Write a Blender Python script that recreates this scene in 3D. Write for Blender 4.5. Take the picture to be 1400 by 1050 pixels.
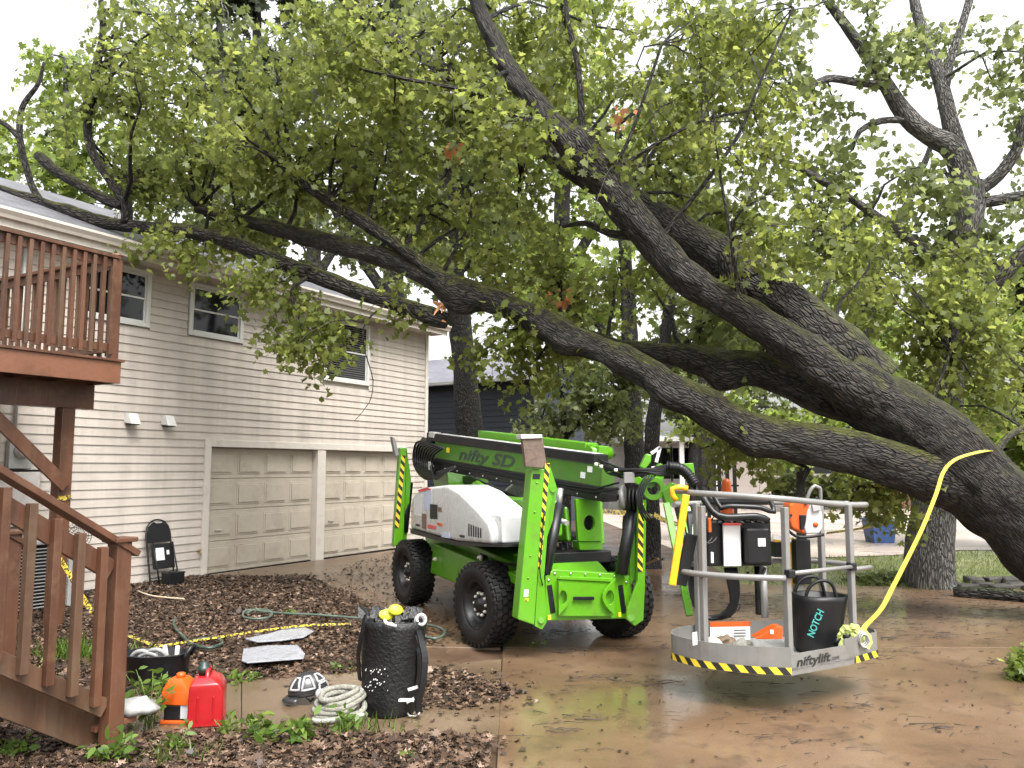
import bpy, bmesh, math, random
import numpy as np
from mathutils import Vector, Matrix, noise

random.seed(7); rng = np.random.default_rng(7)
for o in list(bpy.data.objects): bpy.data.objects.remove(o)
SC = bpy.context.scene
COL = SC.collection

# ------------------------------------------------------------------ camera
F = 1120.0; CAMH = 1.75; HZ = 640.0            # focal length in photo pixels, eye height, horizon row
PITCH = math.atan((HZ - 525) / F)
cam_d = bpy.data.cameras.new('camera'); cam = bpy.data.objects.new('camera', cam_d); COL.objects.link(cam)
cam_d.sensor_width = 36; cam_d.lens = F / 1400 * 36; cam_d.clip_end = 600; cam_d.clip_start = .05
cam.location = (0, 0, CAMH); cam.rotation_euler = (math.pi / 2 + PITCH, 0, 0)
SC.camera = cam
# ------------------------------------------------------------------ sky, sun, exposure
SUN_EL = math.radians(58); SUN_AZ = math.radians(150)      # azimuth clockwise from +Y
w = bpy.data.worlds.new('World'); SC.world = w; w.use_nodes = True
nt = w.node_tree; nt.nodes.clear()
sky = nt.nodes.new('ShaderNodeTexSky'); sky.sky_type = 'NISHITA'; sky.sun_disc = False
sky.sun_elevation = SUN_EL; sky.sun_rotation = SUN_AZ; sky.dust_density = 6; sky.air_density = 1.6; sky.ozone_density = 1
hs = nt.nodes.new('ShaderNodeHueSaturation'); hs.inputs['Saturation'].default_value = .12
bg = nt.nodes.new('ShaderNodeBackground'); bg.inputs['Strength'].default_value = .15
wo = nt.nodes.new('ShaderNodeOutputWorld')
nt.links.new(sky.outputs[0], hs.inputs['Color']); nt.links.new(hs.outputs[0], bg.inputs[0]); nt.links.new(bg.outputs[0], wo.inputs[0])
sd = bpy.data.lights.new('sun', 'SUN'); sun = bpy.data.objects.new('sun', sd); COL.objects.link(sun)
sd.energy = 1.4; sd.angle = math.radians(25); sd.color = (1, .97, .92)
sdir = Vector((math.sin(SUN_AZ) * math.cos(SUN_EL), math.cos(SUN_AZ) * math.cos(SUN_EL), math.sin(SUN_EL)))
sun.rotation_euler = sdir.to_track_quat('Z', 'Y').to_euler()
SC.view_settings.view_transform = 'Standard'; SC.view_settings.look = 'None'
SC.view_settings.exposure = 1.6; SC.view_settings.gamma = 1
SC.render.engine = 'CYCLES'

# ------------------------------------------------------------------ pixel -> place helpers
CF = Vector((0, math.cos(PITCH), math.sin(PITCH))); CU = Vector((0, -math.sin(PITCH), math.cos(PITCH))); CR = Vector((1, 0, 0))
CAM = Vector((0, 0, CAMH))
def ray(x, y): return CF + CR * ((x - 700) / F) + CU * ((525 - y) / F)
def G(x, y, z=0.0):
    d = ray(x, y); return CAM + d * ((z - CAMH) / d.z)
def PD(x, y, Y):
    d = ray(x, y); return CAM + d * (Y / d.y)
def on_plane(x, y, o, n):
    d = ray(x, y); return CAM + d * ((o - CAM).dot(n) / d.dot(n))
V = Vector

# ------------------------------------------------------------------ materials
MATS = {}
def new_mat(name):
    m = bpy.data.materials.new(name); m.use_nodes = True
    n = m.node_tree; b = n.nodes['Principled BSDF']; return m, n, b
def N(n, t, **kw):
    x = n.nodes.new(t)
    for k, v in kw.items(): setattr(x, k, v)
    return x
def ramp(n, stops):
    r = N(n, 'ShaderNodeValToRGB'); e = r.color_ramp.elements
    while len(e) < len(stops): e.new(.5)
    for i, (p, c) in enumerate(stops):
        e[i].position = p; e[i].color = (*c, 1) if len(c) == 3 else c
    return r
def mat(name, col, rough=.5, metal=0, var=.15, scale=6, bump=0, bscale=40, spec=.5, coat=0, rvar=.1, stretch=None, dirt=None, dscale=3, dlo=.5, dhi=.7):
    """plain surface: base colour broken up by noise, rough by noise, fine bump, optional dirt colour in patches"""
    if name in MATS: return MATS[name]
    m, n, b = new_mat(name)
    tc = N(n, 'ShaderNodeTexCoord'); mp = N(n, 'ShaderNodeMapping')
    if stretch: mp.inputs['Scale'].default_value = stretch
    n.links.new(tc.outputs['Object'], mp.inputs[0])
    nz = N(n, 'ShaderNodeTexNoise'); nz.inputs['Scale'].default_value = scale; nz.inputs['Detail'].default_value = 6; nz.inputs['Roughness'].default_value = .6
    n.links.new(mp.outputs[0], nz.inputs['Vector'])
    lo = tuple(c * (1 - var) for c in col); hi = tuple(min(1, c * (1 + var)) for c in col)
    r = ramp(n, [(.3, lo), (.7, hi)]); n.links.new(nz.outputs['Fac'], r.inputs[0]); out = r.outputs[0]
    if dirt:
        n2 = N(n, 'ShaderNodeTexNoise'); n2.inputs['Scale'].default_value = dscale; n2.inputs['Detail'].default_value = 8; n2.inputs['Roughness'].default_value = .7
        n.links.new(tc.outputs['Object'], n2.inputs['Vector'])
        r2 = ramp(n, [(dlo, (0, 0, 0)), (dhi, (1, 1, 1))]); n.links.new(n2.outputs['Fac'], r2.inputs[0])
        mx = N(n, 'ShaderNodeMixRGB'); mx.inputs[2].default_value = (*dirt, 1)
        n.links.new(r2.outputs[0], mx.inputs[0]); n.links.new(out, mx.inputs[1]); out = mx.outputs[0]
    n.links.new(out, b.inputs['Base Color'])
    rr = N(n, 'ShaderNodeMapRange'); rr.inputs[3].default_value = max(.02, rough - rvar); rr.inputs[4].default_value = min(1, rough + rvar)
    n.links.new(nz.outputs['Fac'], rr.inputs[0]); n.links.new(rr.outputs[0], b.inputs['Roughness'])
    b.inputs['Metallic'].default_value = metal; b.inputs['Specular IOR Level'].default_value = spec
    b.inputs['Coat Weight'].default_value = coat; b.inputs['Coat Roughness'].default_value = .15
    if bump:
        n3 = N(n, 'ShaderNodeTexNoise'); n3.inputs['Scale'].default_value = bscale; n3.inputs['Detail'].default_value = 5
        n.links.new(mp.outputs[0], n3.inputs['Vector'])
        bp = N(n, 'ShaderNodeBump'); bp.inputs['Strength'].default_value = bump; bp.inputs['Distance'].default_value = .01
        n.links.new(n3.outputs['Fac'], bp.inputs['Height']); n.links.new(bp.outputs[0], b.inputs['Normal'])
    MATS[name] = m; return m
def leaf_mat(name, stops, trans=.45, rough=.45):
    """leaf colour from the per-face attribute lv (each leaf its own tone), light passes through the blade"""
    m, n, b = new_mat(name)
    at = N(n, 'ShaderNodeAttribute', attribute_name='lv')
    r = ramp(n, stops); n.links.new(at.outputs['Fac'], r.inputs[0])
    n.links.new(r.outputs[0], b.inputs['Base Color']); b.inputs['Roughness'].default_value = rough; b.inputs['Specular IOR Level'].default_value = .4
    if trans:
        t = N(n, 'ShaderNodeBsdfTranslucent'); hsv = N(n, 'ShaderNodeHueSaturation'); hsv.inputs['Value'].default_value = 1.9; hsv.inputs['Hue'].default_value = .488
        n.links.new(r.outputs[0], hsv.inputs['Color']); n.links.new(hsv.outputs[0], t.inputs[0])
        mx = N(n, 'ShaderNodeMixShader'); mx.inputs[0].default_value = trans
        n.links.new(b.outputs[0], mx.inputs[1]); n.links.new(t.outputs[0], mx.inputs[2])
        n.links.new(mx.outputs[0], n.nodes['Material Output'].inputs[0])
    return m
def bark_mat(name, dark, light, moss=None, mossamt=.5, lichen=None):
    """plated bark: long raised plates parted by dark cracks, fine grain on the plates"""
    m, n, b = new_mat(name)
    uv = N(n, 'ShaderNodeUVMap', uv_map='UVMap')
    def nzv(sx, sy, det, ro):
        mp = N(n, 'ShaderNodeMapping'); mp.inputs['Scale'].default_value = (sx, sy, 1); n.links.new(uv.outputs[0], mp.inputs[0])
        z = N(n, 'ShaderNodeTexNoise'); z.inputs['Scale'].default_value = 1; z.inputs['Detail'].default_value = det; z.inputs['Roughness'].default_value = ro
        n.links.new(mp.outputs[0], z.inputs['Vector']); return mp, z
    mp, wob = nzv(9, 5, 3, .6)
    wm = N(n, 'ShaderNodeVectorMath', operation='MULTIPLY_ADD'); n.links.new(wob.outputs['Color'], wm.inputs[0]); wm.inputs[1].default_value = (.05, .09, 0); n.links.new(uv.outputs[0], wm.inputs[2])
    mpv = N(n, 'ShaderNodeMapping'); mpv.inputs['Scale'].default_value = (25, 7.5, 1); n.links.new(wm.outputs[0], mpv.inputs[0])
    vo = N(n, 'ShaderNodeTexVoronoi', feature='DISTANCE_TO_EDGE'); vo.inputs['Scale'].default_value = 1; n.links.new(mpv.outputs[0], vo.inputs['Vector'])
    ml = N(n, 'ShaderNodeMath', operation='MULTIPLY'); ml.use_clamp = True; n.links.new(vo.outputs['Distance'], ml.inputs[0]); ml.inputs[1].default_value = 4.2
    _, fn_ = nzv(95, 34, 6, .7)
    ad = N(n, 'ShaderNodeMath', operation='MULTIPLY_ADD'); n.links.new(fn_.outputs['Fac'], ad.inputs[0]); ad.inputs[1].default_value = .7; n.links.new(ml.outputs[0], ad.inputs[2])
    _, bl = nzv(5, 2.5, 4, .6)
    a2 = N(n, 'ShaderNodeMath', operation='MULTIPLY_ADD'); n.links.new(bl.outputs['Fac'], a2.inputs[0]); a2.inputs[1].default_value = .9; n.links.new(ad.outputs[0], a2.inputs[2])
    r = ramp(n, [(.40, dark), (.72, tuple(p * .6 + q * .4 for p, q in zip(dark, light))), (1.0, light)])
    md = N(n, 'ShaderNodeMath', operation='MULTIPLY'); md.inputs[1].default_value = .5; n.links.new(a2.outputs[0], md.inputs[0]); n.links.new(md.outputs[0], r.inputs[0]); out = r.outputs[0]
    tc = N(n, 'ShaderNodeTexCoord')
    if lichen:
        n4 = N(n, 'ShaderNodeTexNoise'); n4.inputs['Scale'].default_value = 7; n4.inputs['Detail'].default_value = 8; n4.inputs['Roughness'].default_value = .75
        n.links.new(tc.outputs['Object'], n4.inputs['Vector'])
        r4 = ramp(n, [(.53, (0, 0, 0)), (.66, (1, 1, 1))]); n.links.new(n4.outputs['Fac'], r4.inputs[0])
        x4 = N(n, 'ShaderNodeMixRGB'); x4.inputs[2].default_value = (*lichen, 1); n.links.new(r4.outputs[0], x4.inputs[0]); n.links.new(out, x4.inputs[1]); out = x4.outputs[0]
    if moss:       # moss grows where rain lands: on the up-facing side
        ge = N(n, 'ShaderNodeNewGeometry'); sx = N(n, 'ShaderNodeSeparateXYZ'); n.links.new(ge.outputs['Normal'], sx.inputs[0])
        n5 = N(n, 'ShaderNodeTexNoise'); n5.inputs['Scale'].default_value = 3.5; n5.inputs['Detail'].default_value = 9; n5.inputs['Roughness'].default_value = .7
        n.links.new(tc.outputs['Object'], n5.inputs['Vector'])
        a5 = N(n, 'ShaderNodeMath', operation='MULTIPLY_ADD'); n.links.new(sx.outputs['Z'], a5.inputs[0]); a5.inputs[1].default_value = .45; n.links.new(n5.outputs['Fac'], a5.inputs[2])
        r5 = ramp(n, [(.82 - .2 * mossamt, (0, 0, 0)), (1.0 - .1 * mossamt, (1, 1, 1))]); n.links.new(a5.outputs[0], r5.inputs[0])
        x5 = N(n, 'ShaderNodeMixRGB'); x5.inputs[2].default_value = (*moss, 1); n.links.new(r5.outputs[0], x5.inputs[0]); n.links.new(out, x5.inputs[1]); out = x5.outputs[0]
    n.links.new(out, b.inputs['Base Color']); b.inputs['Roughness'].default_value = .62; b.inputs['Specular IOR Level'].default_value = .35
    bp = N(n, 'ShaderNodeBump'); bp.inputs['Strength'].default_value = 1; bp.inputs['Distance'].default_value = .045
    n.links.new(ad.outputs[0], bp.inputs['Height']); n.links.new(bp.outputs[0], b.inputs['Normal'])
    return m

# ------------------------------------------------------------------ mesh builder and object bookkeeping
LOC = {}          # world-frame root -> its location (its children's vertices are given in world space)
def root_of(o):
    while o.parent: o = o.parent
    return o
class MB:
    def __init__(s): s.v = []; s.f = []; s.m = []; s.uv = []; s.hasuv = False; s.sm = []
    def add(s, vs, fs, m=0, uvs=None, smooth=False):
        b = len(s.v); s.v += [tuple(x) for x in vs]
        for i, f in enumerate(fs):
            s.f.append(tuple(b + k for k in f)); s.m.append(m); s.sm.append(smooth)
            if uvs: s.uv += uvs[i]; s.hasuv = True
            else: s.uv += [(0, 0)] * len(f)
        return s
    def box(s, c, size, R=None, m=0):
        c = V(c); sx, sy, sz = [k / 2 for k in size]
        vs = [V((x, y, z)) for z in (-sz, sz) for y in (-sy, sy) for x in (-sx, sx)]
        if R: vs = [R @ q for q in vs]
        return s.add([c + q for q in vs], [(0, 2, 3, 1), (4, 5, 7, 6), (0, 1, 5, 4), (2, 6, 7, 3), (0, 4, 6, 2), (1, 3, 7, 5)], m)
    def bar(s, p0, p1, wd, h, up=(0, 0, 1), m=0, w1=None, h1=None):
        """box beam from p0 to p1: wd across, h along up (both at p0; w1,h1 at p1)"""
        p0 = V(p0); p1 = V(p1); d = (p1 - p0).normalized(); up = V(up); sd_ = d.cross(up)
        if sd_.length < 1e-4: sd_ = d.cross(V((1, 0, 0)))
        sd_.normalize(); u = sd_.cross(d).normalized()
        w1 = wd if w1 is None else w1; h1 = h if h1 is None else h1
        vs = []
        for p, a, b in ((p0, wd, h), (p1, w1, h1)):
            vs += [p - sd_ * a / 2 - u * b / 2, p + sd_ * a / 2 - u * b / 2, p + sd_ * a / 2 + u * b / 2, p - sd_ * a / 2 + u * b / 2]
        return s.add(vs, [(0, 1, 2, 3), (7, 6, 5, 4), (0, 4, 5, 1), (1, 5, 6, 2), (2, 6, 7, 3), (3, 7, 4, 0)], m)
    def tube(s, path, rad, n=8, m=0, cap=True, rough=0, seed=0, closed=False, fine=0, knots=()):
        """round tube; UVs in metres along and around; rough = bark ridges as real relief"""
        P = [V(p) for p in path]
        if not hasattr(rad, '__len__'): rad = [rad] * len(P)
        if fine:
            Q = []; R2 = []
            for i in range(len(P) - 1):
                k = max(1, int((P[i + 1] - P[i]).length / fine))
                a = P[max(0, i - 1)]; b_ = P[i]; c = P[i + 1]; d_ = P[min(len(P) - 1, i + 2)]
                for j in range(k):
                    t = j / k
                    Q.append(.5 * ((2 * b_) + (c - a) * t + (2 * a - 5 * b_ + 4 * c - d_) * t * t + (3 * b_ - a - 3 * c + d_) * t ** 3))
                    R2.append(rad[i] * (1 - t) + rad[i + 1] * t)
            Q.append(P[-1]); R2.append(rad[-1]); P, rad = Q, R2
        k = len(P); T = []
        for i in range(k):
            if closed: t = P[(i + 1) % k] - P[i - 1]
            else: t = P[min(k - 1, i + 1)] - P[max(0, i - 1)]
            T.append(t.normalized() if t.length > 1e-9 else V((0, 0, 1)))
        a = T[0].cross(V((.13, .21, 1)))
        if a.length < .05: a = T[0].cross(V((1, 0, 0)))
        a.normalize(); vs = []; L = 0; Ls = []
        for i in range(k):
            if i: L += (P[i] - P[i - 1]).length
            Ls.append(L)
            a = (a - T[i] * a.dot(T[i])).normalized(); b_ = T[i].cross(a)
            for j in range(n):
                th = 2 * math.pi * j / n; r = rad[i]
                if rough:
                    q = V((math.cos(th) * r * 11 + seed * 7, math.sin(th) * r * 11, L * 2.4))
                    r += rough * (abs(noise.noise(q)) * 1.6 - .5) + r * .12 * noise.noise(V((math.cos(th) * 1.2, math.sin(th) * 1.2 + seed, L * 1.3)))
                dv = a * math.cos(th) + b_ * math.sin(th)
                for kc, kr, ka in knots:
                    dk = (P[i] + dv * r - kc).length / kr
                    if dk < 1: r += ka * (1 - dk * dk) ** 2 * (1 + .5 * noise.noise((P[i] + dv * r) * 8))
                vs.append(P[i] + dv * r)
        fs = []; uvs = []; circ = 2 * math.pi * max(rad[0], .02)
        for i in range(k if closed else k - 1):
            i2 = (i + 1) % k
            for j in range(n):
                j2 = (j + 1) % n; fs.append((i * n + j, i * n + j2, i2 * n + j2, i2 * n + j))
                u0, u1 = circ * j / n, circ * (j + 1) / n; v0 = Ls[i]; v1 = Ls[i2] if i2 else Ls[i] + .1
                uvs.append([(u0, v0), (u1, v0), (u1, v1), (u0, v1)])
        s.add(vs, fs, m, uvs, True)
        if cap and not closed:
            b0 = len(s.v) - len(vs)
            for ring in (list(range(n))[::-1], [(k - 1) * n + j for j in range(n)]):
                s.f.append(tuple(b0 + q for q in ring)); s.m.append(m); s.sm.append(False); s.uv += [(0, 0)] * n
        return s
    def lathe(s, prof, n=24, M=None, m=0, smooth=True, cap=True):
        M = M or Matrix(); vs = []; fs = []
        for r, z in prof:
            for j in range(n):
                th = 2 * math.pi * j / n; vs.append(M @ V((r * math.cos(th), r * math.sin(th), z)))
        for i in range(len(prof) - 1):
            for j in range(n):
                j2 = (j + 1) % n; fs.append((i * n + j, i * n + j2, (i + 1) * n + j2, (i + 1) * n + j))
        s.add(vs, fs, m, None, smooth)
        b0 = len(s.v) - len(vs)
        for i, rev in ((0, True), (len(prof) - 1, False)):
            if cap and prof[i][0] > 1e-5:
                q = [b0 + i * n + j for j in range(n)]
                s.f.append(tuple(q[::-1] if rev else q)); s.m.append(m); s.sm.append(False); s.uv += [(0, 0)] * n
        return s
    def prism(s, poly, vec, m=0):
        poly = [V(p) for p in poly]; vec = V(vec); k = len(poly)
        return s.add(poly + [p + vec for p in poly], [tuple(range(k))[::-1], tuple(range(k, 2 * k))] + [(i, (i + 1) % k, (i + 1) % k + k, i + k) for i in range(k)], m)
    def ring(s, outer, inner, vec, m=0):
        """plate with a hole: outer and inner outlines of the same count"""
        k = len(outer); vec = V(vec); o = [V(p) for p in outer]; i_ = [V(p) for p in inner]
        vs = o + i_ + [p + vec for p in o] + [p + vec for p in i_]; fs = []
        for a in range(k):
            b = (a + 1) % k
            fs += [(a, b, k + b, k + a), (2 * k + b, 2 * k + a, 3 * k + a, 3 * k + b), (b, a, 2 * k + a, 2 * k + b), (k + a, k + b, 3 * k + b, 3 * k + a)]
        return s.add(vs, fs, m)
    def build(s, name, mats, parent=None, bevel=0, seg=2, smooth=None, kind=None, origin=None):
        me = bpy.data.meshes.new(name)
        off = V((0, 0, 0))
        if parent is not None:
            off = LOC.get(root_of(parent), off)
        elif origin is not None: off = V(origin)
        me.from_pydata([(x - off.x, y - off.y, z - off.z) for x, y, z in s.v], [], s.f)
        if not isinstance(mats, (list, tuple)): mats = [mats]
        for q in mats: me.materials.append(q)
        me.polygons.foreach_set('material_index', s.m)
        me.polygons.foreach_set('use_smooth', s.sm if smooth is None else [smooth] * len(s.f))
        if s.hasuv:
            uvl = me.uv_layers.new(name='UVMap'); uvl.data.foreach_set('uv', [c for q in s.uv for c in q])
        bm = bmesh.new(); bm.from_mesh(me); bmesh.ops.recalc_face_normals(bm, faces=bm.faces); bm.to_mesh(me); bm.free()
        me.update()
        o = bpy.data.objects.new(name, me); COL.objects.link(o)
        if parent is not None: o.parent = parent
        elif origin is not None: o.location = origin; LOC[o] = V(origin)
        if bevel:
            bv = o.modifiers.new('bevel', 'BEVEL'); bv.width = bevel; bv.segments = seg; bv.limit_method = 'ANGLE'; bv.angle_limit = math.radians(35)
        if kind: o['kind'] = kind
        return o
def thing(name, label, cat, loc, group=None, world=True, rz=0):
    o = bpy.data.objects.new(name, None); COL.objects.link(o); o.location = loc; o.rotation_euler = (0, 0, rz); o.empty_display_size = .1
    o['label'] = label; o['category'] = cat
    if group: o['group'] = group
    if world: LOC[o] = V(loc)
    return o
def tag(o, label, cat, group=None, kind=None):
    o['label'] = label; o['category'] = cat
    if group: o['group'] = group
    if kind: o['kind'] = kind
    return o
def bx(name, c, size, m, parent, R=None, bevel=0, origin=None): return MB().box(c, size, R).build(name, m, parent, bevel, origin=origin)
def text_mesh(txt, size, shear=0, bold=0):
    cu = bpy.data.curves.new('t', 'FONT'); cu.body = txt; cu.size = size; cu.shear = shear; cu.offset = bold; cu.align_x = 'LEFT'; cu.resolution_u = 3
    ob = bpy.data.objects.new('t', cu); COL.objects.link(ob)
    bpy.context.view_layer.update()
    me = bpy.data.meshes.new_from_object(ob.evaluated_get(bpy.context.evaluated_depsgraph_get()))
    bpy.data.objects.remove(ob); return me
def lettering(name, txt, size, M, m, parent, width=None, shear=0, bold=0):
    """flat lettering placed by the matrix M (text runs along +X, up +Y), in the parent's own frame"""
    me = text_mesh(txt, size, shear, bold)
    xs = [v.co.x for v in me.vertices]; k = width / (max(xs) - min(xs)) if width else 1; x0 = min(xs)
    for v in me.vertices: v.co.x = (v.co.x - x0) * k
    me.transform(M); me.materials.clear(); me.materials.append(m)
    o = bpy.data.objects.new(name, me); COL.objects.link(o); o.parent = parent; return o
def frame(o, x, y):
    x = V(x).normalized(); y = V(y); y = (y - x * y.dot(x)).normalized(); z = x.cross(y)
    M = Matrix((x, y, z)).transposed().to_4x4(); M.translation = V(o); return M
def hazard(mb, p0, p1, wv, n, m0=0, m1=1, slant=1.0):
    """strip p0->p1 (width vector wv) of slanted black and yellow bars"""
    p0 = V(p0); p1 = V(p1); wv = V(wv); d = p1 - p0; L = d.length; d = d / L; st = L / n; sl = wv.length * slant
    for i in range(-2, n + 1):
        a0 = i * st; a1 = a0 + st
        q = [(a0, 0), (a1, 0), (a1 + sl, 1), (a0 + sl, 1)]
        q = [(min(max(a, 0), L), b) for a, b in q]
        if q[0][0] == q[1][0] and q[2][0] == q[3][0]: continue
        mb.add([p0 + d * a + wv * b for a, b in q], [(0, 1, 2, 3)], m0 if i % 2 else m1)

# ------------------------------------------------------------------ leaves
def blade(kind):
    if kind == 'lobed':     # a five-lobed leaf, stalk at the origin, one unit long
        h = [(.0, .0), (.10, .14), (.38, .04), (.24, .28), (.56, .42), (.40, .50), (.22, .50), (.30, .74), (.10, .72), (0, 1.0)]
        return np.array(h + [(-x, y) for x, y in h[-2:0:-1]])
    if kind == 'broad':     # a wider three-lobed leaf, slightly lopsided
        return np.array([(0, 0), (.22, .06), (.46, .2), (.40, .44), (.50, .66), (.24, .66), (.10, .86), (.03, 1.0), (-.12, .84), (-.30, .72), (-.50, .56), (-.36, .40), (-.44, .16), (-.18, .05)])
    if kind == 'oval': return np.array([(0, 0), (.2, .25), (.22, .6), (0, 1), (-.22, .6), (-.2, .25)])
    if kind == 'clump':     # a ragged tuft of several blades seen as one
        return np.array([(0, 0), (.28, .05), (.2, .28), (.55, .35), (.3, .5), (.42, .85), (.12, .7), (0, 1), (-.15, .68), (-.5, .8), (-.28, .48), (-.52, .3), (-.2, .25), (-.25, .02)])
    if kind == 'strip': return np.array([(-.04, 0), (.04, 0), (.03, .6), (0, 1), (-.03, .6)])
def leaf_cloud(name, pos, size, material, parent=None, kind='lobed', droop=.7, lv=None, flat=0, origin=None, axis=None, r=rng):
    """one mesh of separate leaf blades at pos, each with its own direction, size and tone"""
    pos = np.asarray(pos, float); n = len(pos); sh = blade(kind); k = len(sh)
    if axis is None:
        ax = r.normal(size=(n, 3)); ax[:, 2] = ax[:, 2] * .5 - droop
        if flat: ax[:, 2] *= (1 - flat)
    else: ax = np.asarray(axis, float) + r.normal(size=(n, 3)) * .15
    ax /= np.linalg.norm(ax, axis=1)[:, None]
    nn = r.normal(size=(n, 3)); nn[:, 2] += .8 + flat * 6
    sx = np.cross(ax, nn); sx /= np.linalg.norm(sx, axis=1)[:, None] + 1e-9
    nn = np.cross(sx, ax)
    sz = np.asarray(size) if hasattr(size, '__len__') else r.uniform(.55, 1.35, n) * size
    fold = r.uniform(-.25, .75, n); curl = r.uniform(-.1, .5, n)
    x = sh[:, 0][None, :, None]; y = sh[:, 1][None, :, None]
    P = pos[:, None, :] + sz[:, None, None] * (sx[:, None, :] * x + ax[:, None, :] * y + nn[:, None, :] * (np.abs(x) * fold[:, None, None] - curl[:, None, None] * y * y))
    off = np.zeros(3)
    if parent is not None and root_of(parent) in LOC: off = np.array(LOC[root_of(parent)])
    elif origin is not None: off = np.array(origin)
    me = bpy.data.meshes.new(name); me.vertices.add(n * k); me.vertices.foreach_set('co', (P.reshape(-1, 3) - off).ravel())
    me.loops.add(n * k); me.loops.foreach_set('vertex_index', np.arange(n * k, dtype=np.int32))
    me.polygons.add(n); me.polygons.foreach_set('loop_start', np.arange(0, n * k, k, dtype=np.int32))
    me.update(calc_edges=True)
    a = me.attributes.new('lv', 'FLOAT', 'FACE')
    a.data.foreach_set('value', (r.uniform(0, 1, n) if lv is None else np.asarray(lv)).astype(np.float32))
    me.materials.append(material)
    o = bpy.data.objects.new(name, me); COL.objects.link(o); o['kind'] = 'stuff'
    if parent is not None: o.parent = parent
    elif origin is not None: o.location = origin
    return o
def in_poly(x, y, poly):
    c = np.zeros(len(x), bool); j = len(poly) - 1
    for i in range(len(poly)):
        xi, yi = poly[i]; xj, yj = poly[j]
        c ^= ((yi > y) != (yj > y)) & (x < (xj - xi) * (y - yi) / (yj - yi + 1e-12) + xi); j = i
    return c
def scatter(poly, n, r=rng):
    """n ground points inside a world XY polygon"""
    p = np.array(poly); lo = p.min(0); hi = p.max(0); out = []
    while sum(len(q) for q in out) < n:
        q = r.uniform(lo, hi, (n * 2, 2)); out.append(q[in_poly(q[:, 0], q[:, 1], poly)])
    return np.concatenate(out)[:n]
def gpoly(px): return [tuple(G(x, y))[:2] for x, y in px]
# ================================================================== materials of the place
M_siding = mat('siding', (.47, .42, .372), .55, var=.05, scale=3, bump=.12, bscale=60, stretch=(1, 1, 8), dirt=(.34, .305, .265), dscale=1.2, dlo=.5, dhi=.8)
def per_board(m, amt):
    """each board takes a slightly different tone, and rain streaks run down the wall"""
    n = m.node_tree; b = n.nodes['Principled BSDF']; src = b.inputs['Base Color'].links[0].from_socket
    oi = N(n, 'ShaderNodeObjectInfo'); mr = N(n, 'ShaderNodeMapRange'); mr.inputs[3].default_value = 1 - amt; mr.inputs[4].default_value = 1 + amt; n.links.new(oi.outputs['Random'], mr.inputs[0])
    tc = N(n, 'ShaderNodeTexCoord'); mp = N(n, 'ShaderNodeMapping'); mp.inputs['Scale'].default_value = (5, 5, .25); n.links.new(tc.outputs['Object'], mp.inputs[0])
    z = N(n, 'ShaderNodeTexNoise'); z.inputs['Scale'].default_value = 1; z.inputs['Detail'].default_value = 5; n.links.new(mp.outputs[0], z.inputs['Vector'])
    zr = N(n, 'ShaderNodeMapRange'); zr.inputs[1].default_value = .35; zr.inputs[2].default_value = .65; zr.inputs[3].default_value = .86; zr.inputs[4].default_value = 1.04; n.links.new(z.outputs['Fac'], zr.inputs[0])
    mm = N(n, 'ShaderNodeMath', operation='MULTIPLY'); n.links.new(mr.outputs[0], mm.inputs[0]); n.links.new(zr.outputs[0], mm.inputs[1])
    h = N(n, 'ShaderNodeHueSaturation'); n.links.new(mm.outputs[0], h.inputs['Value']); n.links.new(src, h.inputs['Color']); n.links.new(h.outputs[0], b.inputs['Base Color'])
per_board(M_siding, .045)
M_trim = mat('trim', (.52, .48, .43), .5, var=.05, dirt=(.36, .32, .27), dscale=4, dlo=.55, dhi=.8)
M_white = mat('white_vinyl', (.52, .52, .50), .4, var=.04, dirt=(.42, .40, .36), dscale=8, dlo=.6, dhi=.8)
M_gdoor = mat('garage_door_paint', (.41, .365, .30), .5, var=.05, bump=.1, bscale=50, dirt=(.29, .25, .20), dscale=2.2, dlo=.5, dhi=.8)
M_glass = mat('dark_glass', (.006, .007, .009), .05, var=.1, rvar=.03, spec=.4)
M_blind = mat('blind_slat', (.07, .07, .068), .5)
M_stain = mat('stained_wood', (.082, .034, .018), .42, var=.4, scale=5, bump=.35, bscale=30, stretch=(1, 1, .12), dirt=(.12, .068, .038), dscale=6, dlo=.5, dhi=.75, rvar=.15)
M_stain2 = mat('stained_fascia', (.155, .066, .036), .4, var=.25, scale=4, bump=.25, bscale=30, dirt=(.12, .05, .03), dscale=4, dlo=.5, dhi=.75)
M_weath = mat('weathered_wood', (.088, .045, .025), .5, var=.45, scale=6, bump=.4, bscale=30, stretch=(1, 1, .12), dirt=(.09, .06, .035), dscale=7, dlo=.48, dhi=.7)
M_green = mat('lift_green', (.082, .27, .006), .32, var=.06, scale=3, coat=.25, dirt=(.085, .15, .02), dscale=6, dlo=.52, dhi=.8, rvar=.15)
M_boomg_shaded = mat('boom_green_shaded', (.045, .14, .010), .4, var=.15, scale=3, dirt=(.06, .08, .025), dscale=5, dlo=.45, dhi=.75)  # lift green darkened to paint in the cover's shade, plus dirt patches
M_black = mat('black_plastic', (.0045, .005, .0055), .45, var=.3, bump=.08, spec=.35)
M_blk2 = mat('black_steel', (.0065, .007, .008), .4, var=.3, spec=.4, dirt=(.022, .019, .016), dscale=8, dlo=.55, dhi=.75)
M_rub = mat('tyre_rubber', (.0055, .0055, .0055), .55, var=.35, bump=.2, spec=.4, dirt=(.026, .019, .013), dscale=9, dlo=.56, dhi=.75)
M_rim = mat('rim_steel', (.014, .014, .015), .35, metal=.3, dirt=(.04, .03, .022), dscale=12)
M_bolt = mat('pale_bolt', (.62, .60, .52), .4)
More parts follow.
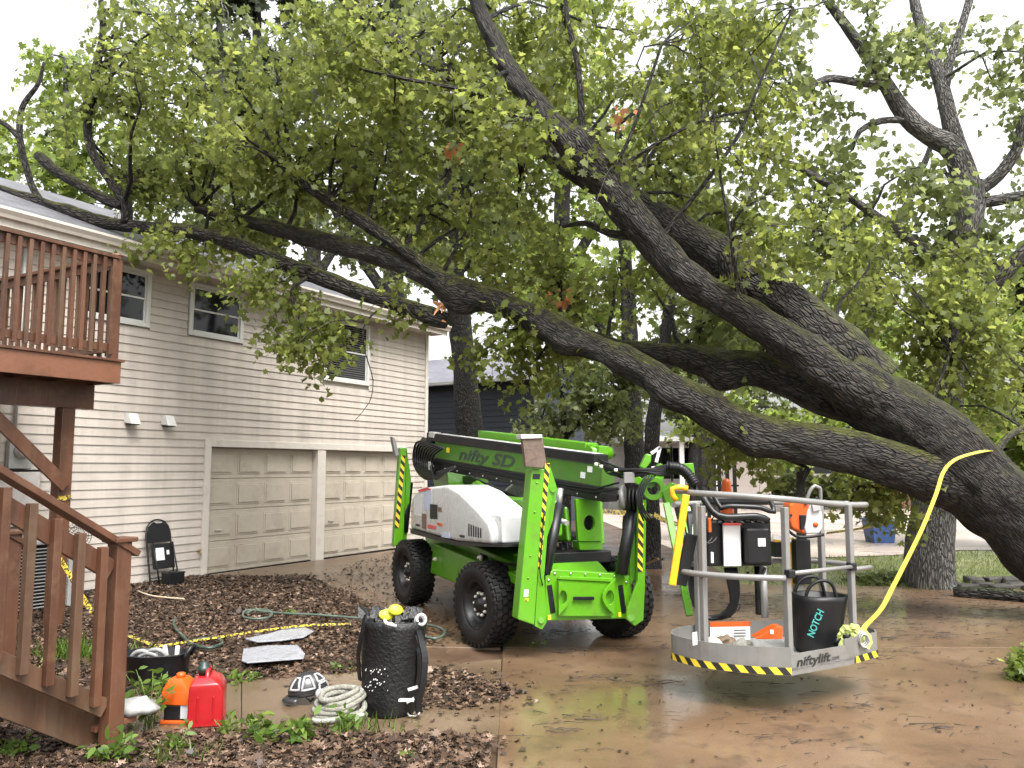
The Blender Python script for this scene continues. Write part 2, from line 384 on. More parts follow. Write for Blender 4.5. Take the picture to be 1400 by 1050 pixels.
M_hood = mat('white_cowl', (.50, .51, .50), .28, var=.03, coat=.3, dirt=(.5, .48, .44), dscale=2.5, dlo=.6, dhi=.9)
M_alu = mat('grey_aluminium', (.20, .197, .19), .42, metal=.25, var=.1, dirt=(.22, .2, .17), dscale=7, dlo=.55, dhi=.8)
M_toe = mat('grey_toeboard', (.15, .147, .137), .5, var=.1, dirt=(.12, .105, .085), dscale=5, dlo=.5, dhi=.8)
M_yel = mat('safety_yellow', (.62, .34, .008), .4, var=.08)
M_yel2 = mat('tape_yellow', (.62, .46, .03), .4, var=.08)
M_hblk = mat('hazard_black', (.012, .012, .012), .45)
M_orange = mat('orange_plastic', (.50, .08, .008), .35, var=.08)
M_red = mat('red_plastic', (.29, .007, .010), .3, var=.1, coat=.2)
M_wht = mat('white_paper', (.6, .6, .59), .5, var=.03)
M_grey = mat('grey_plastic', (.35, .35, .34), .45)
M_zinc = mat('zinc_steel', (.5, .5, .5), .35, metal=.8)
M_rope = mat('grey_rope', (.20, .195, .165), .8, var=.35, scale=60, bump=.8, bscale=120, dirt=(.15, .14, .11), dscale=14)
M_strap = mat('yellow_webbing', (.42, .33, .04), .6, var=.15, scale=30, bump=.3, bscale=200)
M_lime = mat('lime_webbing', (.30, .35, .09), .6, var=.25, scale=30, bump=.3, bscale=200)
M_hose = mat('garden_hose', (.018, .038, .028), .4, var=.3, dirt=(.2, .2, .15), dscale=8)
M_gsheet = mat('grey_sheet', (.26, .27, .295), .28, var=.1, metal=.1, dirt=(.15, .145, .14), dscale=8, dlo=.5, dhi=.75)
M_navy = mat('navy_siding', (.025, .031, .045), .55, var=.12, stretch=(1, 1, 10))
M_brown = mat('pad_wood', (.11, .075, .055), .6, var=.3, scale=12, bump=.3)
M_teal = mat('teal_print', (.025, .20, .18), .5)
M_txt = mat('grey_print', (.018, .034, .022), .5)
M_stump = mat('broken_wood', (.50, .24, .11), .6, var=.4, scale=20, bump=.6, stretch=(1, 1, .3))
M_bark = bark_mat('wet_bark', (.0028, .0024, .002), (.062, .051, .040), moss=(.075, .080, .014), mossamt=.8)
M_bark2 = bark_mat('oak_bark', (.045, .042, .039), (.24, .225, .205), lichen=(.24, .25, .225))
M_bark3 = bark_mat('dark_bark', (.008, .007, .006), (.036, .031, .026), moss=(.03, .04, .012), mossamt=.3)
M_bark4 = bark_mat('pale_bark', (.05, .048, .045), (.22, .215, .20), lichen=(.32, .33, .31))
M_leaf = leaf_mat('maple_leaf', [(0, (.075, .098, .024)), (.45, (.13, .162, .038)), (.8, (.175, .205, .052)), (.97, (.23, .25, .08)), (1, (.34, .13, .06))], .62)
M_leaf2 = leaf_mat('oak_leaf', [(0, (.072, .098, .032)), (.6, (.125, .155, .055)), (1, (.19, .21, .085))], .55)
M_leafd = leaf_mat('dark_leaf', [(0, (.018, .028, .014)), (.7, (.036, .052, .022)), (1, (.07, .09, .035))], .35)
M_leafb = leaf_mat('bright_leaf', [(0, (.095, .14, .028)), (.6, (.155, .21, .045)), (1, (.22, .27, .075))], .58)
M_weed = leaf_mat('weed_leaf', [(0, (.045, .085, .012)), (.6, (.085, .145, .02)), (1, (.15, .21, .04))], .35)
M_litter = leaf_mat('dead_leaf', [(0, (.012, .008, .006)), (.4, (.042, .025, .016)), (.75, (.095, .058, .037)), (.93, (.16, .105, .070)), (1, (.27, .19, .15))], 0, .5)
M_twig = mat('wet_twig', (.045, .030, .022), .5, var=.4)
M_grass = leaf_mat('grass_blade', [(0, (.05, .08, .015)), (.6, (.10, .14, .03)), (1, (.19, .20, .07))], .35)

def concrete(name, c1, c2, c3, wet=.5, mud=(.10, .055, .03), puddles=None):
    """wet concrete: pale and rust-brown stains, film of water that is glossy in patches"""
    m, n, b = new_mat(name); tc = N(n, 'ShaderNodeTexCoord')
    def nz(sc, det=8, ro=.6):
        x = N(n, 'ShaderNodeTexNoise'); x.inputs['Scale'].default_value = sc; x.inputs['Detail'].default_value = det; x.inputs['Roughness'].default_value = ro
        n.links.new(tc.outputs['Object'], x.inputs['Vector']); return x
    a = nz(.8); r = ramp(n, [(.32, c1), (.5, c2), (.68, c3)]); n.links.new(a.outputs['Fac'], r.inputs[0])
    g = nz(90, 3, .8); rg = ramp(n, [(.3, (.62, .62, .62)), (.7, (1.25, 1.25, 1.25))]); n.links.new(g.outputs['Fac'], rg.inputs[0])
    mu = N(n, 'ShaderNodeMixRGB', blend_type='MULTIPLY'); mu.inputs[0].default_value = 1; n.links.new(r.outputs[0], mu.inputs[1]); n.links.new(rg.outputs[0], mu.inputs[2])
    d = nz(2.6, 10, .75); rd = ramp(n, [(.52, (0, 0, 0)), (.68, (1, 1, 1))]); n.links.new(d.outputs['Fac'], rd.inputs[0])
    mx = N(n, 'ShaderNodeMixRGB'); mx.inputs[2].default_value = (*mud, 1); n.links.new(rd.outputs[0], mx.inputs[0]); n.links.new(mu.outputs[0], mx.inputs[1])
    n.links.new(mx.outputs[0], b.inputs['Base Color'])
    p = nz(.55, 5, .55); rp = N(n, 'ShaderNodeMapRange'); rp.inputs[1].default_value = .38; rp.inputs[2].default_value = .62; rp.inputs[3].default_value = .62 - .24 * wet; rp.inputs[4].default_value = .30 - .24 * wet
    n.links.new(p.outputs['Fac'], rp.inputs[0]); n.links.new(rp.outputs[0], b.inputs['Roughness']); b.inputs['Specular IOR Level'].default_value = .5
    psrc = p.outputs['Fac']
    if puddles:       # shallow hollows where rain stands; ragged edges from the noise
        acc = None; nzp = nz(1.6, 6, .6)
        for x, y, r_ in puddles:
            dv = N(n, 'ShaderNodeVectorMath', operation='DISTANCE'); dv.inputs[1].default_value = (x, y, .03); n.links.new(tc.outputs['Object'], dv.inputs[0])
            m1 = N(n, 'ShaderNodeMapRange'); m1.inputs[1].default_value = r_ * 1.25; m1.inputs[2].default_value = 0; m1.inputs[3].default_value = .16; m1.inputs[4].default_value = .62; n.links.new(dv.outputs['Value'], m1.inputs[0])
            if acc is None: acc = m1.outputs[0]
            else: mx_ = N(n, 'ShaderNodeMath', operation='MAXIMUM'); n.links.new(acc, mx_.inputs[0]); n.links.new(m1.outputs[0], mx_.inputs[1]); acc = mx_.outputs[0]
        ma = N(n, 'ShaderNodeMath', operation='MULTIPLY_ADD'); n.links.new(nzp.outputs['Fac'], ma.inputs[0]); ma.inputs[1].default_value = .55; ma.inputs[2].default_value = -.25
        sm_ = N(n, 'ShaderNodeMath', operation='ADD'); n.links.new(acc, sm_.inputs[0]); n.links.new(ma.outputs[0], sm_.inputs[1]); psrc = sm_.outputs[0]
        n.links.new(psrc, rp.inputs[0])
    if wet > .4:      # standing film of water: a smooth clear coat where the puddles lie
        cw = N(n, 'ShaderNodeMapRange'); cw.inputs[1].default_value = .40; cw.inputs[2].default_value = .60; cw.inputs[3].default_value = .4 * wet; cw.inputs[4].default_value = min(1, wet * 1.2)
        n.links.new(psrc, cw.inputs[0]); n.links.new(cw.outputs[0], b.inputs['Coat Weight']); b.inputs['Coat Roughness'].default_value = .13; b.inputs['Coat IOR'].default_value = 1.7
        b2 = N(n, 'ShaderNodeBump'); b2.inputs['Strength'].default_value = .25; b2.inputs['Distance'].default_value = .004; g3_ = nz(14, 4, .6); n.links.new(g3_.outputs['Fac'], b2.inputs['Height']); n.links.new(b2.outputs[0], b.inputs['Coat Normal'])
    bp = N(n, 'ShaderNodeBump'); bp.inputs['Strength'].default_value = .4; bp.inputs['Distance'].default_value = .005
    ad = N(n, 'ShaderNodeMath', operation='ADD'); g2 = nz(24, 5, .7); n.links.new(g.outputs['Fac'], ad.inputs[0]); n.links.new(g2.outputs['Fac'], ad.inputs[1])
    n.links.new(ad.outputs[0], bp.inputs['Height']); n.links.new(bp.outputs[0], b.inputs['Normal'])
    return m
M_drive = concrete('wet_driveway', (.085, .050, .027), (.135, .082, .045), (.185, .122, .075), .85, (.06, .036, .022), puddles=((.95, 6.35, 1.25), (4.1, 10.3, 2.3), (.7, 9.4, 1.3), (1.9, 12.8, 2.0)))
M_path = concrete('path_concrete', (.095, .064, .038), (.135, .094, .058), (.175, .127, .082), .5, (.09, .055, .03))
M_far = concrete('neighbour_concrete', (.33, .26, .22), (.40, .33, .285), (.45, .38, .34), .4, (.34, .27, .22))
M_dirt = concrete('dirt', (.05, .030, .019), (.085, .05, .03), (.13, .08, .05), .4, (.035, .022, .014))
M_lawn = concrete('lawn_soil', (.07, .085, .025), (.10, .115, .035), (.14, .14, .05), .0, (.07, .06, .03))

# ================================================================== the setting: ground
def sheet(name, poly, z, m, res=None):
    mb = MB(); mb.add([(x, y, z) for x, y in poly], [tuple(range(len(poly)))])
    o = mb.build(name, m); o['kind'] = 'structure'; return o
sheet('ground', [(-150, -40), (150, -40), (150, 260), (-150, 260)], 0, M_dirt)
o = sheet('lawn', [(3.4, 12.35), (6, 11.6), (12, 10.6), (22, 10.6), (22, 17.5), (9.6, 17.6), (7.6, 16.6), (3.6, 15.6)], .008, M_lawn)
sheet('neighbour_driveway', [(3.6, 15.7), (7.6, 16.7), (9.6, 17.8), (24, 17.8), (24, 36), (2.5, 36)], .012, M_far)
# driveway of poured slabs, joints left open between them
dw = bpy.data.objects.new('driveway', None); COL.objects.link(dw); dw['kind'] = 'structure'
jx = [-.1, 10.5]; jy = [1.0, 4.4, 8.1, 11.7]
dd = V((.494, .8694, 0)); dn = V((.8694, -.494, 0))
def slab(poly, z0, z1, m, name='slab', parent=None, bevel=.008):
    return MB().prism([(x, y, z0) for x, y in poly], (0, 0, z1 - z0)).build(name, m, parent, bevel)
gap = .012
for i in range(1):
    for k in range(3):
        x0, x1, y0, y1 = jx[i] + gap, jx[i + 1] - gap, jy[k] + gap, jy[k + 1] - gap
        slab([(x0, y0), (x1, y0), (x1, y1), (x0, y1)], -.10, .030 + .004 * ((i + k) % 2), M_drive, 'slab', dw)
# the apron that turns to the garage
ap = [G(683, 884), G(600, 880), G(560, 850), G(440, 812), G(285, 794), G(540, 752), G(640, 738)]
slab([(-.11, 8.13), (-.9, 8.2), (-1.6, 9.0), (-2.6, 10.9), (-3.0, 11.6), (-.11, 11.6)], -.1, .024, M_drive, 'slab', dw)
slab([(-3.02, 11.64), (-5.1, 13.4), (-1.5, 19.3), (3.2, 15.6), (3.3, 11.72), (-.1, 11.72), (-.1, 11.64)], -.1, .02, M_drive, 'slab', dw)
slab([(3.22, 11.72), (9.9, 11.72), (9.0, 12.0), (5.0, 12.3), (3.4, 12.5)], -.1, .026, M_drive, 'slab', dw)
# garden path of slabs between stairs and driveway
pt = bpy.data.objects.new('path', None); COL.objects.link(pt); pt['kind'] = 'structure'
pa = [G(165, 1010), G(330, 1003), G(520, 1010), G(683, 1012)]; pb = [G(190, 962), G(330, 935), G(500, 922), G(686, 905)]
for i in range(3):
    q = [pa[i], pa[i + 1], pb[i + 1], pb[i]]; c = sum(q, V((0, 0, 0))) / 4
    q = [c + (p - c) * .995 for p in q]
    slab([(p.x, p.y) for p in q], -.08, .028, M_path, 'slab', pt)

# ================================================================== house
HA = G(283, 788); HB = G(540, 752); HD = (HB - HA).normalized(); HN = V((HD.y, -HD.x, 0)); UP = V((0, 0, 1))
def W(s, o, z): return HA + HD * s + HN * o + UP * z
RW = Matrix((HD, HN, UP)).transposed()       # local axes: along the wall, out of the wall, up
def wbox(mb, s0, s1, o0, o1, z0, z1, m=0): return mb.box(W((s0 + s1) / 2, (o0 + o1) / 2, (z0 + z1) / 2), (abs(s1 - s0), abs(o1 - o0), abs(z1 - z0)), RW, m)
house = thing('house', 'two storey house clad in beige siding with garage doors and a dark shingled roof', 'house', tuple(W(0, 0, 0)))
SL, SR, WT = -9.0, 6.04, 4.86; BK = -8.0     # ends of the wall, its top, its back
mb = MB(); wbox(mb, SL, -.1, -.16, -.03, -.1, WT); wbox(mb, -.1, SR, -.16, -.03, 2.16, WT); wbox(mb, 2.50, 2.68, -.16, -.03, -.1, 2.16); wbox(mb, 5.2, SR, -.16, -.03, -.1, 2.16)
mb.build('wall', M_trim, house)
mb = MB(); mb.prism([W(SR - .03, -.165, -.1), W(SR - .03, BK, -.1), W(SR - .03, BK, WT), W(SR - .03, BK / 2, WT + 1.75), W(SR - .03, -.165, WT)], -HD * .13); mb.build('wall', M_siding, house)
mb = MB(); wbox(mb, SL, SR - .2, BK, BK + .13, -.1, WT); mb.build('wall', M_siding, house)
mb = MB(); wbox(mb, SL, SR - .2, BK + .15, -.2, -.1, -.02); mb.build('floor', M_dirt, house)
# windows: (s0, s1, z0, z1, blinds)
WIN = [(-1.98, -1.32, 3.93, 4.66, 0), (-.47, .52, 3.95, 4.70, 0), (2.66, 3.88, 3.52, 4.66, 1)]
WIN[1] = (-.50, .48, 3.96, 4.70, 0); WIN[0] = (-2.35, -1.36, 3.96, 4.70, 0)
def boards():
    z = .05; ex = .127; i = 0
    while z < WT - .02:
        z1 = min(z + ex, WT); segs = [(SL, SR - .09)]
        cuts = [(w0 - .085, w1 + .085) for w0, w1, za, zb, _ in WIN if z1 > za - .07 and z < zb + .07]
        if z < 2.14: cuts.append((-.16, 5.28))
        for c0, c1 in cuts:
            ns = []
            for a, b in segs:
                if c1 <= a or c0 >= b: ns.append((a, b)); continue
                if c0 > a: ns.append((a, c0))
                if c1 < b: ns.append((c1, b))
            segs = ns
        for a, b in segs:
            if b - a < .03: continue
            parts = [(a, b)]
            if b - a > 4.5: k = a + (b - a) * (.3 + .4 * ((i * 37) % 100) / 100); parts = [(a, k - .001), (k + .001, b)]
            for p0, p1 in parts:
                m = MB(); jo = random.uniform(-.0015, .0015)
                m.add([W(p0, .020 + jo, z), W(p1, .020 + jo, z), W(p1, .004, z1 + .012), W(p0, .004, z1 + .012), W(p0, -.026, z), W(p1, -.026, z), W(p1, -.026, z1 + .012), W(p0, -.026, z1 + .012)],
                      [(0, 1, 2, 3), (0, 4, 5, 1), (3, 2, 6, 7), (0, 3, 7, 4), (1, 5, 6, 2), (4, 7, 6, 5)])
                m.build('siding_board', M_siding, house)
        z += ex; i += 1
boards()
mb = MB(); wbox(mb, SR - .085, SR + .012, -.03, .042, .0, WT); wbox(mb, SR - .028, SR + .014, -.13, -.031, .0, WT); mb.build('corner_trim', M_trim, house)
for w0, w1, za, zb, bl in WIN:
    wn = MB(); t = .07
    for q in ((w0 - t, w0, za - t, zb + t), (w1, w1 + t, za - t, zb + t), (w0, w1, za - t, za), (w0, w1, zb, zb + t)): wbox(wn, q[0], q[1], -.025, .045, q[2], q[3])
    wo_ = wn.build('window', M_white, house, .006)
    zm = (za + zb) / 2
    for j, (z0, z1) in enumerate(((za, zm + .02), (zm - .02, zb))):
        f = MB(); oo = .012 + .012 * j; e = .032
        for q in ((w0, w0 + e, z0, z1), (w1 - e, w1, z0, z1), (w0 + e, w1 - e, z0, z0 + e), (w0 + e, w1 - e, z1 - e, z1)): wbox(f, q[0] + .001, q[1] - .001, oo - .022, oo, q[2] + .001, q[3] - .001)
        f.build('sash', M_white, wo_, .003)
        g = MB(); wbox(g, w0 + e - .005, w1 - e + .005, oo - .016, oo - .010, z0 + e - .005, z1 - e + .005); g.build('pane', M_glass, wo_)
        if bl:
            zz = z0 + .06
            while zz < z1 - .05:
                s_ = MB(); wbox(s_, w0 + e + .004, w1 - e - .004, oo - .0095, oo - .0075, zz, zz + .016); s_.build('blind_slat', M_blind, wo_); zz += .045
# garage surround and doors
mb = MB(); wbox(mb, -.16, -.04, -.028, .048, 0, 2.22); wbox(mb, -.04, 5.28, -.028, .046, 2.10, 2.22); wbox(mb, 2.48, 2.70, -.155, .036, 0, 2.098); wbox(mb, 5.18, 5.28, -.028, .04, 0, 2.098); mb.build('garage_trim', M_trim, house, .006)
for g0, g1 in ((-.04, 2.48), (2.70, 5.18)):
    gd = MB(); wbox(gd, g0 + .004, g1 - .004, -.155, -.12, .02, 2.098); gd = gd.build('garage_door', M_gdoor, house)
    nr, nc = 4, 4; hh = 2.07 / nr; ww = (g1 - g0 - .02) / nc
    for r_ in range(nr):
        s_ = MB(); wbox(s_, g0 + .006, g1 - .006, -.119, -.102, .022 + r_ * hh + .006, .022 + (r_ + 1) * hh - .006); s_.build('door_section', M_gdoor, gd, .004)
        for c_ in range(nc):
            a = g0 + .01 + c_ * ww; p = MB()
            for q in ((a + .05, a + ww - .05, -.1015, -.094, .075, hh - .075), (a + .085, a + ww - .085, -.0935, -.080, .11, hh - .11)):
                wbox(p, q[0], q[1], q[2], q[3], .022 + r_ * hh + q[4], .022 + r_ * hh + q[5])
            p.build('panel', M_gdoor, gd, .009)
    h_ = MB(); h_.bar(W(g0 + .22, -.07, .72), W(g0 + .36, -.07, .72), .02, .025); wbox(h_, g0 + .28, g0 + .30, -.1, -.07, .70, .74); h_.build('handle', M_zinc, gd, .004)
    wbox(MB(), 0, 1, 0, 1, 0, 1)
    s_ = MB(); wbox(s_, g0 + .006, g1 - .006, -.118, -.09, -.01, .02); s_.build('bottom_seal', M_black, gd)
# eave: soffit, fascia, gutter, roof
EO = .42; EZ = 4.96
mb = MB(); wbox(mb, SL, SR + .22, -.03, EO - .02, WT - .03, WT - .005); mb.build('soffit', M_trim, house)
mb = MB(); wbox(mb, SL, SR + .22, EO - .02, EO, WT - .06, EZ + .06); mb.build('fascia', M_trim, house)
prof = [(EO + .002, EZ - .06), (EO + .06, EZ - .06), (EO + .075, EZ - .02), (EO + .11, EZ + .03), (EO + .11, EZ + .055), (EO + .10, EZ + .055), (EO + .10, EZ + .035), (EO + .065, EZ - .012), (EO + .052, EZ - .048), (EO + .002, EZ - .048)]
mb = MB().prism([W(SL, a, b) for a, b in prof], HD * (SR + .24 - SL)); mb.build('gutter', M_trim, house)
m, n, b = new_mat('asphalt_shingle'); tc = N(n, 'ShaderNodeTexCoord'); br = N(n, 'ShaderNodeTexBrick')
br.inputs['Scale'].default_value = 1; br.inputs['Brick Width'].default_value = .33; br.inputs['Row Height'].default_value = .14; br.inputs['Mortar Size'].default_value = .006
br.inputs['Color1'].default_value = (.075, .075, .085, 1); br.inputs['Color2'].default_value = (.135, .135, .15, 1); br.inputs['Mortar'].default_value = (.03, .03, .033, 1)
uvn = N(n, 'ShaderNodeUVMap', uv_map='UVMap'); n.links.new(uvn.outputs[0], br.inputs['Vector']); n.links.new(br.outputs['Color'], b.inputs['Base Color']); b.inputs['Roughness'].default_value = .55
bp = N(n, 'ShaderNodeBump'); bp.inputs['Strength'].default_value = .8; bp.inputs['Distance'].default_value = .01; bp.invert = True; n.links.new(br.outputs['Fac'], bp.inputs['Height']); n.links.new(bp.outputs[0], b.inputs['Normal']); M_shingle = m
def roof_slab(mb, a, b, c, d, th=.06):
    """a,b along the eave, c,d along the ridge (c above b)"""
    a, b, c, d = V(a), V(b), V(c), V(d); L = (b - a).length; S = (c - b).length; dn_ = V((0, 0, -th))
    mb.add([a, b, c, d], [(0, 1, 2, 3)], 0, [[(0, 0), (L, 0), (L, S), (0, S)]])
    mb.add([a, b, c, d] + [p + dn_ for p in (a, b, c, d)], [(7, 6, 5, 4), (0, 4, 5, 1), (1, 5, 6, 2), (2, 6, 7, 3), (3, 7, 4, 0)], 1)
    return mb
RS = math.tan(math.radians(23)); RD = EO + .03 - BK / 2
mb = MB(); roof_slab(mb, W(SL, EO + .03, EZ + .09), W(SR + .26, EO + .03, EZ + .09), W(SR + .26, BK / 2, EZ + .09 + RD * RS), W(SL, BK / 2, EZ + .09 + RD * RS))
roof_slab(mb, W(SR + .26, BK - .45, EZ + .09), W(SL, BK - .45, EZ + .09), W(SL, BK / 2 - .002, EZ + .09 + RD * RS), W(SR + .26, BK / 2 - .002, EZ + .09 + RD * RS)); mb.build('roof', [M_shingle, M_trim], house)
# wall vents, tap, conduit
for s_ in (-1.56, -.93):
    k_ = 1.35
    vb = MB(); vb.add([W(s_ - .075, .02, 2.42), W(s_ + .075, .02, 2.42), W(s_ + .075, .02, 2.57), W(s_ - .075, .02, 2.57), W(s_ - .08, .20, 2.40), W(s_ + .08, .20, 2.40), W(s_ + .075, .12, 2.56), W(s_ - .075, .12, 2.56)],
                         [(0, 3, 2, 1), (4, 5, 6, 7), (0, 1, 5, 4), (3, 7, 6, 2), (0, 4, 7, 3), (1, 2, 6, 5)]); vo_ = vb.build('wall_vent', M_white, house, .006)
    f_ = MB(); wbox(f_, s_ - .065, s_ + .065, .05, .185, 2.388, 2.408); f_.build('flap', M_black, vo_)
tp = MB(); tp.tube([W(-.22, .02, .42), W(-.22, .09, .42), W(-.22, .11, .37)], .012, 8); tp.lathe([(.03, 0), (.03, .012)], 10, Matrix.Translation(W(-.22, .075, .445))); tp.build('tap', mat('brass', (.35, .25, .1), .4, metal=.7), house)
# electricity meter on the wall
em = thing('electric_meter', 'grey electricity meter with round glass dial fixed to the siding behind the stairs', 'meter', tuple(W(-3.15, .03, 1.7)))
q = MB(); wbox(q, -3.32, -3.02, .03, .12, 1.74, 2.14); q.build('meter_box', M_grey, em, .01)
q = MB(); wbox(q, -3.46, -2.92, .03, .16, 1.0, 1.70); q.build('breaker_box', mat('meter_grey', (.5, .47, .45), .5), em, .008)
Mx = Matrix.Translation(W(-3.17, .12, 1.97)) @ frame((0, 0, 0), HD, UP)
q = MB().lathe([(.10, 0), (.10, -.03), (.085, -.035), (.085, -.09), (.07, -.105), (0, -.11)], 24, Matrix.Translation(W(-3.17, .12, 1.97)) @ (Matrix((HD, UP, -HN)).transposed().to_4x4())); q.build('meter_dial', mat('meter_glass', (.35, .34, .32), .15), em)
q = MB().tube([W(-3.25, .08, 2.14), W(-3.25, .08, 4.8)], .025, 10); q.build('conduit', M_grey, em)
q = MB(); wbox(q, -3.47, -2.85, .03, .14, 1.705, 1.73); q.build('box_lip', M_black, em)
# folded chair against the wall
ch = thing('folding_chair', 'black folded chair leaning on the siding beside the garage door', 'chair', tuple(W(-.92, .2, 0)))
def CW(s, z, o=0): return W(-1.06 + s * 1.1, .30 - z * .22 + o, z * 1.06)
out = [CW(-.19, .0), CW(-.19, .62), CW(-.19, .72), CW(-.16, .83), CW(-.09, .895), CW(0, .915), CW(.09, .895), CW(.16, .83), CW(.19, .72), CW(.19, .62), CW(.19, .0)]
MB().tube(out, .014, 8, fine=.04).build('frame', M_blk2, ch)
MB().prism([CW(-.18, .60), CW(.18, .60), CW(.18, .72), CW(.15, .82), CW(.08, .88), CW(-.08, .88), CW(-.15, .82), CW(-.18, .72)], HN * .02).build('backrest', M_black, ch, .005)
MB().prism([CW(-.17, .24, .05), CW(.17, .24, .05), CW(.17, .585, .05), CW(-.17, .585, .05)], HN * .03).build('seat', M_black, ch, .01)
MB().tube([CW(-.17, .12), CW(.17, .12)], .01, 8).build('cross_bar', M_blk2, ch)
for s in (-1, 1): MB().tube([CW(.155 * s, .60, .09), CW(.155 * s, .02, .16)], .012, 8).build('rear_leg', M_blk2, ch)
MB().prism([CW(-.12, .36, .082), CW(.01, .36, .082), CW(.01, .53, .082), CW(-.12, .53, .082)], HN * .002).build('paper_label', M_wht, ch)
MB().prism([CW(.05, .43, .082), CW(.09, .43, .082), CW(.09, .49, .082), CW(.05, .49, .082)], HN * .002).build('paper_label', M_wht, ch)
MB().tube([CW(-.05, .885, .03), CW(-.03, .87, .03), CW(.03, .87, .03), CW(.05, .885, .03)], .008, 6).build('hand_slot', M_grey, ch)
bxr = G(236, 803); 
jb = thing('battery_box', 'small black box on the ground in front of the folded chair', 'box', tuple(bxr))
q = MB(); q.box(bxr + V((0, 0, .10)), (.27, .18, .20), RW); q.build('box_body', M_black, jb, .01); q = MB(); q.box(bxr + V((0, 0, .213)), (.28, .19, .025), RW); q.build('lid', M_blk2, jb, .006)
MB().tube([bxr + HD * -.06 + V((0, 0, .224)), bxr + HD * -.06 + V((0, 0, .25)), bxr + HD * .06 + V((0, 0, .25)), bxr + HD * .06 + V((0, 0, .224))], .008, 6).build('handle', M_black, jb)
# air conditioner
ac = thing('air_conditioner', 'grey air conditioning unit with slatted sides standing by the house wall', 'air conditioner', tuple(W(-3.35, .95, 0)))
q = MB(); wbox(q, -3.72, -2.98, .35, 1.05, .0, .04); q.build('base', M_black, ac); q = MB(); wbox(q, -3.66, -3.04, .41, .99, .04, .80); q.build('coil', M_black, ac)
for k in range(18): q = MB(); z = .07 + k * .041; wbox(q, -3.71, -2.99, .36, .372, z, z + .012); wbox(q, -3.71, -2.99, 1.028, 1.04, z, z + .012); wbox(q, -2.992, -2.98, .373, 1.027, z, z + .012); wbox(q, -3.72, -3.708, .373, 1.027, z, z + .012); q.build('slat', M_grey, ac)
for s_ in (-3.7, -3.0):
    for o_ in (.37, 1.03): q = MB(); wbox(q, s_ - .03, s_ + .03, o_ - .03, o_ + .03, .04, .82); q.build('corner_post', M_grey, ac)
q = MB(); wbox(q, -3.74, -2.96, .33, 1.07, .82, .88); q.build('top', M_grey, ac, .02)
# round wire fan guard
fp = G(108, 800); fg = thing('fan_guard', 'round black wire fan guard propped behind the stair rail', 'fan guard', tuple(fp))
fc = on_plane(107, 733, W(0, .25, 0), HN)
q = MB()
for r_ in (.05, .1, .15, .195): q.tube([fc + HD * (r_ * math.cos(t)) + UP * (r_ * math.sin(t)) for t in np.linspace(0, 2 * math.pi, 28)[:-1]], .004, 5, closed=True)
for t in np.linspace(0, math.pi, 13)[:-1]: q.tube([fc + (HD * math.cos(t) + UP * math.sin(t)) * .195, fc - (HD * math.cos(t) + UP * math.sin(t)) * .195], .003, 4)
q.build('grille', M_blk2, fg); MB().tube([fc - UP * .195, V((fc.x, fc.y, .03))], .014, 8).build('stand', M_blk2, fg); MB().lathe([(.16, 0), (.16, .02), (.03, .04)], 20, Matrix.Translation((fc.x, fc.y, .01))).build('base', M_black, fg)

# ================================================================== deck
DO = 2.62                                     # front face of the deck, out from the wall
def dpt(px, py, o=DO): p = on_plane(px, py, W(0, o, 0), HN); q = p - HA; return q.dot(HD), p.z
s_e, zf = dpt(166, 492); _, zb_ = dpt(166, 518); _, zr = dpt(164, 352)
DZ = zf; DS = s_e; D0 = -7.6; RT = zr
deck = thing('deck', 'raised red brown stained wooden deck with railing attached to the house', 'deck', tuple(W(-3.85, 2.14, 0)))
mb = MB(); wbox(mb, D0, DS, DO - .04, DO, DZ - .27, DZ - .03); mb.build('fascia', M_stain2, deck, .004)
mb = MB(); wbox(mb, DS - .04, DS - .002, .03, DO - .042, DZ - .27, DZ - .03); mb.build('fascia', M_stain2, deck, .004)
k = 0; o_ = .04
while o_ < DO - .02:
    q = MB(); o2 = min(o_ + .138, DO + .03); wbox(q, D0, DS + .03, o_, o2, DZ - .028, DZ); q.build('deck_board', M_stain, deck, .003); o_ += .145
for s_ in np.arange(D0 + .2, DS - .1, .42): q = MB(); wbox(q, s_, s_ + .04, .04, DO - .045, DZ - .265, DZ - .03); q.build('joist', M_stain, deck)
PS, PO = -3.85, 2.14
mb = MB(); wbox(mb, D0, PS + .30, PO - .09, PO + .05, DZ - .55, DZ - .272); mb.build('beam', M_stain, deck, .004)
for ps in (PS, -6.6):
    q = MB(); wbox(q, ps - .075, ps + .075, PO - .085, PO + .065, 0, DZ - .552); q.build('post', M_stain, deck, .006)
q = MB(); q.bar(W(PS - 1.05, PO + .11, DZ - .48), W(PS - .02, PO + .11, DZ - 1.42), .04, .14, HN.cross(HD)); q.build('brace', M_stain, deck, .004)
def rail_run(pA, pB, nb, parent, side):
    """railing between two plan points: cap, two rails, balusters"""
    d = (pB - pA).normalized(); t = V((-d.y, d.x, 0)) * side
    q = MB(); q.bar(pA + UP * RT, pB + UP * RT, .14, .036); q.build('rail_cap', M_stain, parent, .004)
    q = MB(); q.bar(pA + UP * (RT - .07), pB + UP * (RT - .07), .036, .09); q.build('rail', M_stain, parent, .003)
    q = MB(); q.bar(pA + UP * (DZ + .13), pB + UP * (DZ + .13), .036, .09); q.build('rail', M_stain, parent, .003)
    for i in range(nb):
        p = pA.lerp(pB, (i + .5) / nb) + t * .039
        q = MB(); q.bar(p + UP * (DZ + .05), p + UP * (RT - .025), .042, .042, d); q.build('baluster', M_weath if i % 3 == 1 else M_stain, parent, .003)
zero = lambda s, o: HA + HD * s + HN * o
rail_run(zero(D0, DO - .07), zero(DS - .07, DO - .07), 34, deck, -1)
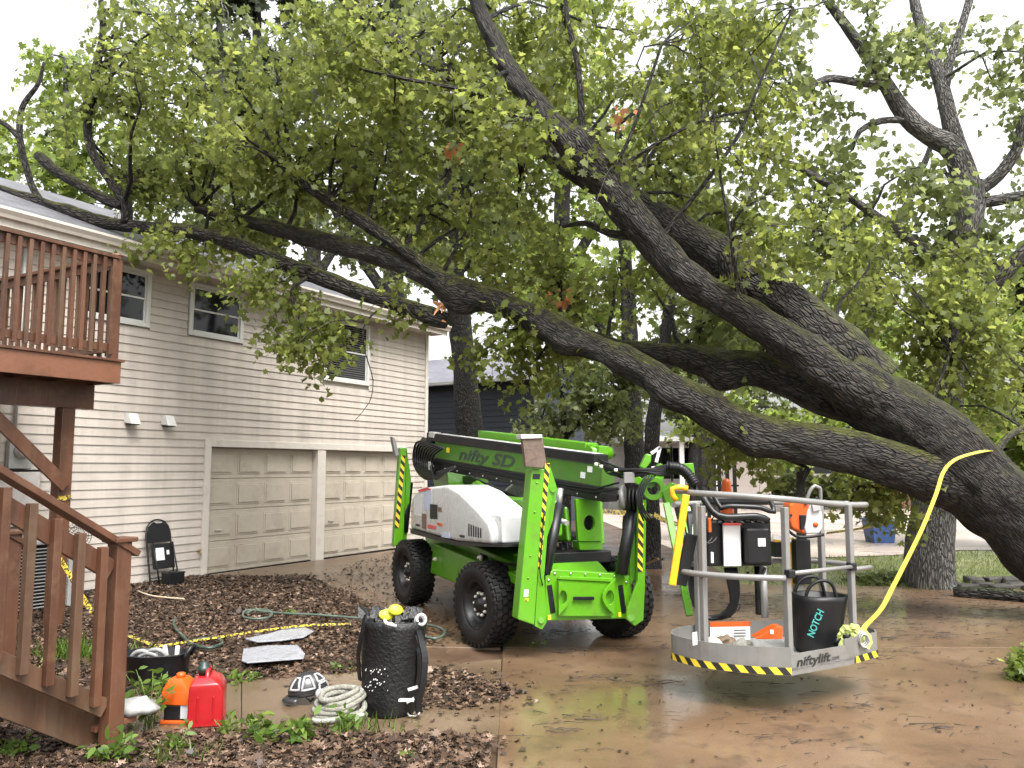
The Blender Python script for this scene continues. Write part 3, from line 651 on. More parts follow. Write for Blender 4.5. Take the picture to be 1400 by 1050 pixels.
rail_run(zero(DS - .07, DO - .14), zero(DS - .07, .06), 16, deck, -1)
for s_, o2 in ((DS - .07, DO - .07), (DS - .07, .10), (-5.9, DO - .07)):
    q = MB(); wbox(q, s_ - .047, s_ + .047, o2 - .047, o2 + .047, DZ - .02, RT - .02); q.build('railing_post', M_stain, deck, .004)
q = MB(); q.lathe([(.07, RT + .019), (.075, RT + .03), (.05, RT + .05), (0, RT + .055)], 20, Matrix.Translation(zero(DS - .07, DO - .07))); q.build('post_cap', M_stain, deck)
q = MB(); wbox(q, DS - .03, DS - .018, DO - .10, DO - .05, RT - .22, RT - .14); q.build('bracket', M_white, deck, .006)

# ================================================================== stairs in front of the deck
NB = G(143, 1024); ns = (NB - HA).dot(HD); no = (NB - HA).dot(HN)
st = thing('staircase', 'brown wooden staircase with slatted railing and stubby newel post beside the gas cans', 'staircase', tuple(NB))
SW = 1.06; rise, run = .178, .285; sl = rise / run
def S(t, o, z): return W(ns - t, no - o, z)          # t back up the flight, o across it away from the near side
for oo in (0, SW):
    q = MB(); q.prism([S(-.02, oo + .05, -.02), S(.04, oo + .05, -.02), S(3.4, oo + .05, 3.36 * sl - .03), S(3.4, oo + .05, 3.4 * sl + .21), S(-.02, oo + .05, .21)], -HN * .04); q.build('stringer', M_weath, st, .004)
for k in range(11):
    for j in range(2):
        q = MB(); a = (-.06 if k else -.22) + k * run + j * .148; e0, e1 = (.092, SW + .048) if k else (-.0, SW + .1)
        q.prism([S(a, e0, rise * (k + 1) - .035 - (0 if k else .03)), S(a + .14, e0, rise * (k + 1) - .035 - (0 if k else .03)), S(a + .14, e1, rise * (k + 1) - .035 - (0 if k else .03)), S(a, e1, rise * (k + 1) - .035 - (0 if k else .03))], UP * .035)
        q.build('tread', M_stain2 if k == 0 else M_weath, st, .004)
for oo in (-.06, SW + .10):
    q = MB(); q.prism([S(-.05, oo - .05, -.02), S(.055, oo - .05, -.02), S(.055, oo + .055, -.02), S(-.05, oo + .055, -.02)], UP * 1.30); q.build('newel_post', M_stain, st, .006)
    q = MB(); q.prism([S(-.075, oo - .075, 1.281), S(.08, oo - .075, 1.281), S(.08, oo + .08, 1.281), S(-.075, oo + .08, 1.281)], UP * .03); q.build('newel_cap', M_stain, st, .006)
    h0 = 1.20
    q = MB(); q.bar(S(-.1, oo - .0, h0 + .02 - .02), S(3.4, oo, h0 + 3.4 * sl), .125, .04); q.build('handrail', M_stain, st, .004)
    q = MB(); q.bar(S(.06, oo, h0 - .09), S(3.4, oo, h0 - .09 + 3.34 * sl), .038, .12); q.build('rail', M_stain, st, .003)
    q = MB(); q.bar(S(.06, oo, .27), S(3.4, oo, .27 + 3.34 * sl), .038, .11); q.build('rail', M_weath, st, .003)
    for i in range(22):
        t = .15 + i * .152
        if t > 3.3: break
        q = MB(); q.bar(S(t, oo - .044, .215 + t * sl), S(t, oo - .044, h0 - .03 + t * sl), .05, .05, HD); q.build('baluster', M_weath if i % 2 else M_stain, st, .003)
# ================================================================== trees
def limb_pts(L):
    """(px, py, width px, distance) -> centre points and radii in metres"""
    P = []; R = []
    for x, y, wpx, Y in L:
        p = PD(x, y, Y); P.append(p); R.append(max(.0012, wpx / 2 * (p - CAM).dot(CF) / F))
    return P, R
def ell(c, r, n, g): 
    q = g.normal(size=(n, 3)); q /= np.linalg.norm(q, axis=1)[:, None]; q *= g.uniform(0.15, 1, n)[:, None] ** .45
    return np.array(c) + q * np.array(r)
def grow(limbs, blobs, g, sprays=11, leaves=22, spread=.55, lsize=.115, leafd=.13, droop=.35):
    """side branches reach from the limbs into the crown volumes, carry twigs, twigs carry leaves"""
    LP_ = np.array([p for P, R in limbs for p in P]); LR = np.array([r for P, R in limbs for r in R])
    br = MB(); tw = MB(); leaf = []
    for c, r, nb in blobs:
        for e in ell(c, r, nb, g):
            d = np.linalg.norm(LP_ - e, axis=1) + g.uniform(0, .8, len(LP_)); i = int(np.argmin(d)); s = LP_[i]; L = np.linalg.norm(e - s)
            k = 6; pts = []; side = g.normal(size=3) * .10 * L
            for j in range(k):
                t = j / (k - 1); p = s + (e - s) * t + side * math.sin(math.pi * t) + np.array([0, 0, .10 * L * math.sin(math.pi * t)]) + g.normal(size=3) * .02 * L * (0 < j < k - 1)
                pts.append(p)
            r0 = min(LR[i] * .45, .012 + .012 * L)
            br.tube(pts, [r0 * (1 - .8 * j / (k - 1)) + .003 for j in range(k)], 6, cap=False)
            P = np.array(pts); dirb = (e - s) / (L + 1e-6)
            for q in range(sprays):
                t = g.uniform(.35, 1.0); a = t * (k - 1); i0 = min(int(a), k - 2); p0 = P[i0] + (P[i0 + 1] - P[i0]) * (a - i0)
                dr = dirb * .5 + g.normal(size=3) * .75; dr[2] = dr[2] * .6 - droop * .5; dr /= np.linalg.norm(dr)
                Ls = g.uniform(.6, 1.3) * spread; mid = p0 + dr * Ls * .5 + np.array([0, 0, .03]); end = p0 + dr * Ls + np.array([0, 0, -droop * .35 * Ls])
                tw.tube([p0, mid, end], [.006, .0045, .0025], 3, cap=False)
                n = int(leaves * g.uniform(.6, 1.3)); u = g.uniform(.25, 1.05, n)[:, None]
                pos = np.where(u < .5, p0 + (mid - p0) * u * 2, mid + (end - mid) * (u - .5) * 2) + g.normal(size=(n, 3)) * leafd * .6
                leaf.append(np.concatenate([pos, g.uniform(0, 1, (n, 1)) * .55 + g.uniform(0, .42)], axis=1))
    leaf = np.concatenate(leaf)
    return br, tw, leaf[:, :3], leaf[:, 3]

# ---- the fallen tree -------------------------------------------------------------------
TR = [(1545, 830, 150, 9.4), (1490, 790, 125, 9.45), (1435, 752, 110, 9.5), (1385, 705, 104, 9.5), (1335, 660, 104, 9.48), (1285, 614, 106, 9.45), (1235, 574, 98, 9.45), (1185, 540, 86, 9.45), (1150, 512, 74, 9.5)]
LA = [(1320, 662, 80, 9.45), (1275, 650, 76, 9.35), (1230, 638, 68, 9.25), (1164, 618, 60, 9.2), (1100, 606, 58, 9.2), (1033, 592, 57, 9.25), (985, 568, 52, 9.3), (950, 548, 50, 9.35), (912, 530, 48, 9.4), (890, 512, 42, 9.5), (836, 484, 36, 9.7), (780, 462, 38, 9.9), (745, 444, 40, 10.0), (705, 424, 35, 10.1), (665, 408, 36, 10.25), (625, 398, 44, 10.4), (600, 386, 30, 10.5), (560, 366, 28, 10.65), (510, 348, 29, 10.85), (450, 332, 27, 11.1), (390, 316, 22, 11.4), (330, 300, 16, 11.6), (270, 285, 10, 11.9)]
LA2 = [(640, 398, 24, 10.35), (600, 378, 20, 10.45), (550, 340, 18, 10.6), (500, 306, 18, 10.75), (450, 274, 17, 10.9), (415, 252, 15, 11), (396, 240, 13, 11.05)]
LA3 = [(612, 440, 22, 10.5), (590, 432, 26, 10.52), (560, 421, 23, 10.6), (500, 402, 23, 10.75), (440, 380, 23, 10.95), (380, 357, 23, 11.15), (330, 336, 21, 11.3), (280, 320, 20, 11.45), (230, 314, 19, 11.6), (180, 309, 18, 11.72), (140, 303, 18, 11.8), (100, 291, 18, 11.85), (62, 279, 16, 11.9), (30, 268, 13, 11.9), (-10, 254, 9, 11.9)]
LA4 = [(172, 305, 16, 11.7), (172, 278, 15, 11.7), (150, 245, 14, 11.72), (128, 212, 13, 11.75), (120, 178, 12, 11.8), (124, 135, 12, 11.8), (132, 90, 11, 11.8), (140, 50, 9, 11.8), (140, 15, 7, 11.8), (130, -40, 6, 11.8)]
LA5 = [(168, 282, 14, 11.72), (140, 270, 15, 11.75), (105, 250, 15, 11.8), (75, 232, 15, 11.85), (52, 212, 14, 11.9)]
LA6 = [(60, 280, 10, 11.95), (42, 250, 9, 12.0), (28, 192, 9, 12.05), (30, 148, 8, 12.1), (52, 115, 6, 12.1), (60, 86, 4, 12.1)]
LA7 = [(28, 190, 8, 12.05), (10, 172, 7, 12.0), (-15, 158, 6, 12.0)]
LA8 = [(125, 140, 7, 11.8), (98, 155, 6, 11.85), (75, 175, 5, 11.9), (62, 185, 4, 11.9)]
LB1 = [(1215, 560, 70, 9.4), (1165, 532, 66, 9.3), (1110, 490, 58, 9.25), (1050, 449, 50, 9.2), (1000, 418, 44, 9.2), (950, 388, 46, 9.2), (905, 345, 45, 9.25), (856, 285, 47, 9.3), (825, 243, 46, 9.35), (790, 207, 42, 9.45), (755, 168, 35, 9.55), (727, 136, 31, 9.6), (700, 98, 26, 9.7), (680, 65, 24, 9.8), (662, 28, 22, 9.9), (648, -5, 20, 10), (630, -60, 15, 10.1)]
LB2 = [(1200, 530, 78, 9.7), (1120, 458, 76, 9.9), (1050, 403, 74, 10.05), (985, 355, 64, 10.2), (930, 318, 48, 10.3), (850, 268, 40, 10.45), (775, 222, 34, 10.55), (720, 180, 28, 10.7), (670, 140, 24, 10.85), (610, 98, 20, 11), (548, 58, 18, 11.2), (480, 10, 14, 11.4), (430, -50, 9, 11.6)]
LBS = [(1012, 410, 26, 9.95), (1000, 380, 27, 9.8), (992, 345, 25, 9.75)]
LC = [(1195, 560, 64, 9.8), (1140, 545, 56, 10), (1090, 525, 50, 10.2), (1030, 504, 46, 10.4), (985, 500, 46, 10.55), (940, 488, 36, 10.7), (885, 480, 24, 10.95), (830, 468, 16, 11.2), (770, 440, 10, 11.5)]
LD_ = [(862, 322, 14, 9.35), (830, 318, 10, 9.5), (800, 305, 8, 9.7), (770, 310, 5, 9.9)]
SM = [[(798, 200, 14, 9.4), (795, 160, 10, 9.35), (790, 90, 8, 9.3), (775, 20, 7, 9.3), (772, -30, 5, 9.3)],
      [(900, 330, 8, 9.2), (1000, 200, 5, 9.0), (1040, 110, 4, 8.9), (1085, 10, 3, 8.9)],
      [(838, 235, 6, 9.3), (900, 195, 5, 9.2), (960, 165, 4, 9.1), (1030, 150, 3, 9.0)],
      [(830, 240, 7, 9.3), (860, 190, 5, 9.2), (905, 60, 4, 9.2)],
      [(720, 150, 9, 9.6), (660, 128, 8, 9.7), (620, 120, 6, 9.75), (540, 105, 5, 9.8), (450, 85, 3, 9.9)],
      [(530, 415, 3, 10.6), (500, 440, 2.4, 10.5), (498, 475, 1.8, 10.45), (510, 520, 1.3, 10.4), (505, 550, 1, 10.4), (485, 575, .7, 10.4)],
      [(420, 380, 6, 10.9), (398, 400, 5, 10.8), (412, 445, 4, 10.7), (405, 480, 3, 10.65)],
      [(1105, 640, 9, 9.3), (1092, 670, 6, 9.3), (1078, 720, 4, 9.3)],
      [(1010, 430, 7, 9.1), (1000, 330, 5, 9.0), (985, 240, 4, 9.0), (975, 150, 3, 9.0)],
      [(1195, 640, 8, 9.3), (1215, 600, 6, 10.1), (1250, 600, 5, 10.3), (1300, 480, 4, 10.6)],
      [(1350, 640, 12, 9.6), (1375, 600, 9, 10), (1398, 585, 8, 10.4), (1440, 560, 6, 10.8)]]
base = PD(1600, 850, 9.4); base.z = 0
ft = thing('fallen_tree', 'huge uprooted mossy tree leaning across the driveway onto the house roof', 'tree', tuple(base))
limbs = []
KN = [(PD(x, y, Y), r, a) for x, y, Y, r, a in ((906, 566, 9.25, .26, .09), (1030, 626, 9.1, .28, .07), (850, 492, 9.6, .26, .08), (802, 194, 9.35, .34, .11), (842, 226, 9.3, .28, .10), (630, 412, 10.3, .34, .12), (990, 520, 10.4, .34, .12), (765, 482, 9.85, .26, .08))]
def add_limb(L, name, rough, n=22, fine=.05, seed=0, m=M_bark):
    P, R = limb_pts(L); limbs.append((P, R)); q = MB(); q.tube(P, R, n, rough=rough, seed=seed, fine=fine, knots=KN if rough > .01 else ()); return q.build(name, m, ft)
P0, R0 = limb_pts(TR); P0 = [V((base.x + .75, base.y - .1, -.25)), V((base.x + .28, base.y, .15))] + P0; R0 = [.85, .66] + R0
q = MB(); q.tube(P0, R0, 44, rough=.05, seed=1, fine=.045); trunk = q.build('trunk', M_bark, ft); limbs.append((P0[5:], R0[5:]))
for i, (L, ro, n) in enumerate(((LA, .035, 34), (LB1, .035, 34), (LB2, .04, 34), (LC, .03, 28), (LA2, .02, 20), (LA3, .022, 22), (LA4, .014, 16), (LA5, .014, 16), (LA6, .006, 12), (LA7, .005, 10), (LA8, .004, 8), (LBS, .02, 24), (LD_, .008, 12))):
    add_limb(L, 'limb', ro, n, .05 if i < 6 else .08, i + 2)
for i, L in enumerate(SM): add_limb(L, 'branch', 0, 8, .1, 30 + i)
# knots, and the torn wood where the limb broke
for i in range(9):
    a = PD(606 + random.uniform(-8, 8), 426 + random.uniform(-12, 14), 10.42); b_ = a + V((random.uniform(-.16, .10), random.uniform(-.1, .05), random.uniform(-.14, .05)))
    MB().bar(a, b_, .05, .035, (0, 1, .3), w1=.008, h1=.008).build('splinter', M_stump, ft)
B = lambda x, y, Y, rx, ry, rz, n: (tuple(PD(x, y, Y)), (rx, ry, rz), n)
blobs = [B(140, 110, 11.8, .75, .7, 1.1, 6), B(225, 220, 12, 1.1, .9, .7, 11), B(310, 110, 11.8, 1.25, 1.1, 1.2, 17), B(290, 300, 11.9, 1.0, .5, .3, 5), B(405, 440, 10.75, .5, .35, .55, 6),
         B(450, 160, 11.4, 1.3, 1.2, 1.3, 20), B(600, 60, 11.2, 1.4, 1.2, 1.0, 18), B(540, 260, 11.3, 1.2, 1.0, .8, 13), B(680, 290, 11.3, 1.2, 1.1, .85, 13), B(770, 90, 11, 1.3, 1.2, 1.1, 15),
         B(820, 380, 11.5, 1.0, .9, .6, 9), B(940, 110, 11, 1.2, 1.1, 1.1, 14), B(990, 250, 11.2, 1.0, 1.0, .9, 10), B(1120, 380, 11, .9, .7, .8, 8), B(1195, 690, 10.1, .45, .35, .38, 4),
         B(985, 605, 10.2, .5, .35, .3, 3), B(1320, 520, 11.2, .9, .6, .75, 9), B(600, 190, 9.2, 1.2, .45, .9, 4), B(330, 200, 10.6, 1.0, .5, .6, 3), B(1050, 340, 9.1, .7, .4, .5, 3), B(720, 440, 10.4, .6, .4, .3, 4),
         B(330, 380, 10.8, .3, .2, .25, 2), B(250, 345, 11.2, .4, .2, .2, 2), B(540, 440, 10.5, .25, .2, .2, 1), B(870, 150, 9.2, 1.1, .4, .9, 3), B(1010, 60, 9.6, .9, .5, .7, 5), B(500, 60, 10, 1.2, .6, .8, 6), B(200, 160, 10.8, .9, .5, .8, 4), B(1270, 430, 11.2, .8, .4, .6, 8), B(1200, 330, 11.1, .7, .5, .45, 5), B(1345, 450, 11.3, .6, .4, .5, 6), B(1290, 350, 11.4, .6, .4, .35, 4), B(760, 520, 10.8, .5, .3, .25, 3), B(690, 470, 10.6, .35, .3, .25, 2)]
g1 = np.random.default_rng(11)
br, tw, lp, lv = grow(limbs, blobs, g1, 6, 28, .64, .115, .16)
br.build('branches', M_bark3, ft, kind='stuff'); tw.build('twigs', M_twig, ft, kind='stuff')
lv = lv * .96; rd_ = [PD(768, 405, 10.2), PD(848, 160, 9.5), PD(622, 208, 10.4)]
for p in rd_:
    k = g1.normal(size=(18, 3)) * .07 + np.array(p); lp = np.concatenate([lp, k]); lv = np.concatenate([lv, g1.uniform(.985, 1, 18)])
hf = g1.uniform(size=len(lp)) < .5; leaf_cloud('leaves', lp[hf], .100, M_leaf, ft, 'lobed', .7, lv[hf], r=g1); leaf_cloud('leaves', lp[~hf], .092, M_leaf, ft, 'broad', .8, lv[~hf], r=g1)

# ---- standing trees --------------------------------------------------------------------
def standing(name, label, base, trunk_pts, limb_list, blobs, bark, leafm, seed, group=None, **kw):
    t = thing(name, label, 'tree', tuple(base), group); g = np.random.default_rng(seed); LL = []
    P, R = limb_pts(trunk_pts); P = [V((base[0], base[1], -.1))] + P; R = [R[0] * 1.25] + R
    q = MB(); q.tube(P, R, 20, rough=.02, seed=seed, fine=.12); q.build('trunk', bark, t); LL.append((P[1:], R[1:]))
    for L in limb_list:
        P, R = limb_pts(L); q = MB(); q.tube(P, R, 14, rough=.012, seed=seed + 3, fine=.12); q.build('limb', bark, t); LL.append((P, R))
    kk = dict(sprays=6, leaves=10, spread=.9, leafd=.22); sz = kw.pop('size', .2); kind = kw.pop('kind', 'clump'); dr = kw.pop('ldroop', .5); kk.update(kw)
    br, tw, lp, lv = grow(LL, blobs, g, **kk)
    br.build('branches', bark, t, kind='stuff')
    leaf_cloud('crown', lp, sz, leafm, t, kind, dr, lv, r=g); return t
# the oak behind the fallen trunk
ob = G(1272, 803)
standing('oak_tree', 'tall pale barked oak with forked limbs standing behind the leaning trunk', ob,
    [(1270, 790, 66, 12.2), (1272, 740, 60, 12.2), (1276, 690, 56, 12.2), (1284, 600, 54, 12.3), (1295, 500, 50, 12.4), (1305, 420, 46, 12.5), (1315, 340, 42, 12.5), (1325, 280, 40, 12.6), (1325, 250, 40, 12.6)],
    [[(1325, 262, 34, 12.6), (1305, 205, 32, 12.6), (1270, 185, 26, 12.6), (1240, 160, 24, 12.6), (1210, 115, 20, 12.6), (1185, 75, 17, 12.6), (1160, 40, 14, 12.6), (1130, 0, 11, 12.6), (1100, -40, 8, 12.6)],
     [(1318, 235, 30, 12.65), (1300, 170, 22, 12.7), (1285, 110, 18, 12.8), (1268, 60, 16, 12.9), (1252, 10, 14, 13), (1245, -40, 10, 13)],
     [(1292, 120, 13, 12.75), (1300, 80, 12, 12.8), (1312, 45, 11, 12.8), (1325, 0, 10, 12.8), (1335, -40, 8, 12.8)],
     [(1335, 262, 18, 12.6), (1365, 240, 17, 12.5), (1390, 205, 16, 12.4), (1398, 170, 14, 12.3), (1420, 120, 10, 12.2)],
     [(1335, 278, 16, 12.6), (1375, 272, 16, 12.5), (1420, 262, 13, 12.4), (1470, 240, 9, 12.3)],
     [(1212, 118, 12, 12.6), (1170, 112, 11, 12.4), (1130, 108, 10, 12.2), (1092, 128, 7, 12.1)],
     [(1248, 165, 10, 12.6), (1205, 165, 9, 12.5), (1175, 180, 8, 12.4), (1165, 205, 5, 12.4)],
     [(1305, 420, 24, 12.5), (1275, 355, 18, 12.4), (1240, 325, 14, 12.3), (1190, 290, 12, 12.2), (1120, 245, 10, 12), (1060, 215, 8, 11.9), (1020, 200, 6, 11.8)],
     [(1310, 410, 26, 12.5), (1355, 390, 22, 12.3), (1400, 345, 20, 12), (1450, 310, 16, 11.7)]],
    [B(1100, 170, 12, 1.0, .9, .9, 5), B(1200, 60, 12.5, 1.2, 1.0, .8, 4), B(1180, 260, 12.4, 1.2, .9, .7, 6), B(1340, 60, 12.8, 1.0, 1, 1.0, 4), B(1390, 130, 12.2, .7, .8, .8, 4), B(1270, 350, 12.8, .9, .8, .5, 6), B(1370, 340, 12.5, .7, .7, .7, 5), B(1040, 60, 12.3, .9, .8, .9, 6), B(1130, 330, 12.3, .8, .8, .5, 6)],
    M_bark2, M_leaf2, 21, size=.115, kind='broad', leaves=17, spread=.65, leafd=.16, sprays=8)
# dark trunk between the two houses
tb = PD(652, 700, 20.5); tb.z = 0
standing('maple_tree', 'dark trunked tree rising between the beige house and the navy house', tb,
    [(648, 640, 40, 20.5), (643, 600, 38, 20.5), (636, 520, 34, 20.5), (630, 450, 31, 20.5), (622, 380, 28, 20.5), (615, 280, 24, 20.6), (606, 180, 18, 20.8), (600, 80, 12, 21)],
    [[(622, 380, 16, 20.5), (575, 300, 12, 20.6), (520, 220, 8, 21)], [(615, 290, 16, 20.6), (680, 220, 12, 20.3), (740, 150, 8, 20)]],
    [B(610, 330, 20.5, 2.2, 1.6, 1.2, 14), B(560, 200, 21, 2.4, 1.8, 1.7, 18), B(700, 200, 20.5, 2.3, 1.8, 1.7, 18), B(620, 70, 21, 2.6, 2, 1.6, 16)], M_bark3, M_leaf2, 22, size=.24)
tb = PD(868, 720, 18); tb.z = 0
standing('hackberry_tree', 'slim dark tree trunk standing just behind the lift boom', tb,
    [(868, 690, 30, 18), (868, 640, 28, 18), (866, 580, 27, 18), (862, 500, 24, 18), (858, 400, 20, 18.2), (850, 280, 15, 18.4), (845, 180, 10, 18.6)], [[(862, 500, 14, 18), (800, 420, 9, 18.3), (760, 360, 6, 18.5)]],
    [B(780, 400, 18.5, 1.6, 1.3, 1.1, 12), B(870, 330, 18.5, 1.8, 1.4, 1.2, 12), B(800, 220, 18.8, 1.9, 1.5, 1.4, 12)], M_bark3, M_leafb, 23, size=.22)
tb = G(893, 779)
standing('elm_tree', 'leaning dark tree trunk rooted in bare earth beyond the lift', tb,
    [(893, 765, 22, 14.5), (892, 700, 21, 14.5), (890, 640, 20, 14.5), (893, 580, 20, 14.5), (902, 520, 18, 14.6), (912, 440, 16, 14.8), (925, 340, 12, 15)], [[(902, 520, 10, 14.6), (960, 440, 8, 14.8), (1010, 380, 5, 15)]],
    [B(960, 430, 15.2, 1.2, 1.0, .8, 10), B(900, 250, 15.2, 1.4, 1.1, 1.0, 10), B(1030, 480, 15.6, 1.1, .9, .6, 8)], M_bark3, M_leaf2, 24, size=.2)
# trees behind the beige house
def far_tree(name, label, px, Y, top, wpx, blobs, bark, lm, seed, **kw):
    tb = PD(px, 640, Y); tb.z = 0
    standing(name, label, tb, [(px, 600, wpx, Y), (px + 4, 480, wpx * .9, Y), (px - 3, 360, wpx * .75, Y), (px + 2, (top + 360) / 2, wpx * .5, Y), (px, top, wpx * .2, Y)],
             [[(px, 420, wpx * .5, Y), (px - 60, 330, wpx * .35, Y), (px - 110, 230, wpx * .2, Y)], [(px, 380, wpx * .5, Y), (px + 60, 280, wpx * .35, Y + .5), (px + 100, 180, wpx * .2, Y + .5)]], blobs, bark, lm, seed, **kw)
far_tree('ash_tree', 'light green tree rising above the roof behind the house corner', 90, 24, 80, 30, [B(60, 190, 24, 2.2, 2, 1.6, 16), B(20, 240, 23, 1.6, 1.6, 1.0, 12), B(150, 230, 24, 2.2, 2, 1.3, 14), B(110, 130, 25, 1.5, 1.5, 1.2, 8)], M_bark4, M_leafb, 25, size=.26)
far_tree('birch_tree', 'pale grey barked tree with slanting limbs seen through the leaves behind the roof', 300, 22, 0, 26, [B(250, 60, 22, 1.9, 1.6, 1.6, 12), B(300, 260, 22, 2.6, 1.8, 1.3, 16), B(380, 330, 22.5, 2.2, 1.8, .9, 12)], M_bark4, M_leaf2, 26, size=.24)
far_tree('pale_barked_tree', 'second pale grey barked tree seen through the leaves above the garage', 432, 23, 20, 26, [B(430, 90, 23, 2.2, 1.8, 1.8, 14), B(500, 300, 23, 2.4, 1.8, 1.2, 14)], M_bark4, M_leaf2, 27, size=.24)
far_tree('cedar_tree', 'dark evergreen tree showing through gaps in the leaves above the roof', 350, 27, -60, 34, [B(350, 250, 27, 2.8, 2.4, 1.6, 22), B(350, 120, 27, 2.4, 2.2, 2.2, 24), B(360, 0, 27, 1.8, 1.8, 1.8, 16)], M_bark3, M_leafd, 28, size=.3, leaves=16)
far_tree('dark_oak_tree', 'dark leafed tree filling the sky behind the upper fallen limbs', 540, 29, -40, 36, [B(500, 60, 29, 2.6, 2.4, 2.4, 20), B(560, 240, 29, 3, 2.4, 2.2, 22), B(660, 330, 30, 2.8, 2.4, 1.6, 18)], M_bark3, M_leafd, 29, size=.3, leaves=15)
far_tree('linden_tree', 'yellow green tree far behind the crossing limbs', 770, 31, -40, 34, [B(760, 80, 31, 3, 2.6, 2.8, 22), B(760, 260, 31, 3.2, 2.6, 2.2, 20), B(700, 420, 30, 2.6, 2, 1.4, 14)], M_bark3, M_leafb, 30, size=.32, leaves=14)
far_tree('poplar_tree', 'green tree far beyond the lift and the porch', 960, 33, 20, 34, [B(950, 130, 33, 3, 2.6, 2.6, 18), B(960, 330, 33, 3.4, 2.6, 2.2, 20), B(1060, 450, 33, 2.6, 2, 1.6, 14), B(960, 550, 34, 2.6, 2, 1.0, 14), B(1060, 560, 34, 2.6, 2, 1.0, 14), B(880, 520, 34, 2, 2, 1.2, 10)], M_bark3, M_leaf2, 31, size=.32, leaves=14)
far_tree('walnut_tree', 'pale green tree beyond the far driveway behind the oak', 1180, 34, 300, 30, [B(1160, 430, 34, 3, 2.4, 1.8, 18), B(1240, 540, 34, 3, 2.4, 1.6, 16), B(1120, 560, 32, 2, 1.6, 1.2, 10)], M_bark3, M_leafb, 32, size=.32, leaves=14)
far_tree('sweetgum_tree', 'bright green tree filling the gap beside the leaning trunk and oak', 1400, 18, 330, 22, [B(1380, 520, 18, 1.7, 1.4, 1.3, 20), B(1320, 590, 17.5, 1.2, 1, .7, 12), B(1400, 640, 17.5, .9, .9, .7, 9), B(1370, 420, 19, 1.6, 1.4, 1.0, 12)], M_bark3, M_leafb, 33, size=.2, leaves=16)
tb = PD(1095, 700, 19); tb.z = 0
standing('dogwood_tree', 'low light green tree seen beneath the leaning trunk beyond the basket', tb, [(1095, 690, 12, 19), (1094, 650, 11, 19), (1090, 610, 9, 19), (1086, 570, 6, 19)], [[(1092, 640, 7, 19), (1130, 600, 5, 19), (1170, 580, 3, 19)], [(1090, 610, 6, 19), (1050, 585, 4, 19), (1010, 575, 3, 19)]],
    [B(1060, 580, 19, .9, .7, .5, 8), B(1130, 600, 19, .9, .7, .55, 8), B(1180, 630, 19, .6, .6, .4, 5), B(1000, 565, 19.5, .8, .6, .4, 8), B(960, 590, 20, .6, .5, .3, 5), B(1060, 620, 19, .6, .5, .3, 5)], M_bark3, M_leafb, 45, size=.14, kind='broad', leaves=14, spread=.55, leafd=.14)
# bushes
def bush(name, label, blobs, lm, seed, size=.12, n=900, kind='clump', stems=True, cat='shrub', group=None):
    g = np.random.default_rng(seed); c0 = V(blobs[0][0]); root = (c0.x, c0.y, 0.0)
    t = thing(name, label, cat, root, group); pos = np.concatenate([ell(c, r, int(n * nn), g) for c, r, nn in blobs]); pos = pos[pos[:, 2] > .02]
    leaf_cloud('foliage', pos, size, lm, t, kind, .2, r=g)
    q = MB()
    for i in range(10):
        e = pos[g.integers(len(pos))]; q.tube([root, (V(root) + V(e)) / 2 + V((g.normal() * .03, g.normal() * .03, .03)), V(e)], [.02, .012, .004], 5)
    q.build('stems', M_twig, t); return t
tb = PD(775, 720, 16.5); tb.z = 0
standing('serviceberry_tree', 'small leafy tree with low spreading branches behind the lift beside the navy house', tb, [(775, 690, 12, 16.5), (776, 640, 11, 16.5), (772, 590, 9, 16.5), (768, 540, 6, 16.5)], [[(774, 620, 6, 16.5), (740, 590, 5, 16.4), (705, 580, 3, 16.3)], [(772, 600, 6, 16.5), (810, 560, 5, 16.5), (850, 540, 3, 16.6)]], [B(790, 560, 16.5, .8, .6, .5, 9), B(730, 585, 16.4, .4, .4, .25, 4), B(840, 580, 16.6, .5, .5, .4, 7), B(800, 510, 16.5, .7, .5, .4, 7), B(860, 500, 17, .8, .6, .5, 8), B(770, 470, 17, .5, .5, .3, 4)], M_bark3, M_leaf2, 41, size=.13, kind='lobed', leaves=14, spread=.55, leafd=.13)
bush('hedge', 'long clipped green hedge along the far side of the neighbouring driveway', [B(1090, 668, 36.5, 1.5, .6, .75, 1), B(1150, 672, 36.5, 1.6, .6, .8, 1), B(1220, 672, 36.5, 1.7, .6, .8, 1), B(1300, 672, 36.5, 1.9, .6, .8, 1), B(1390, 672, 36.5, 2, .6, .85, 1), B(1490, 672, 36.5, 2.4, .6, .85, 1)], M_leaf2, 42, .26, 800, cat='hedge')
bush('small_shrub', 'clipped green shrub spreading at the very edge of the driveway', [(tuple(G(1405, 935)), (.17, .2, .32), 1)], M_leafb, 43, .06, 700)
bush('ground_shrub', 'low dark leafy shrub at the foot of the standing oak', [(tuple(G(1215, 800)), (.5, .3, .22), 1), (tuple(G(1180, 795)), (.35, .2, .12), .5)], M_leaf2, 44, .09, 700)
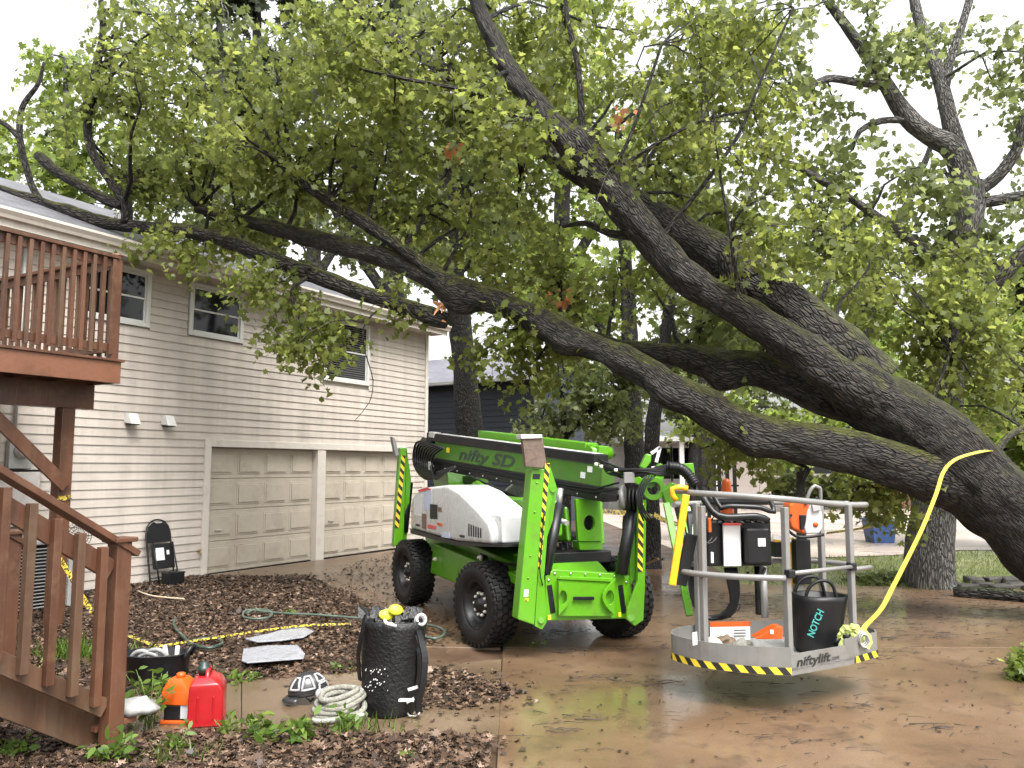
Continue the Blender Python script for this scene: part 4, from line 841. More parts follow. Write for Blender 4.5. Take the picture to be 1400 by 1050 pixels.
# ================================================================== neighbouring buildings
# navy house
nh0 = PD(560, 528, 28.0); nh1 = PD(736, 513, 25.2); nd = V((nh1.x - nh0.x, nh1.y - nh0.y, 0)).normalized(); nn_ = V((nd.y, -nd.x, 0)); ne = (nh0.z + nh1.z) / 2
nh0 = V((nh0.x, nh0.y, 0)); nh1 = V((nh1.x, nh1.y, 0)); nL = (nh1 - nh0).length
nv = thing('navy_house', 'dark navy house with grey shingle roof and pale downspout behind the big tree trunk', 'house', tuple(nh1))
def NW(s, o, z): return nh1 + nd * s + nn_ * o + UP * z
RN = Matrix((nd, nn_, UP)).transposed()
def nbox(mb, s0, s1, o0, o1, z0, z1, m=0): return mb.box(NW((s0 + s1) / 2, (o0 + o1) / 2, (z0 + z1) / 2), (abs(s1 - s0), abs(o1 - o0), abs(z1 - z0)), RN, m)
q = MB(); q.prism([NW(-9, -.4, 0), NW(-.35, -.4, 0), NW(-.35, -.4, ne), NW(-9, -.4, ne)], -nn_ * 3.4); q.build('wall', M_navy, nv)
z = .1
while z < ne - .1:
    q = MB(); q.add([NW(-9, -.375, z), NW(-.36, -.375, z), NW(-.36, -.395, z + .19), NW(-9, -.395, z + .19)], [(0, 1, 2, 3)]); q.add([NW(-9, -.375, z), NW(-.36, -.375, z), NW(-.36, -.399, z), NW(-9, -.399, z)], [(3, 2, 1, 0)]); q.build('siding_board', M_navy, nv); z += .185
m, n, b = new_mat('grey_shingle'); br_ = N(n, 'ShaderNodeTexBrick'); br_.inputs['Scale'].default_value = 1; br_.inputs['Brick Width'].default_value = .33; br_.inputs['Row Height'].default_value = .14; br_.inputs['Mortar Size'].default_value = .008
br_.inputs['Color1'].default_value = (.15, .15, .18, 1); br_.inputs['Color2'].default_value = (.21, .21, .24, 1); br_.inputs['Mortar'].default_value = (.08, .08, .095, 1)
uvn = N(n, 'ShaderNodeUVMap', uv_map='UVMap'); n.links.new(uvn.outputs[0], br_.inputs['Vector']); n.links.new(br_.outputs['Color'], b.inputs['Base Color']); b.inputs['Roughness'].default_value = .5; M_sh2 = m
q = MB(); roof_slab(q, NW(-9.3, .05, ne + .05), NW(.25, .05, ne + .05), NW(.25, -2.1, ne + 1.15), NW(-9.3, -2.1, ne + 1.15)); roof_slab(q, NW(.25, -4.3, ne + .05), NW(-9.3, -4.3, ne + .05), NW(-9.3, -2.102, ne + 1.15), NW(.25, -2.102, ne + 1.15)); q.build('roof', [M_sh2, M_navy], nv)
q = MB(); nbox(q, -9.3, .25, .06, .17, ne - .10, ne + .03); q.build('gutter', M_grey, nv, .02)
MB().prism([NW(-.352, -.402, ne), NW(-.352, -3.8, ne), NW(-.352, -2.1, ne + 1.05)], -nd * .1).build('gable', M_navy, nv)
q = MB(); q.tube([NW(-.15, .11, ne - .1), NW(-.15, .11, ne - .25), NW(-.28, -.28, ne - .55), NW(-.28, -.30, ne - .8), NW(-.28, -.30, .1)], .055, 8); q.build('downspout', M_grey, nv)
# house with the porch
p0 = PD(905, 690, 33); ph = thing('porch_house', 'pale house with a white posted porch far beyond the lift', 'house', (p0.x, p0.y, 0)); px0 = p0.x; PY = 33.0
def PX(x): return PD(x, 640, PY).x
def PZ(y, Y=PY): return PD(700, y, Y).z
M_pale = mat('pale_siding', (.60, .53, .49), .55, var=.05, stretch=(1, 1, 12), scale=4); M_dsid = mat('grey_siding', (.2, .2, .19), .55)
def abox(name, x0, x1, y0, y1, z0, z1, m, parent, bevel=0): return MB().box(((x0 + x1) / 2, (y0 + y1) / 2, (z0 + z1) / 2), (x1 - x0, y1 - y0, z1 - z0)).build(name, m, parent, bevel)
abox('wall', PX(880), PX(1075), PY + 2, PY + 9, 0, PZ(600), M_pale, ph); abox('wall', PX(840), PX(879), PY + 2, PY + 8, 0, PZ(604), M_dsid, ph)
MB().prism([(PX(850), PY - .3, PZ(598)), (PX(1010), PY - .3, PZ(598)), (PX(1010), PY + 2.2, PZ(598) + .35), (PX(850), PY + 2.2, PZ(598) + .35)], (0, 0, -.16)).build('porch_roof', M_grey, ph)
MB().prism([(PX(840), PY + 1.8, PZ(598) + .2), (PX(1085), PY + 1.8, PZ(598) + .2), (PX(1085), PY + 5.5, PZ(585)), (PX(840), PY + 5.5, PZ(585))], (0, 0, -.12)).build('roof', M_navy, ph)
for x in (932, 978): abox('porch_post', PX(x) - .09, PX(x) + .09, PY - .1, PY + .08, 0, PZ(598) - .02, M_white, ph)
abox('porch_floor', PX(870), PX(1010), PY - .2, PY + 1.98, 0, .35, M_far, ph)
for x in (912, 950):
    wn = abox('window', PX(x) - .6, PX(x) + .6, PY + 1.93, PY + 1.99, 1.2, 2.7, M_white, ph); abox('pane', PX(x) - .5, PX(x) + .5, PY + 1.91, PY + 1.925, 1.3, 2.6, M_glass, wn)
dr_ = abox('door', PX(988) - .45, PX(988) + .45, PY + 1.93, PY + 1.99, .36, 2.5, M_white, ph)
for k in range(4): abox('step', PX(846), PX(868), PY - .9 + k * .28, PY - .62 + k * .28 - .005, 0, .18 * (k + 1), M_blk2, ph)
# black picket fence in front of the porch
f0 = PD(955, 700, 22.0); fn = thing('picket_fence', 'row of tall black posts in front of the pale porch', 'fence', (f0.x, f0.y, 0))
for x, t in ((957, 602), (968, 598), (983, 604), (994, 600), (1004, 602)):
    c = PD(x, 640, 22); q = MB(); q.box((c.x, 22, (PZ(t, 22)) / 2), (.09, .07, PZ(t, 22))); q.build('post', M_black, fn)
for y in (664, 676): a = PD(950, y, 22); b_ = PD(1010, y, 22); MB().bar(a, b_, .03, .05).build('rail', M_black, fn)
cp = PD(994, 700, 20.5); cn = thing('traffic_cone', 'orange cone shaped marker in front of the black posts', 'cone', (cp.x, 20.5, 0))
zc = PD(994, 668, 20.5).z
MB().lathe([(.19, .04), (.15, zc - .25), (.11, zc + .16), (.05, zc + .24), (0, zc + .25)], 16, Matrix.Translation((cp.x, 20.5, 0))).build('cone_body', M_orange, cn); MB().box((cp.x, 20.5, .02), (.5, .5, .04)).build('base', M_black, cn)
# blue bin and brown shed on the far driveway
bp_ = G(1203, 742); bn = thing('recycling_bin', 'blue recycling bin on the pale concrete beyond the hanging leaves', 'bin', tuple(bp_)); Mb = mat('bin_blue', (.05, .10, .28), .45)
q = MB(); q.add([bp_ + V((x * s, y * s, z)) for s, z in ((.24, .0), (.30, .52)) for x, y in ((-1, -1), (1, -1), (1, 1), (-1, 1))], [(3, 2, 1, 0), (4, 5, 6, 7), (0, 1, 5, 4), (1, 2, 6, 5), (2, 3, 7, 6), (3, 0, 4, 7)]); q.build('bin_body', Mb, bn, .02)
MB().box(bp_ + V((0, 0, .55)), (.66, .66, .05)).build('rim', Mb, bn, .015)
sp_ = PD(1225, 690, 36); sh = thing('brown_shed', 'small brown shed beside the hedge beyond the far driveway', 'shed', (sp_.x, 36, 0)); Msd = mat('shed_brown', (.12, .06, .035), .6)
abox('wall', sp_.x - .7, sp_.x + .7, 35.6, 36.8, 0, 1.35, Msd, sh); MB().prism([(sp_.x - .85, 35.4, 1.35), (sp_.x + .85, 35.4, 1.35), (sp_.x, 35.4, 1.8)], (0, 1.6, 0)).build('roof', M_blk2, sh); abox('door', sp_.x - .3, sp_.x + .3, 35.57, 35.598, .05, 1.15, M_stain2, sh)
# logs and stones at the foot of the oak
lg = MB(); a = G(1305, 818); b_ = G(1420, 828); lg.tube([a + UP * .08, (a + b_) / 2 + UP * .10, b_ + UP * .08], [.075, .085, .07], 14, rough=.01, fine=.08); o = lg.build('fallen_log', M_bark3, None, origin=tuple(a)); tag(o, 'dark log lying along the driveway edge by the oak', 'log')
st_ = [(1300, 806), (1322, 808), (1345, 806), (1368, 809), (1390, 807), (1412, 810), (1333, 798), (1358, 798), (1383, 799)]
for i, (x, y) in enumerate(st_):
    c = G(x, y, .0); q = MB(); q.box(c + V((0, 0, .055)), (.26, .2, .10), Matrix.Rotation(random.uniform(-.3, .3), 3, 'Z')); q.v = [tuple(V(v) + V((random.uniform(-.03, .03), random.uniform(-.03, .03), random.uniform(-.02, .02)))) for v in q.v]
    o = q.build('edging_stone', mat('edging_stone_grey', (.03, .026, .022), .7, var=.4, bump=.6), None, .03, origin=tuple(c)); tag(o, 'dark rough edging stone in the low row behind the log', 'stone', 'edging stones by the oak')
fl = MB(); 
for x, y, s in ((1180, 792, 1), ):
    pass

# ================================================================== the boom lift
LO = V((.41, 8.47, 0.026)); LX = V((.375, -.927, 0)).normalized(); LY = V((-LX.y, LX.x, 0)); LRZ = math.atan2(LX.y, LX.x)
lift = thing('boom_lift', 'bright green self propelled boom lift with grey basket parked on the wet driveway', 'boom lift', tuple(LO), world=False, rz=LRZ)
def toL(p): q = V(p) - LO; return V((q.dot(LX), q.dot(LY), q.z))
def vL(d): return V((d.dot(LX), d.dot(LY), d.z))
CL = toL(CAM)
def LP(x, y, ax, val):
    d = vL(ray(x, y)); i = 'xyz'.index(ax); t = (val - CL[i]) / d[i]; return CL + d * t
def LD(x, y, Y): return toL(PD(x, y, Y))
def side(name, px, yp, th, m, parent=lift, bevel=.01, seg=2): return MB().prism([LP(x, y, 'y', yp) for x, y in px], (0, th, 0)).build(name, m, parent, bevel, seg)
def front(name, px, xp, th, m, parent=lift, bevel=.008, seg=2): return MB().prism([LP(x, y, 'x', xp) for x, y in px], (-th, 0, 0)).build(name, m, parent, bevel, seg)
# wheels
def wheel(c, yaw, sgn):
    """c wheel centre; outer face towards sgn*Y"""
    R_ = .405; wd = .30
    M = Matrix.Translation(c) @ Matrix.Rotation(yaw, 4, 'Z') @ Matrix.Rotation(math.pi / 2 * -sgn, 4, 'X')   # lathe axis z -> +-y
    t = MB(); t.lathe([(.235, -.12), (.25, -.14), (.33, -.15), (.375, -.135), (.392, -.11), (.392, .11), (.375, .135), (.33, .15), (.25, .14), (.235, .12)], 44, M, cap=False)
    nb = 34
    for k in range(nb):
        a = 2 * math.pi * k / nb
        for j, (z0, sh_) in enumerate(((-.095, 0), (-.032, .5), (.032, 0), (.095, .5))):
            b_ = a + sh_ * 2 * math.pi / nb; Rm = Matrix.Rotation(b_, 3, 'Z'); p = M @ V((.398 * math.cos(b_), .398 * math.sin(b_), z0))
            t.box(p, (.022, .046, .052), M.to_3x3() @ Rm)
        for z0 in (-.128, .128):
            Rm = Matrix.Rotation(a, 3, 'Z'); t.box(M @ V((.378 * math.cos(a), .378 * math.sin(a), z0)), (.04, .036, .03), M.to_3x3() @ Rm)
    w_ = t.build('wheel', M_rub, lift)
    r_ = MB(); r_.lathe([(.238, .118), (.222, .125), (.215, .09), (.19, .06), (.185, .03), (.12, .02), (.105, .055), (.06, .06), (.055, .10), (0, .105)], 32, M, cap=False); r_.lathe([(.236, -.118), (.05, -.10), (0, -.1)], 24, M, cap=False); r_.build('rim', M_rim, w_)
    for k in range(10):
        a = 2 * math.pi * k / 10; MB().lathe([(.016, .02), (.016, .048), (.010, .06), (0, .062)], 8, M @ Matrix.Translation((.105 * math.cos(a), .105 * math.sin(a), .02))).build('wheel_nut', M_bolt, w_)
wheel(V((0, -.72, .405)), .2, -1); wheel(V((0.05, .72, .405)), .2, 1); wheel(V((-2.7, -.72, .405)), .12, -1); wheel(V((-2.7, .72, .405)), .03, 1)
# chassis
MB().prism([(-3.1, -.45, .36), (.35, -.45, .36), (.55, -.45, .5), (.55, -.45, .62), (.15, -.45, .78), (-1.0, -.45, .86), (-3.1, -.45, .86)], (0, .9, 0)).build('chassis', M_green, lift, .015)
MB().prism([(-2.35, -.60, .42), (-.55, -.60, .42), (-.45, -.60, .74), (-2.2, -.60, .80)], (0, .145, 0)).build('side_panel', M_green, lift, .02)
MB().bar((-.55, -.52, .74), (.62, -.50, .66), .14, .09).build('side_rail', M_green, lift, .01)
MB().bar((-.2, -.60, .56), (.5, -.44, .70), .09, .16).build('axle_arm', M_green, lift, .01)
for x in (0, -2.7): MB().tube([(x, -.6, .405), (x, .6, .405)], .07, 12).build('axle', M_blk2, lift)
MB().lathe([(.52, .862), (.52, .93)], 32, Matrix.Translation((-1.35, 0, 0))).build('slew_ring', M_blk2, lift)
for i in range(5): MB().tube([(-.6 + .05 * i, -.56, .82), (-.35 + .06 * i, -.60, .76 - .03 * i), (0.1 + .03 * i, -.56, .80), (.45, -.50 + .03 * i, .78)], .009, 6, fine=.06).build('hydraulic_hose', M_black, lift)
for x, z in ((-2.05, .62), (-.45, .8)): MB().lathe([(.028, 0), (.028, .03), (.015, .034), (.015, .05)], 12, Matrix.Translation((x, -.60, z)) @ Matrix.Rotation(math.pi / 2, 4, 'X')).build('coupling', M_bolt, lift)
# turntable and cowls
MB().prism([(-2.5, -.7, .94), (-.35, -.7, .94), (-.35, -.7, 1.0), (-2.5, -.7, 1.0)], (0, 1.4, 0)).build('turntable', M_blk2, lift, .01)
hp = [(561, 689), (564, 678), (575, 667), (610, 663), (627, 672), (653, 697), (667, 714), (671, 727), (671, 744), (623, 740), (583, 729), (561, 723)]
cow = side('engine_cowl', hp, -.78, .52, M_hood, lift, .04, 4)
for p in cow.data.polygons: p.use_smooth = True
MB().prism([LP(x, y + 1, 'y', -.77) for x, y in ((561, 722), (583, 728), (623, 739), (671, 743), (688, 743), (688, 747), (623, 745), (583, 734), (561, 728))], (0, .5, 0)).build('cowl_sill', M_blk2, lift)
side('cowl_panel', [(655, 699), (685, 705), (687, 743), (655, 742)], -.70, .30, M_hood, lift, .02, 3)
dec = [((566, 683), (577, 675), (577, 706), (566, 704), M_wht), ((580, 673), (590, 669), (590, 697), (580, 697), mat('decal_blue', (.45, .5, .62), .4)), ((571, 670), (584, 666), (590, 669), (574, 673), mat('decal_red', (.55, .06, .06), .4)),
       ((588, 689), (598, 690), (598, 710), (588, 709), M_black), ((577, 702), (583, 703), (583, 724), (577, 722), mat('decal_dark', (.14, .08, .06), .4)), ((585, 717), (596, 719), (596, 724), (585, 722), MATS['decal_red']), ((604, 727), (615, 729), (615, 736), (604, 734), MATS['decal_blue']), ((599, 693), (604, 694), (604, 700), (599, 699), MATS['decal_dark']), ((598, 714), (605, 716), (605, 720), (598, 718), M_orange)]
for i, (*px, m_) in enumerate(dec): MB().prism([LP(x, y, 'y', -.781) for x, y in px], (0, -.002 - .0004 * i, 0)).build('decal', m_, cow)
# far cowl and superstructure
side('engine_cowl', [(684, 700), (688, 668), (704, 656), (724, 658), (724, 700)], .35, .35, M_hood, lift, .05, 3)
arc = [(651, 657), (663, 664), (675, 680), (684, 695), (686, 702), (686, 743), (640, 738), (640, 690), (645, 660)]
side('bulkhead', arc, -.30, .03, M_green, lift)
side('riser_arm', [(660, 676), (686, 680), (726, 682), (742, 685), (742, 734), (726, 730), (686, 726), (660, 722)], -.22, .22, M_green, lift, .02)
side('riser_arm', [(590, 600), (606, 600), (612, 660), (640, 690), (640, 735), (600, 690), (590, 650)], -.20, .28, M_green, lift, .015)
side('riser_link', [(692, 690), (772, 693), (776, 740), (745, 743), (692, 720)], .16, .05, M_green, lift, .02)
MB().tube([LP(640, 668, 'y', -.1), LP(735, 700, 'y', -.1)], .045, 14).build('lift_ram', M_blk2, lift); MB().tube([LP(735, 700, 'y', -.1), LP(775, 715, 'y', -.1)], .025, 12).build('ram_rod', M_zinc, lift)
side('inner_panel', [(600, 655), (640, 650), (700, 676), (735, 690), (735, 735), (600, 720)], .02, .04, M_blk2, lift)
# link plate with a round hole
def ovalpx(cx, cy, rx, ry, k=20, a0=0): return [(cx + rx * math.cos(a0 + 2 * math.pi * i / k), cy + ry * math.sin(a0 + 2 * math.pi * i / k)) for i in range(k)]
def rectpx(x0, y0, x1, y1, k=20, sk=0, corner=None):
    """outline sampled at the same angles as ovalpx so that it can ring a hole"""
    cx, cy = (x0 + x1) / 2, (y0 + y1) / 2; out = []
    for i in range(k):
        a = 2 * math.pi * i / k; c, s_ = math.cos(a), math.sin(a); t = min((x1 - x0) / 2 / (abs(c) + 1e-9), (y1 - y0) / 2 / (abs(s_) + 1e-9)); yy = cy + s_ * t; out.append((cx + c * t + sk * (yy - cy), yy))
    return out
q = MB(); q.ring([LP(x, y, 'x', .18) for x, y in rectpx(789, 682, 822, 740, 24, .06)], [LP(x, y, 'x', .18) for x, y in ovalpx(806, 715, 7.5, 10.5, 24)], (-.05, 0, 0)); q.build('link_plate', M_green, lift, .004)
front('inner_panel', [(792, 690), (820, 690), (822, 738), (794, 738)], .08, .02, M_blk2); front('link_foot', [(791, 740), (824, 740), (824, 752), (793, 752)], .16, .16, M_green); side('inner_panel', [(786, 682), (789, 682), (792, 745), (789, 745)], .32, .3, M_green)  # first panel: black backing added so the link plate's hole looks dark
MB().tube([LP(770, 742, 'y', .2), LP(774, 790, 'y', .2)], .05, 10).build('swivel', M_blk2, lift); MB().box((-.1, .25, .82), (.5, .7, .12)).build('battery_tray', M_blk2, lift, .01)
# main boom, three stacked bands
b0 = V((-2.67, -.42, 1.96)); b1 = V((.50, .42, 1.63)); bd = (b1 - b0).normalized(); bs = V((-bd.y, bd.x, 0)).normalized(); bu = bd.cross(bs) * -1; bu = bs.cross(bd) * -1 if bu.z < 0 else bu
bu = bd.cross(bs); bu = bu if bu.z > 0 else -bu
def BP(t, s_, u): return b0 + (b1 - b0) * t + bs * s_ + bu * u
BL = (b1 - b0).length
def boombox(name, t0, t1, s0, s1, u0, u1, m, parent=lift, bevel=.008): return MB().bar(BP(t0, (s0 + s1) / 2, (u0 + u1) / 2), BP(t1, (s0 + s1) / 2, (u0 + u1) / 2), abs(s1 - s0), abs(u1 - u0), bu).build(name, m, parent, bevel)
bm_ = boombox('boom', 0.02, .985, -.085, .085, -.10, .13, M_boomg_shaded); bm2 = boombox('boom_channel', -.04, 1.0, -.10, .10, -.24, -.095, M_blk2); boombox('boom_cover', .0, .95, -.10, .10, .115, .215, M_blk2)
boombox('channel_lip', .0, .97, -.108, -.10, -.18, -.165, M_black); boombox('cover_edge', .03, .94, -.09, .06, .217, .224, M_grey)
side_s = -.0875
lettering('lettering', 'nifty SD', .19, frame(BP(.20, side_s - .003, -.055), bd, bu), M_txt, bm_, width=1.15, shear=.25, bold=.004)
boombox('upper_boom', .18, .80, .22, .40, .10, .30, M_green); boombox('upper_boom_end', .80, .86, .24, .38, .12, .28, M_green); MB().lathe([(.07, 0), (.07, .3)], 16, Matrix.Translation(BP(.83, .18, .2)) @ Matrix((bd, bu, bs)).transposed().to_4x4()).build('pin_boss', M_green, lift)
boombox('boom_head', -.045, -.005, -.09, .12, -.1, .22, M_blk2); boombox('head_cap', -.02, .02, -.11, .0, .16, .235, M_grey)
# rear knuckle: dark knuckle plate and hose bundle
side('knuckle_plate', [(567, 612), (576, 598), (592, 600), (600, 620), (594, 650), (580, 655), (568, 640)], -.45, .1, M_blk2, lift, .02)
side('knuckle_plate', [(576, 600), (602, 600), (604, 612), (578, 612)], -.15, .12, M_green, lift, .01)
for i in range(9):
    x = 566 + i * 3; MB().tube([LP(x + 16, 604 + i, 'y', -.52), LP(x + 3, 606 + i * 2, 'y', -.55), LP(x - 1, 628 + i, 'y', -.56), LP(x + 5, 645 + i * 1.2, 'y', -.56), LP(x + 18, 655 - i, 'y', -.53), LP(x + 32, 646 - i, 'y', -.5)], .016, 7, fine=.05).build('hydraulic_hose', M_black, lift)
MB().box(LP(588, 637, 'y', -.56), (.09, .03, .11)).build('valve_block', M_grey, lift, .005)
# stabiliser legs
XF = .82
def hstrip(px0, px1, wpx, xp, n, parent):
    a = LP(*px0, 'x', xp); b_ = LP(*px1, 'x', xp); c = LP(px0[0] + wpx, px0[1], 'x', xp); q = MB(); hazard(q, a, b_, c - a, n, 0, 1, 1.1); q.build('hazard_strip', [M_hblk, M_yel2], parent)
leg = front('stabiliser_leg', [(708, 847), (727, 641), (745, 641), (731, 855)], XF, .15, M_green, lift, .012)
front('side_plate', [(731, 856), (745, 641), (751, 634), (760, 664), (751, 700), (744, 790), (748, 850), (741, 861)], XF - .03, .02, M_green, leg, .003)
front('side_plate', [(733, 856), (745, 690), (751, 634), (762, 668), (752, 740), (746, 850), (741, 861)], XF - .14, .02, M_green, leg, .003)
hstrip((745.5, 633), (732.5, 778), 6.5, XF - .026, 22, leg)
pd_ = front('foot_pad', [(714, 598), (742, 598), (747, 632), (742, 640), (719, 638)], XF + .05, .05, M_brown, lift, .004); front('pad_rim', [(712, 594), (741, 594), (742, 599), (713, 600)], XF + .07, .12, M_hood, pd_, .004)
MB().tube([LP(745, 785, 'x', XF - .09), LP(764, 690, 'x', XF - .2)], .055, 14).build('leg_ram', M_blk2, leg); MB().tube([LP(764, 690, 'x', XF - .2), LP(766, 668, 'x', XF - .22)], .03, 10).build('ram_rod', M_zinc, leg)
for x, y in ((740, 848), (756, 669)): MB().tube([LP(x, y, 'x', XF - .01), LP(x, y, 'x', XF - .17)], .028, 14).build('pivot_pin', M_green, leg)
legr = front('stabiliser_leg', [(857, 847), (858, 833), (872, 795), (873, 684), (884, 683), (882, 800), (880, 848), (868, 856)], XF + .08, .03, M_green, lift, .005)
front('side_plate', [(861, 686), (868, 686), (870, 790), (862, 800), (861, 740)], XF - .06, .04, M_green, legr, .004); front('side_plate', [(873, 684), (884, 683), (882, 800), (880, 846), (868, 850)], XF - .04, .03, M_green, legr, .004)
hstrip((873.5, 688), (871.5, 782), 7, XF + .084, 14, legr)
MB().tube([LP(849, 785, 'x', XF - .02), LP(866, 690, 'x', XF - .1)], .06, 14).build('leg_ram', M_blk2, legr); MB().tube([LP(866, 690, 'x', XF - .1), LP(868, 676, 'x', XF - .1)], .03, 10).build('ram_rod', M_zinc, legr)
MB().tube([LP(863, 845, 'x', XF + .10), LP(863, 845, 'x', XF - .06)], .03, 14).build('pivot_pin', M_green, legr)
# small hardware: bolts, grease nipples, cable runs, warning decals, cowl latches and louvres
for x, y in ((750, 793), (758, 784), (780, 784), (800, 785), (820, 786), (840, 788), (856, 796), (768, 800), (836, 802), (768, 838), (836, 838), (858, 838), (752, 842)): MB().lathe([(.012, 0), (.012, .008), (.007, .012), (0, .012)], 6, Matrix.Translation(LP(x, y, 'x', XF - .05)) @ Matrix.Rotation(math.pi / 2, 4, 'Y')).build('bolt', M_zinc, lift)
for i, (x, y) in enumerate(((719, 820), (722, 790), (725, 760), (731, 700), (734, 660))): MB().lathe([(.010, 0), (.010, .006), (0, .009)], 6, Matrix.Translation(LP(x, y, 'x', XF + .001)) @ Matrix.Rotation(math.pi / 2, 4, 'Y')).build('bolt', M_green, leg)
for x0, y0, x1, y1, m_ in ((716, 806, 722, 816, M_wht), (728, 648, 738, 655, M_blk2), (717, 818, 722, 822, M_yel2)): MB().prism([LP(a, b_, 'x', XF + .001) for a, b_ in ((x0, y1), (x1, y1), (x1 + .6, y0), (x0 + .6, y0))], (.002, 0, 0)).build('decal', m_, leg)
MB().tube([LP(744, 700, 'x', XF - .02), LP(741, 740, 'x', XF + .01), LP(738, 780, 'x', XF + .012), LP(742, 800, 'x', XF - .02)], .006, 6, fine=.04).build('hydraulic_hose', M_black, leg)
for i in range(6): side('louvre', [(640 + i * 3.2, 716 + i * 1.2), (641.6 + i * 3.2, 716.4 + i * 1.2), (641.6 + i * 3.2, 733 + i * .5), (640 + i * 3.2, 732.6 + i * .5)], -.784, .006, M_blk2, cow, 0)
for px in (((568, 716), (573, 717), (573, 720), (568, 719)), ((628, 731), (634, 732), (634, 735), (628, 734))): side('latch', list(px), -.79, .02, M_blk2, cow, .002)
for t, u in ((.12, .03), (.62, .02), (.9, -.01), (.93, .06)): MB().bar(BP(t, -.0875, u - .03), BP(t, -.0875, u + .03), .004, .07, bd).build('decal', M_yel2 if t < .5 else M_wht, lift)
for t in np.linspace(.03, .97, 12): MB().lathe([(.011, 0), (.011, .008), (0, .01)], 6, Matrix.Translation(BP(t, -.101, -.205)) @ Matrix((bd, bu, -bs)).transposed().to_4x4()).build('bolt', M_zinc, lift)
MB().tube([BP(.0, -.115, -.13), BP(.3, -.118, -.125), BP(.6, -.118, -.135), BP(.97, -.115, -.12), LD(846, 660, 7.9)], .010, 6, fine=.2).build('hydraulic_hose', M_black, lift); MB().tube([BP(.0, -.115, -.15), BP(.3, -.118, -.155), BP(.6, -.118, -.15), BP(.97, -.115, -.155), LD(850, 668, 7.9)], .010, 6, fine=.2).build('hydraulic_hose', M_black, lift)
# rear legs
RX = -3.25
def rleg(px, pl):
    l = front('stabiliser_leg', [(538, 748), (547, 612), (556, 612), (552, 742)], RX, .13, M_green, lift, .01) if pl else None
    return l
rl = rleg(0, 1); front('side_plate', [(552, 745), (556, 612), (560, 640), (562, 655), (556, 740)], RX - .03, .03, M_green, rl, .004)
hstrip((549, 622), (539.5, 722), 5.5, RX + .004, 18, rl)
rp = front('foot_pad', [(536, 597), (540, 599), (546, 622), (541, 624)], RX + .06, .12, M_alu, rl, .004); MB().tube([LP(553, 728, 'x', RX - .05), LP(560, 660, 'x', RX - .1)], .05, 12).build('leg_ram', M_blk2, rl)
l2 = MB().bar((RX, .55, .35), (RX - .05, .42, 1.7), .13, .15, (1, 0, 0)).build('stabiliser_leg', M_green, lift, .01); MB().bar((RX - .1, .50, .5), (RX - .1, .36, 1.3), .08, .08, (1, 0, 0)).build('leg_ram', M_blk2, l2)
MB().box((RX + .1, 0, .55), (.2, 1.1, .34)).build('rear_bumper', M_green, lift, .02)
# front plate with pocket and ears
XP = XF - .05
MB().box((XF - .22, 0.0, .53), (.30, .98, .36)).build('front_beam', M_green, lift, .02)
fp_ = front('front_plate', [(745, 849), (746, 788), (757, 778), (800, 781), (852, 785), (861, 793), (866, 846), (848, 846)], XP, .05, M_green, lift, .01)
front('pocket_box', [(764, 843), (766, 792), (840, 795), (838, 843)], XP + .035, .03, M_green, fp_, .008); front('pocket_lip', [(764, 792), (766, 788), (842, 791), (841, 796)], XP + .05, .06, M_green, fp_, .004)
for cx, sg in ((770, 1), (834, -1)):
    o_ = [(cx + sg * 16 * math.sin(math.pi * i / 10) - sg * 6, 793 + 48 * i / 10) for i in range(11)] + [(cx - sg * 6, 841 - 48 * i / 9) for i in range(1, 9)]
    o_ = o_[:11] + o_[11:]; k_ = len(o_); cy = 817; inn = []
    for x, y in o_:
        a = math.atan2((y - cy) / 24, (x - cx)/ 12); inn.append((cx + 5.5 * math.cos(a), cy + 10 * math.sin(a)))
    q = MB(); q.ring([LP(x, y, 'x', XP + .085) for x, y in o_], [LP(x, y, 'x', XP + .085) for x, y in inn], (-.03, 0, 0)); q.build('lug', M_green, fp_, .003)
MB().bar(LP(784, 818, 'x', XP + .06), LP(812, 818, 'x', XP + .06), .02, .03).build('handle', M_black, fp_, .004)
for a, b_ in (((751, 800), (756, 838)), ((848, 800), (853, 838))):
    q = MB(); q.bar(LP(*a, 'x', XP + .002), LP(*b_, 'x', XP + .002), .05, .008, (1, 0, 0)); q.build('slot', M_blk2, fp_)
for x, y in ((751, 844), (847, 840), (770, 805)): MB().box(LP(x, y, 'x', XP + .045), (.012, .03, .04)).build('decal', M_yel2, fp_)
# boom nose: cover disc, hose loops, jib knuckle
nose = LP(836, 672, 'x', .5); nd_ = LD(848, 680, 7.95)
MB().lathe([(.12, 0), (.12, .03), (.10, .04), (0, .04)], 24, Matrix.Translation(LD(849, 679, 7.9)) @ Matrix.Rotation(math.pi / 2, 4, 'Y') @ Matrix.Rotation(-.9, 4, 'X')).build('end_cover', M_alu, lift)
for k in range(3): q = MB(); c = LD(862 + k * 5, 682, 7.95); q.lathe([(.10, -.012), (.115, 0), (.10, .012)], 20, Matrix.Translation(c) @ Matrix.Rotation(math.pi / 2, 4, 'Y') @ Matrix.Rotation(-.9, 4, 'X')); q.build('pulley', M_black, lift)
MB().bar(LD(822, 677, 7.98), LD(845, 680, 7.9), .05, .05).build('boom_slider', M_blk2, lift, .004)
MB().prism([LD(x, y, 7.9) for x, y in ((829, 646), (838, 646), (872, 662), (890, 668), (907, 655), (912, 640), (903, 633), (880, 655), (850, 640))], vL(V((0, .12, 0)))).build('nose_plate', M_green, lift, .004)
q = MB(); q.ring([LD(x, y, 7.82) for x, y in ovalpx(894, 668, 16, 16, 24)], [LD(x, y, 7.82) for x, y in ovalpx(894, 668, 9, 9, 24)], vL(V((0, .14, 0)))); q.build('knuckle_ring', M_green, lift, .003)
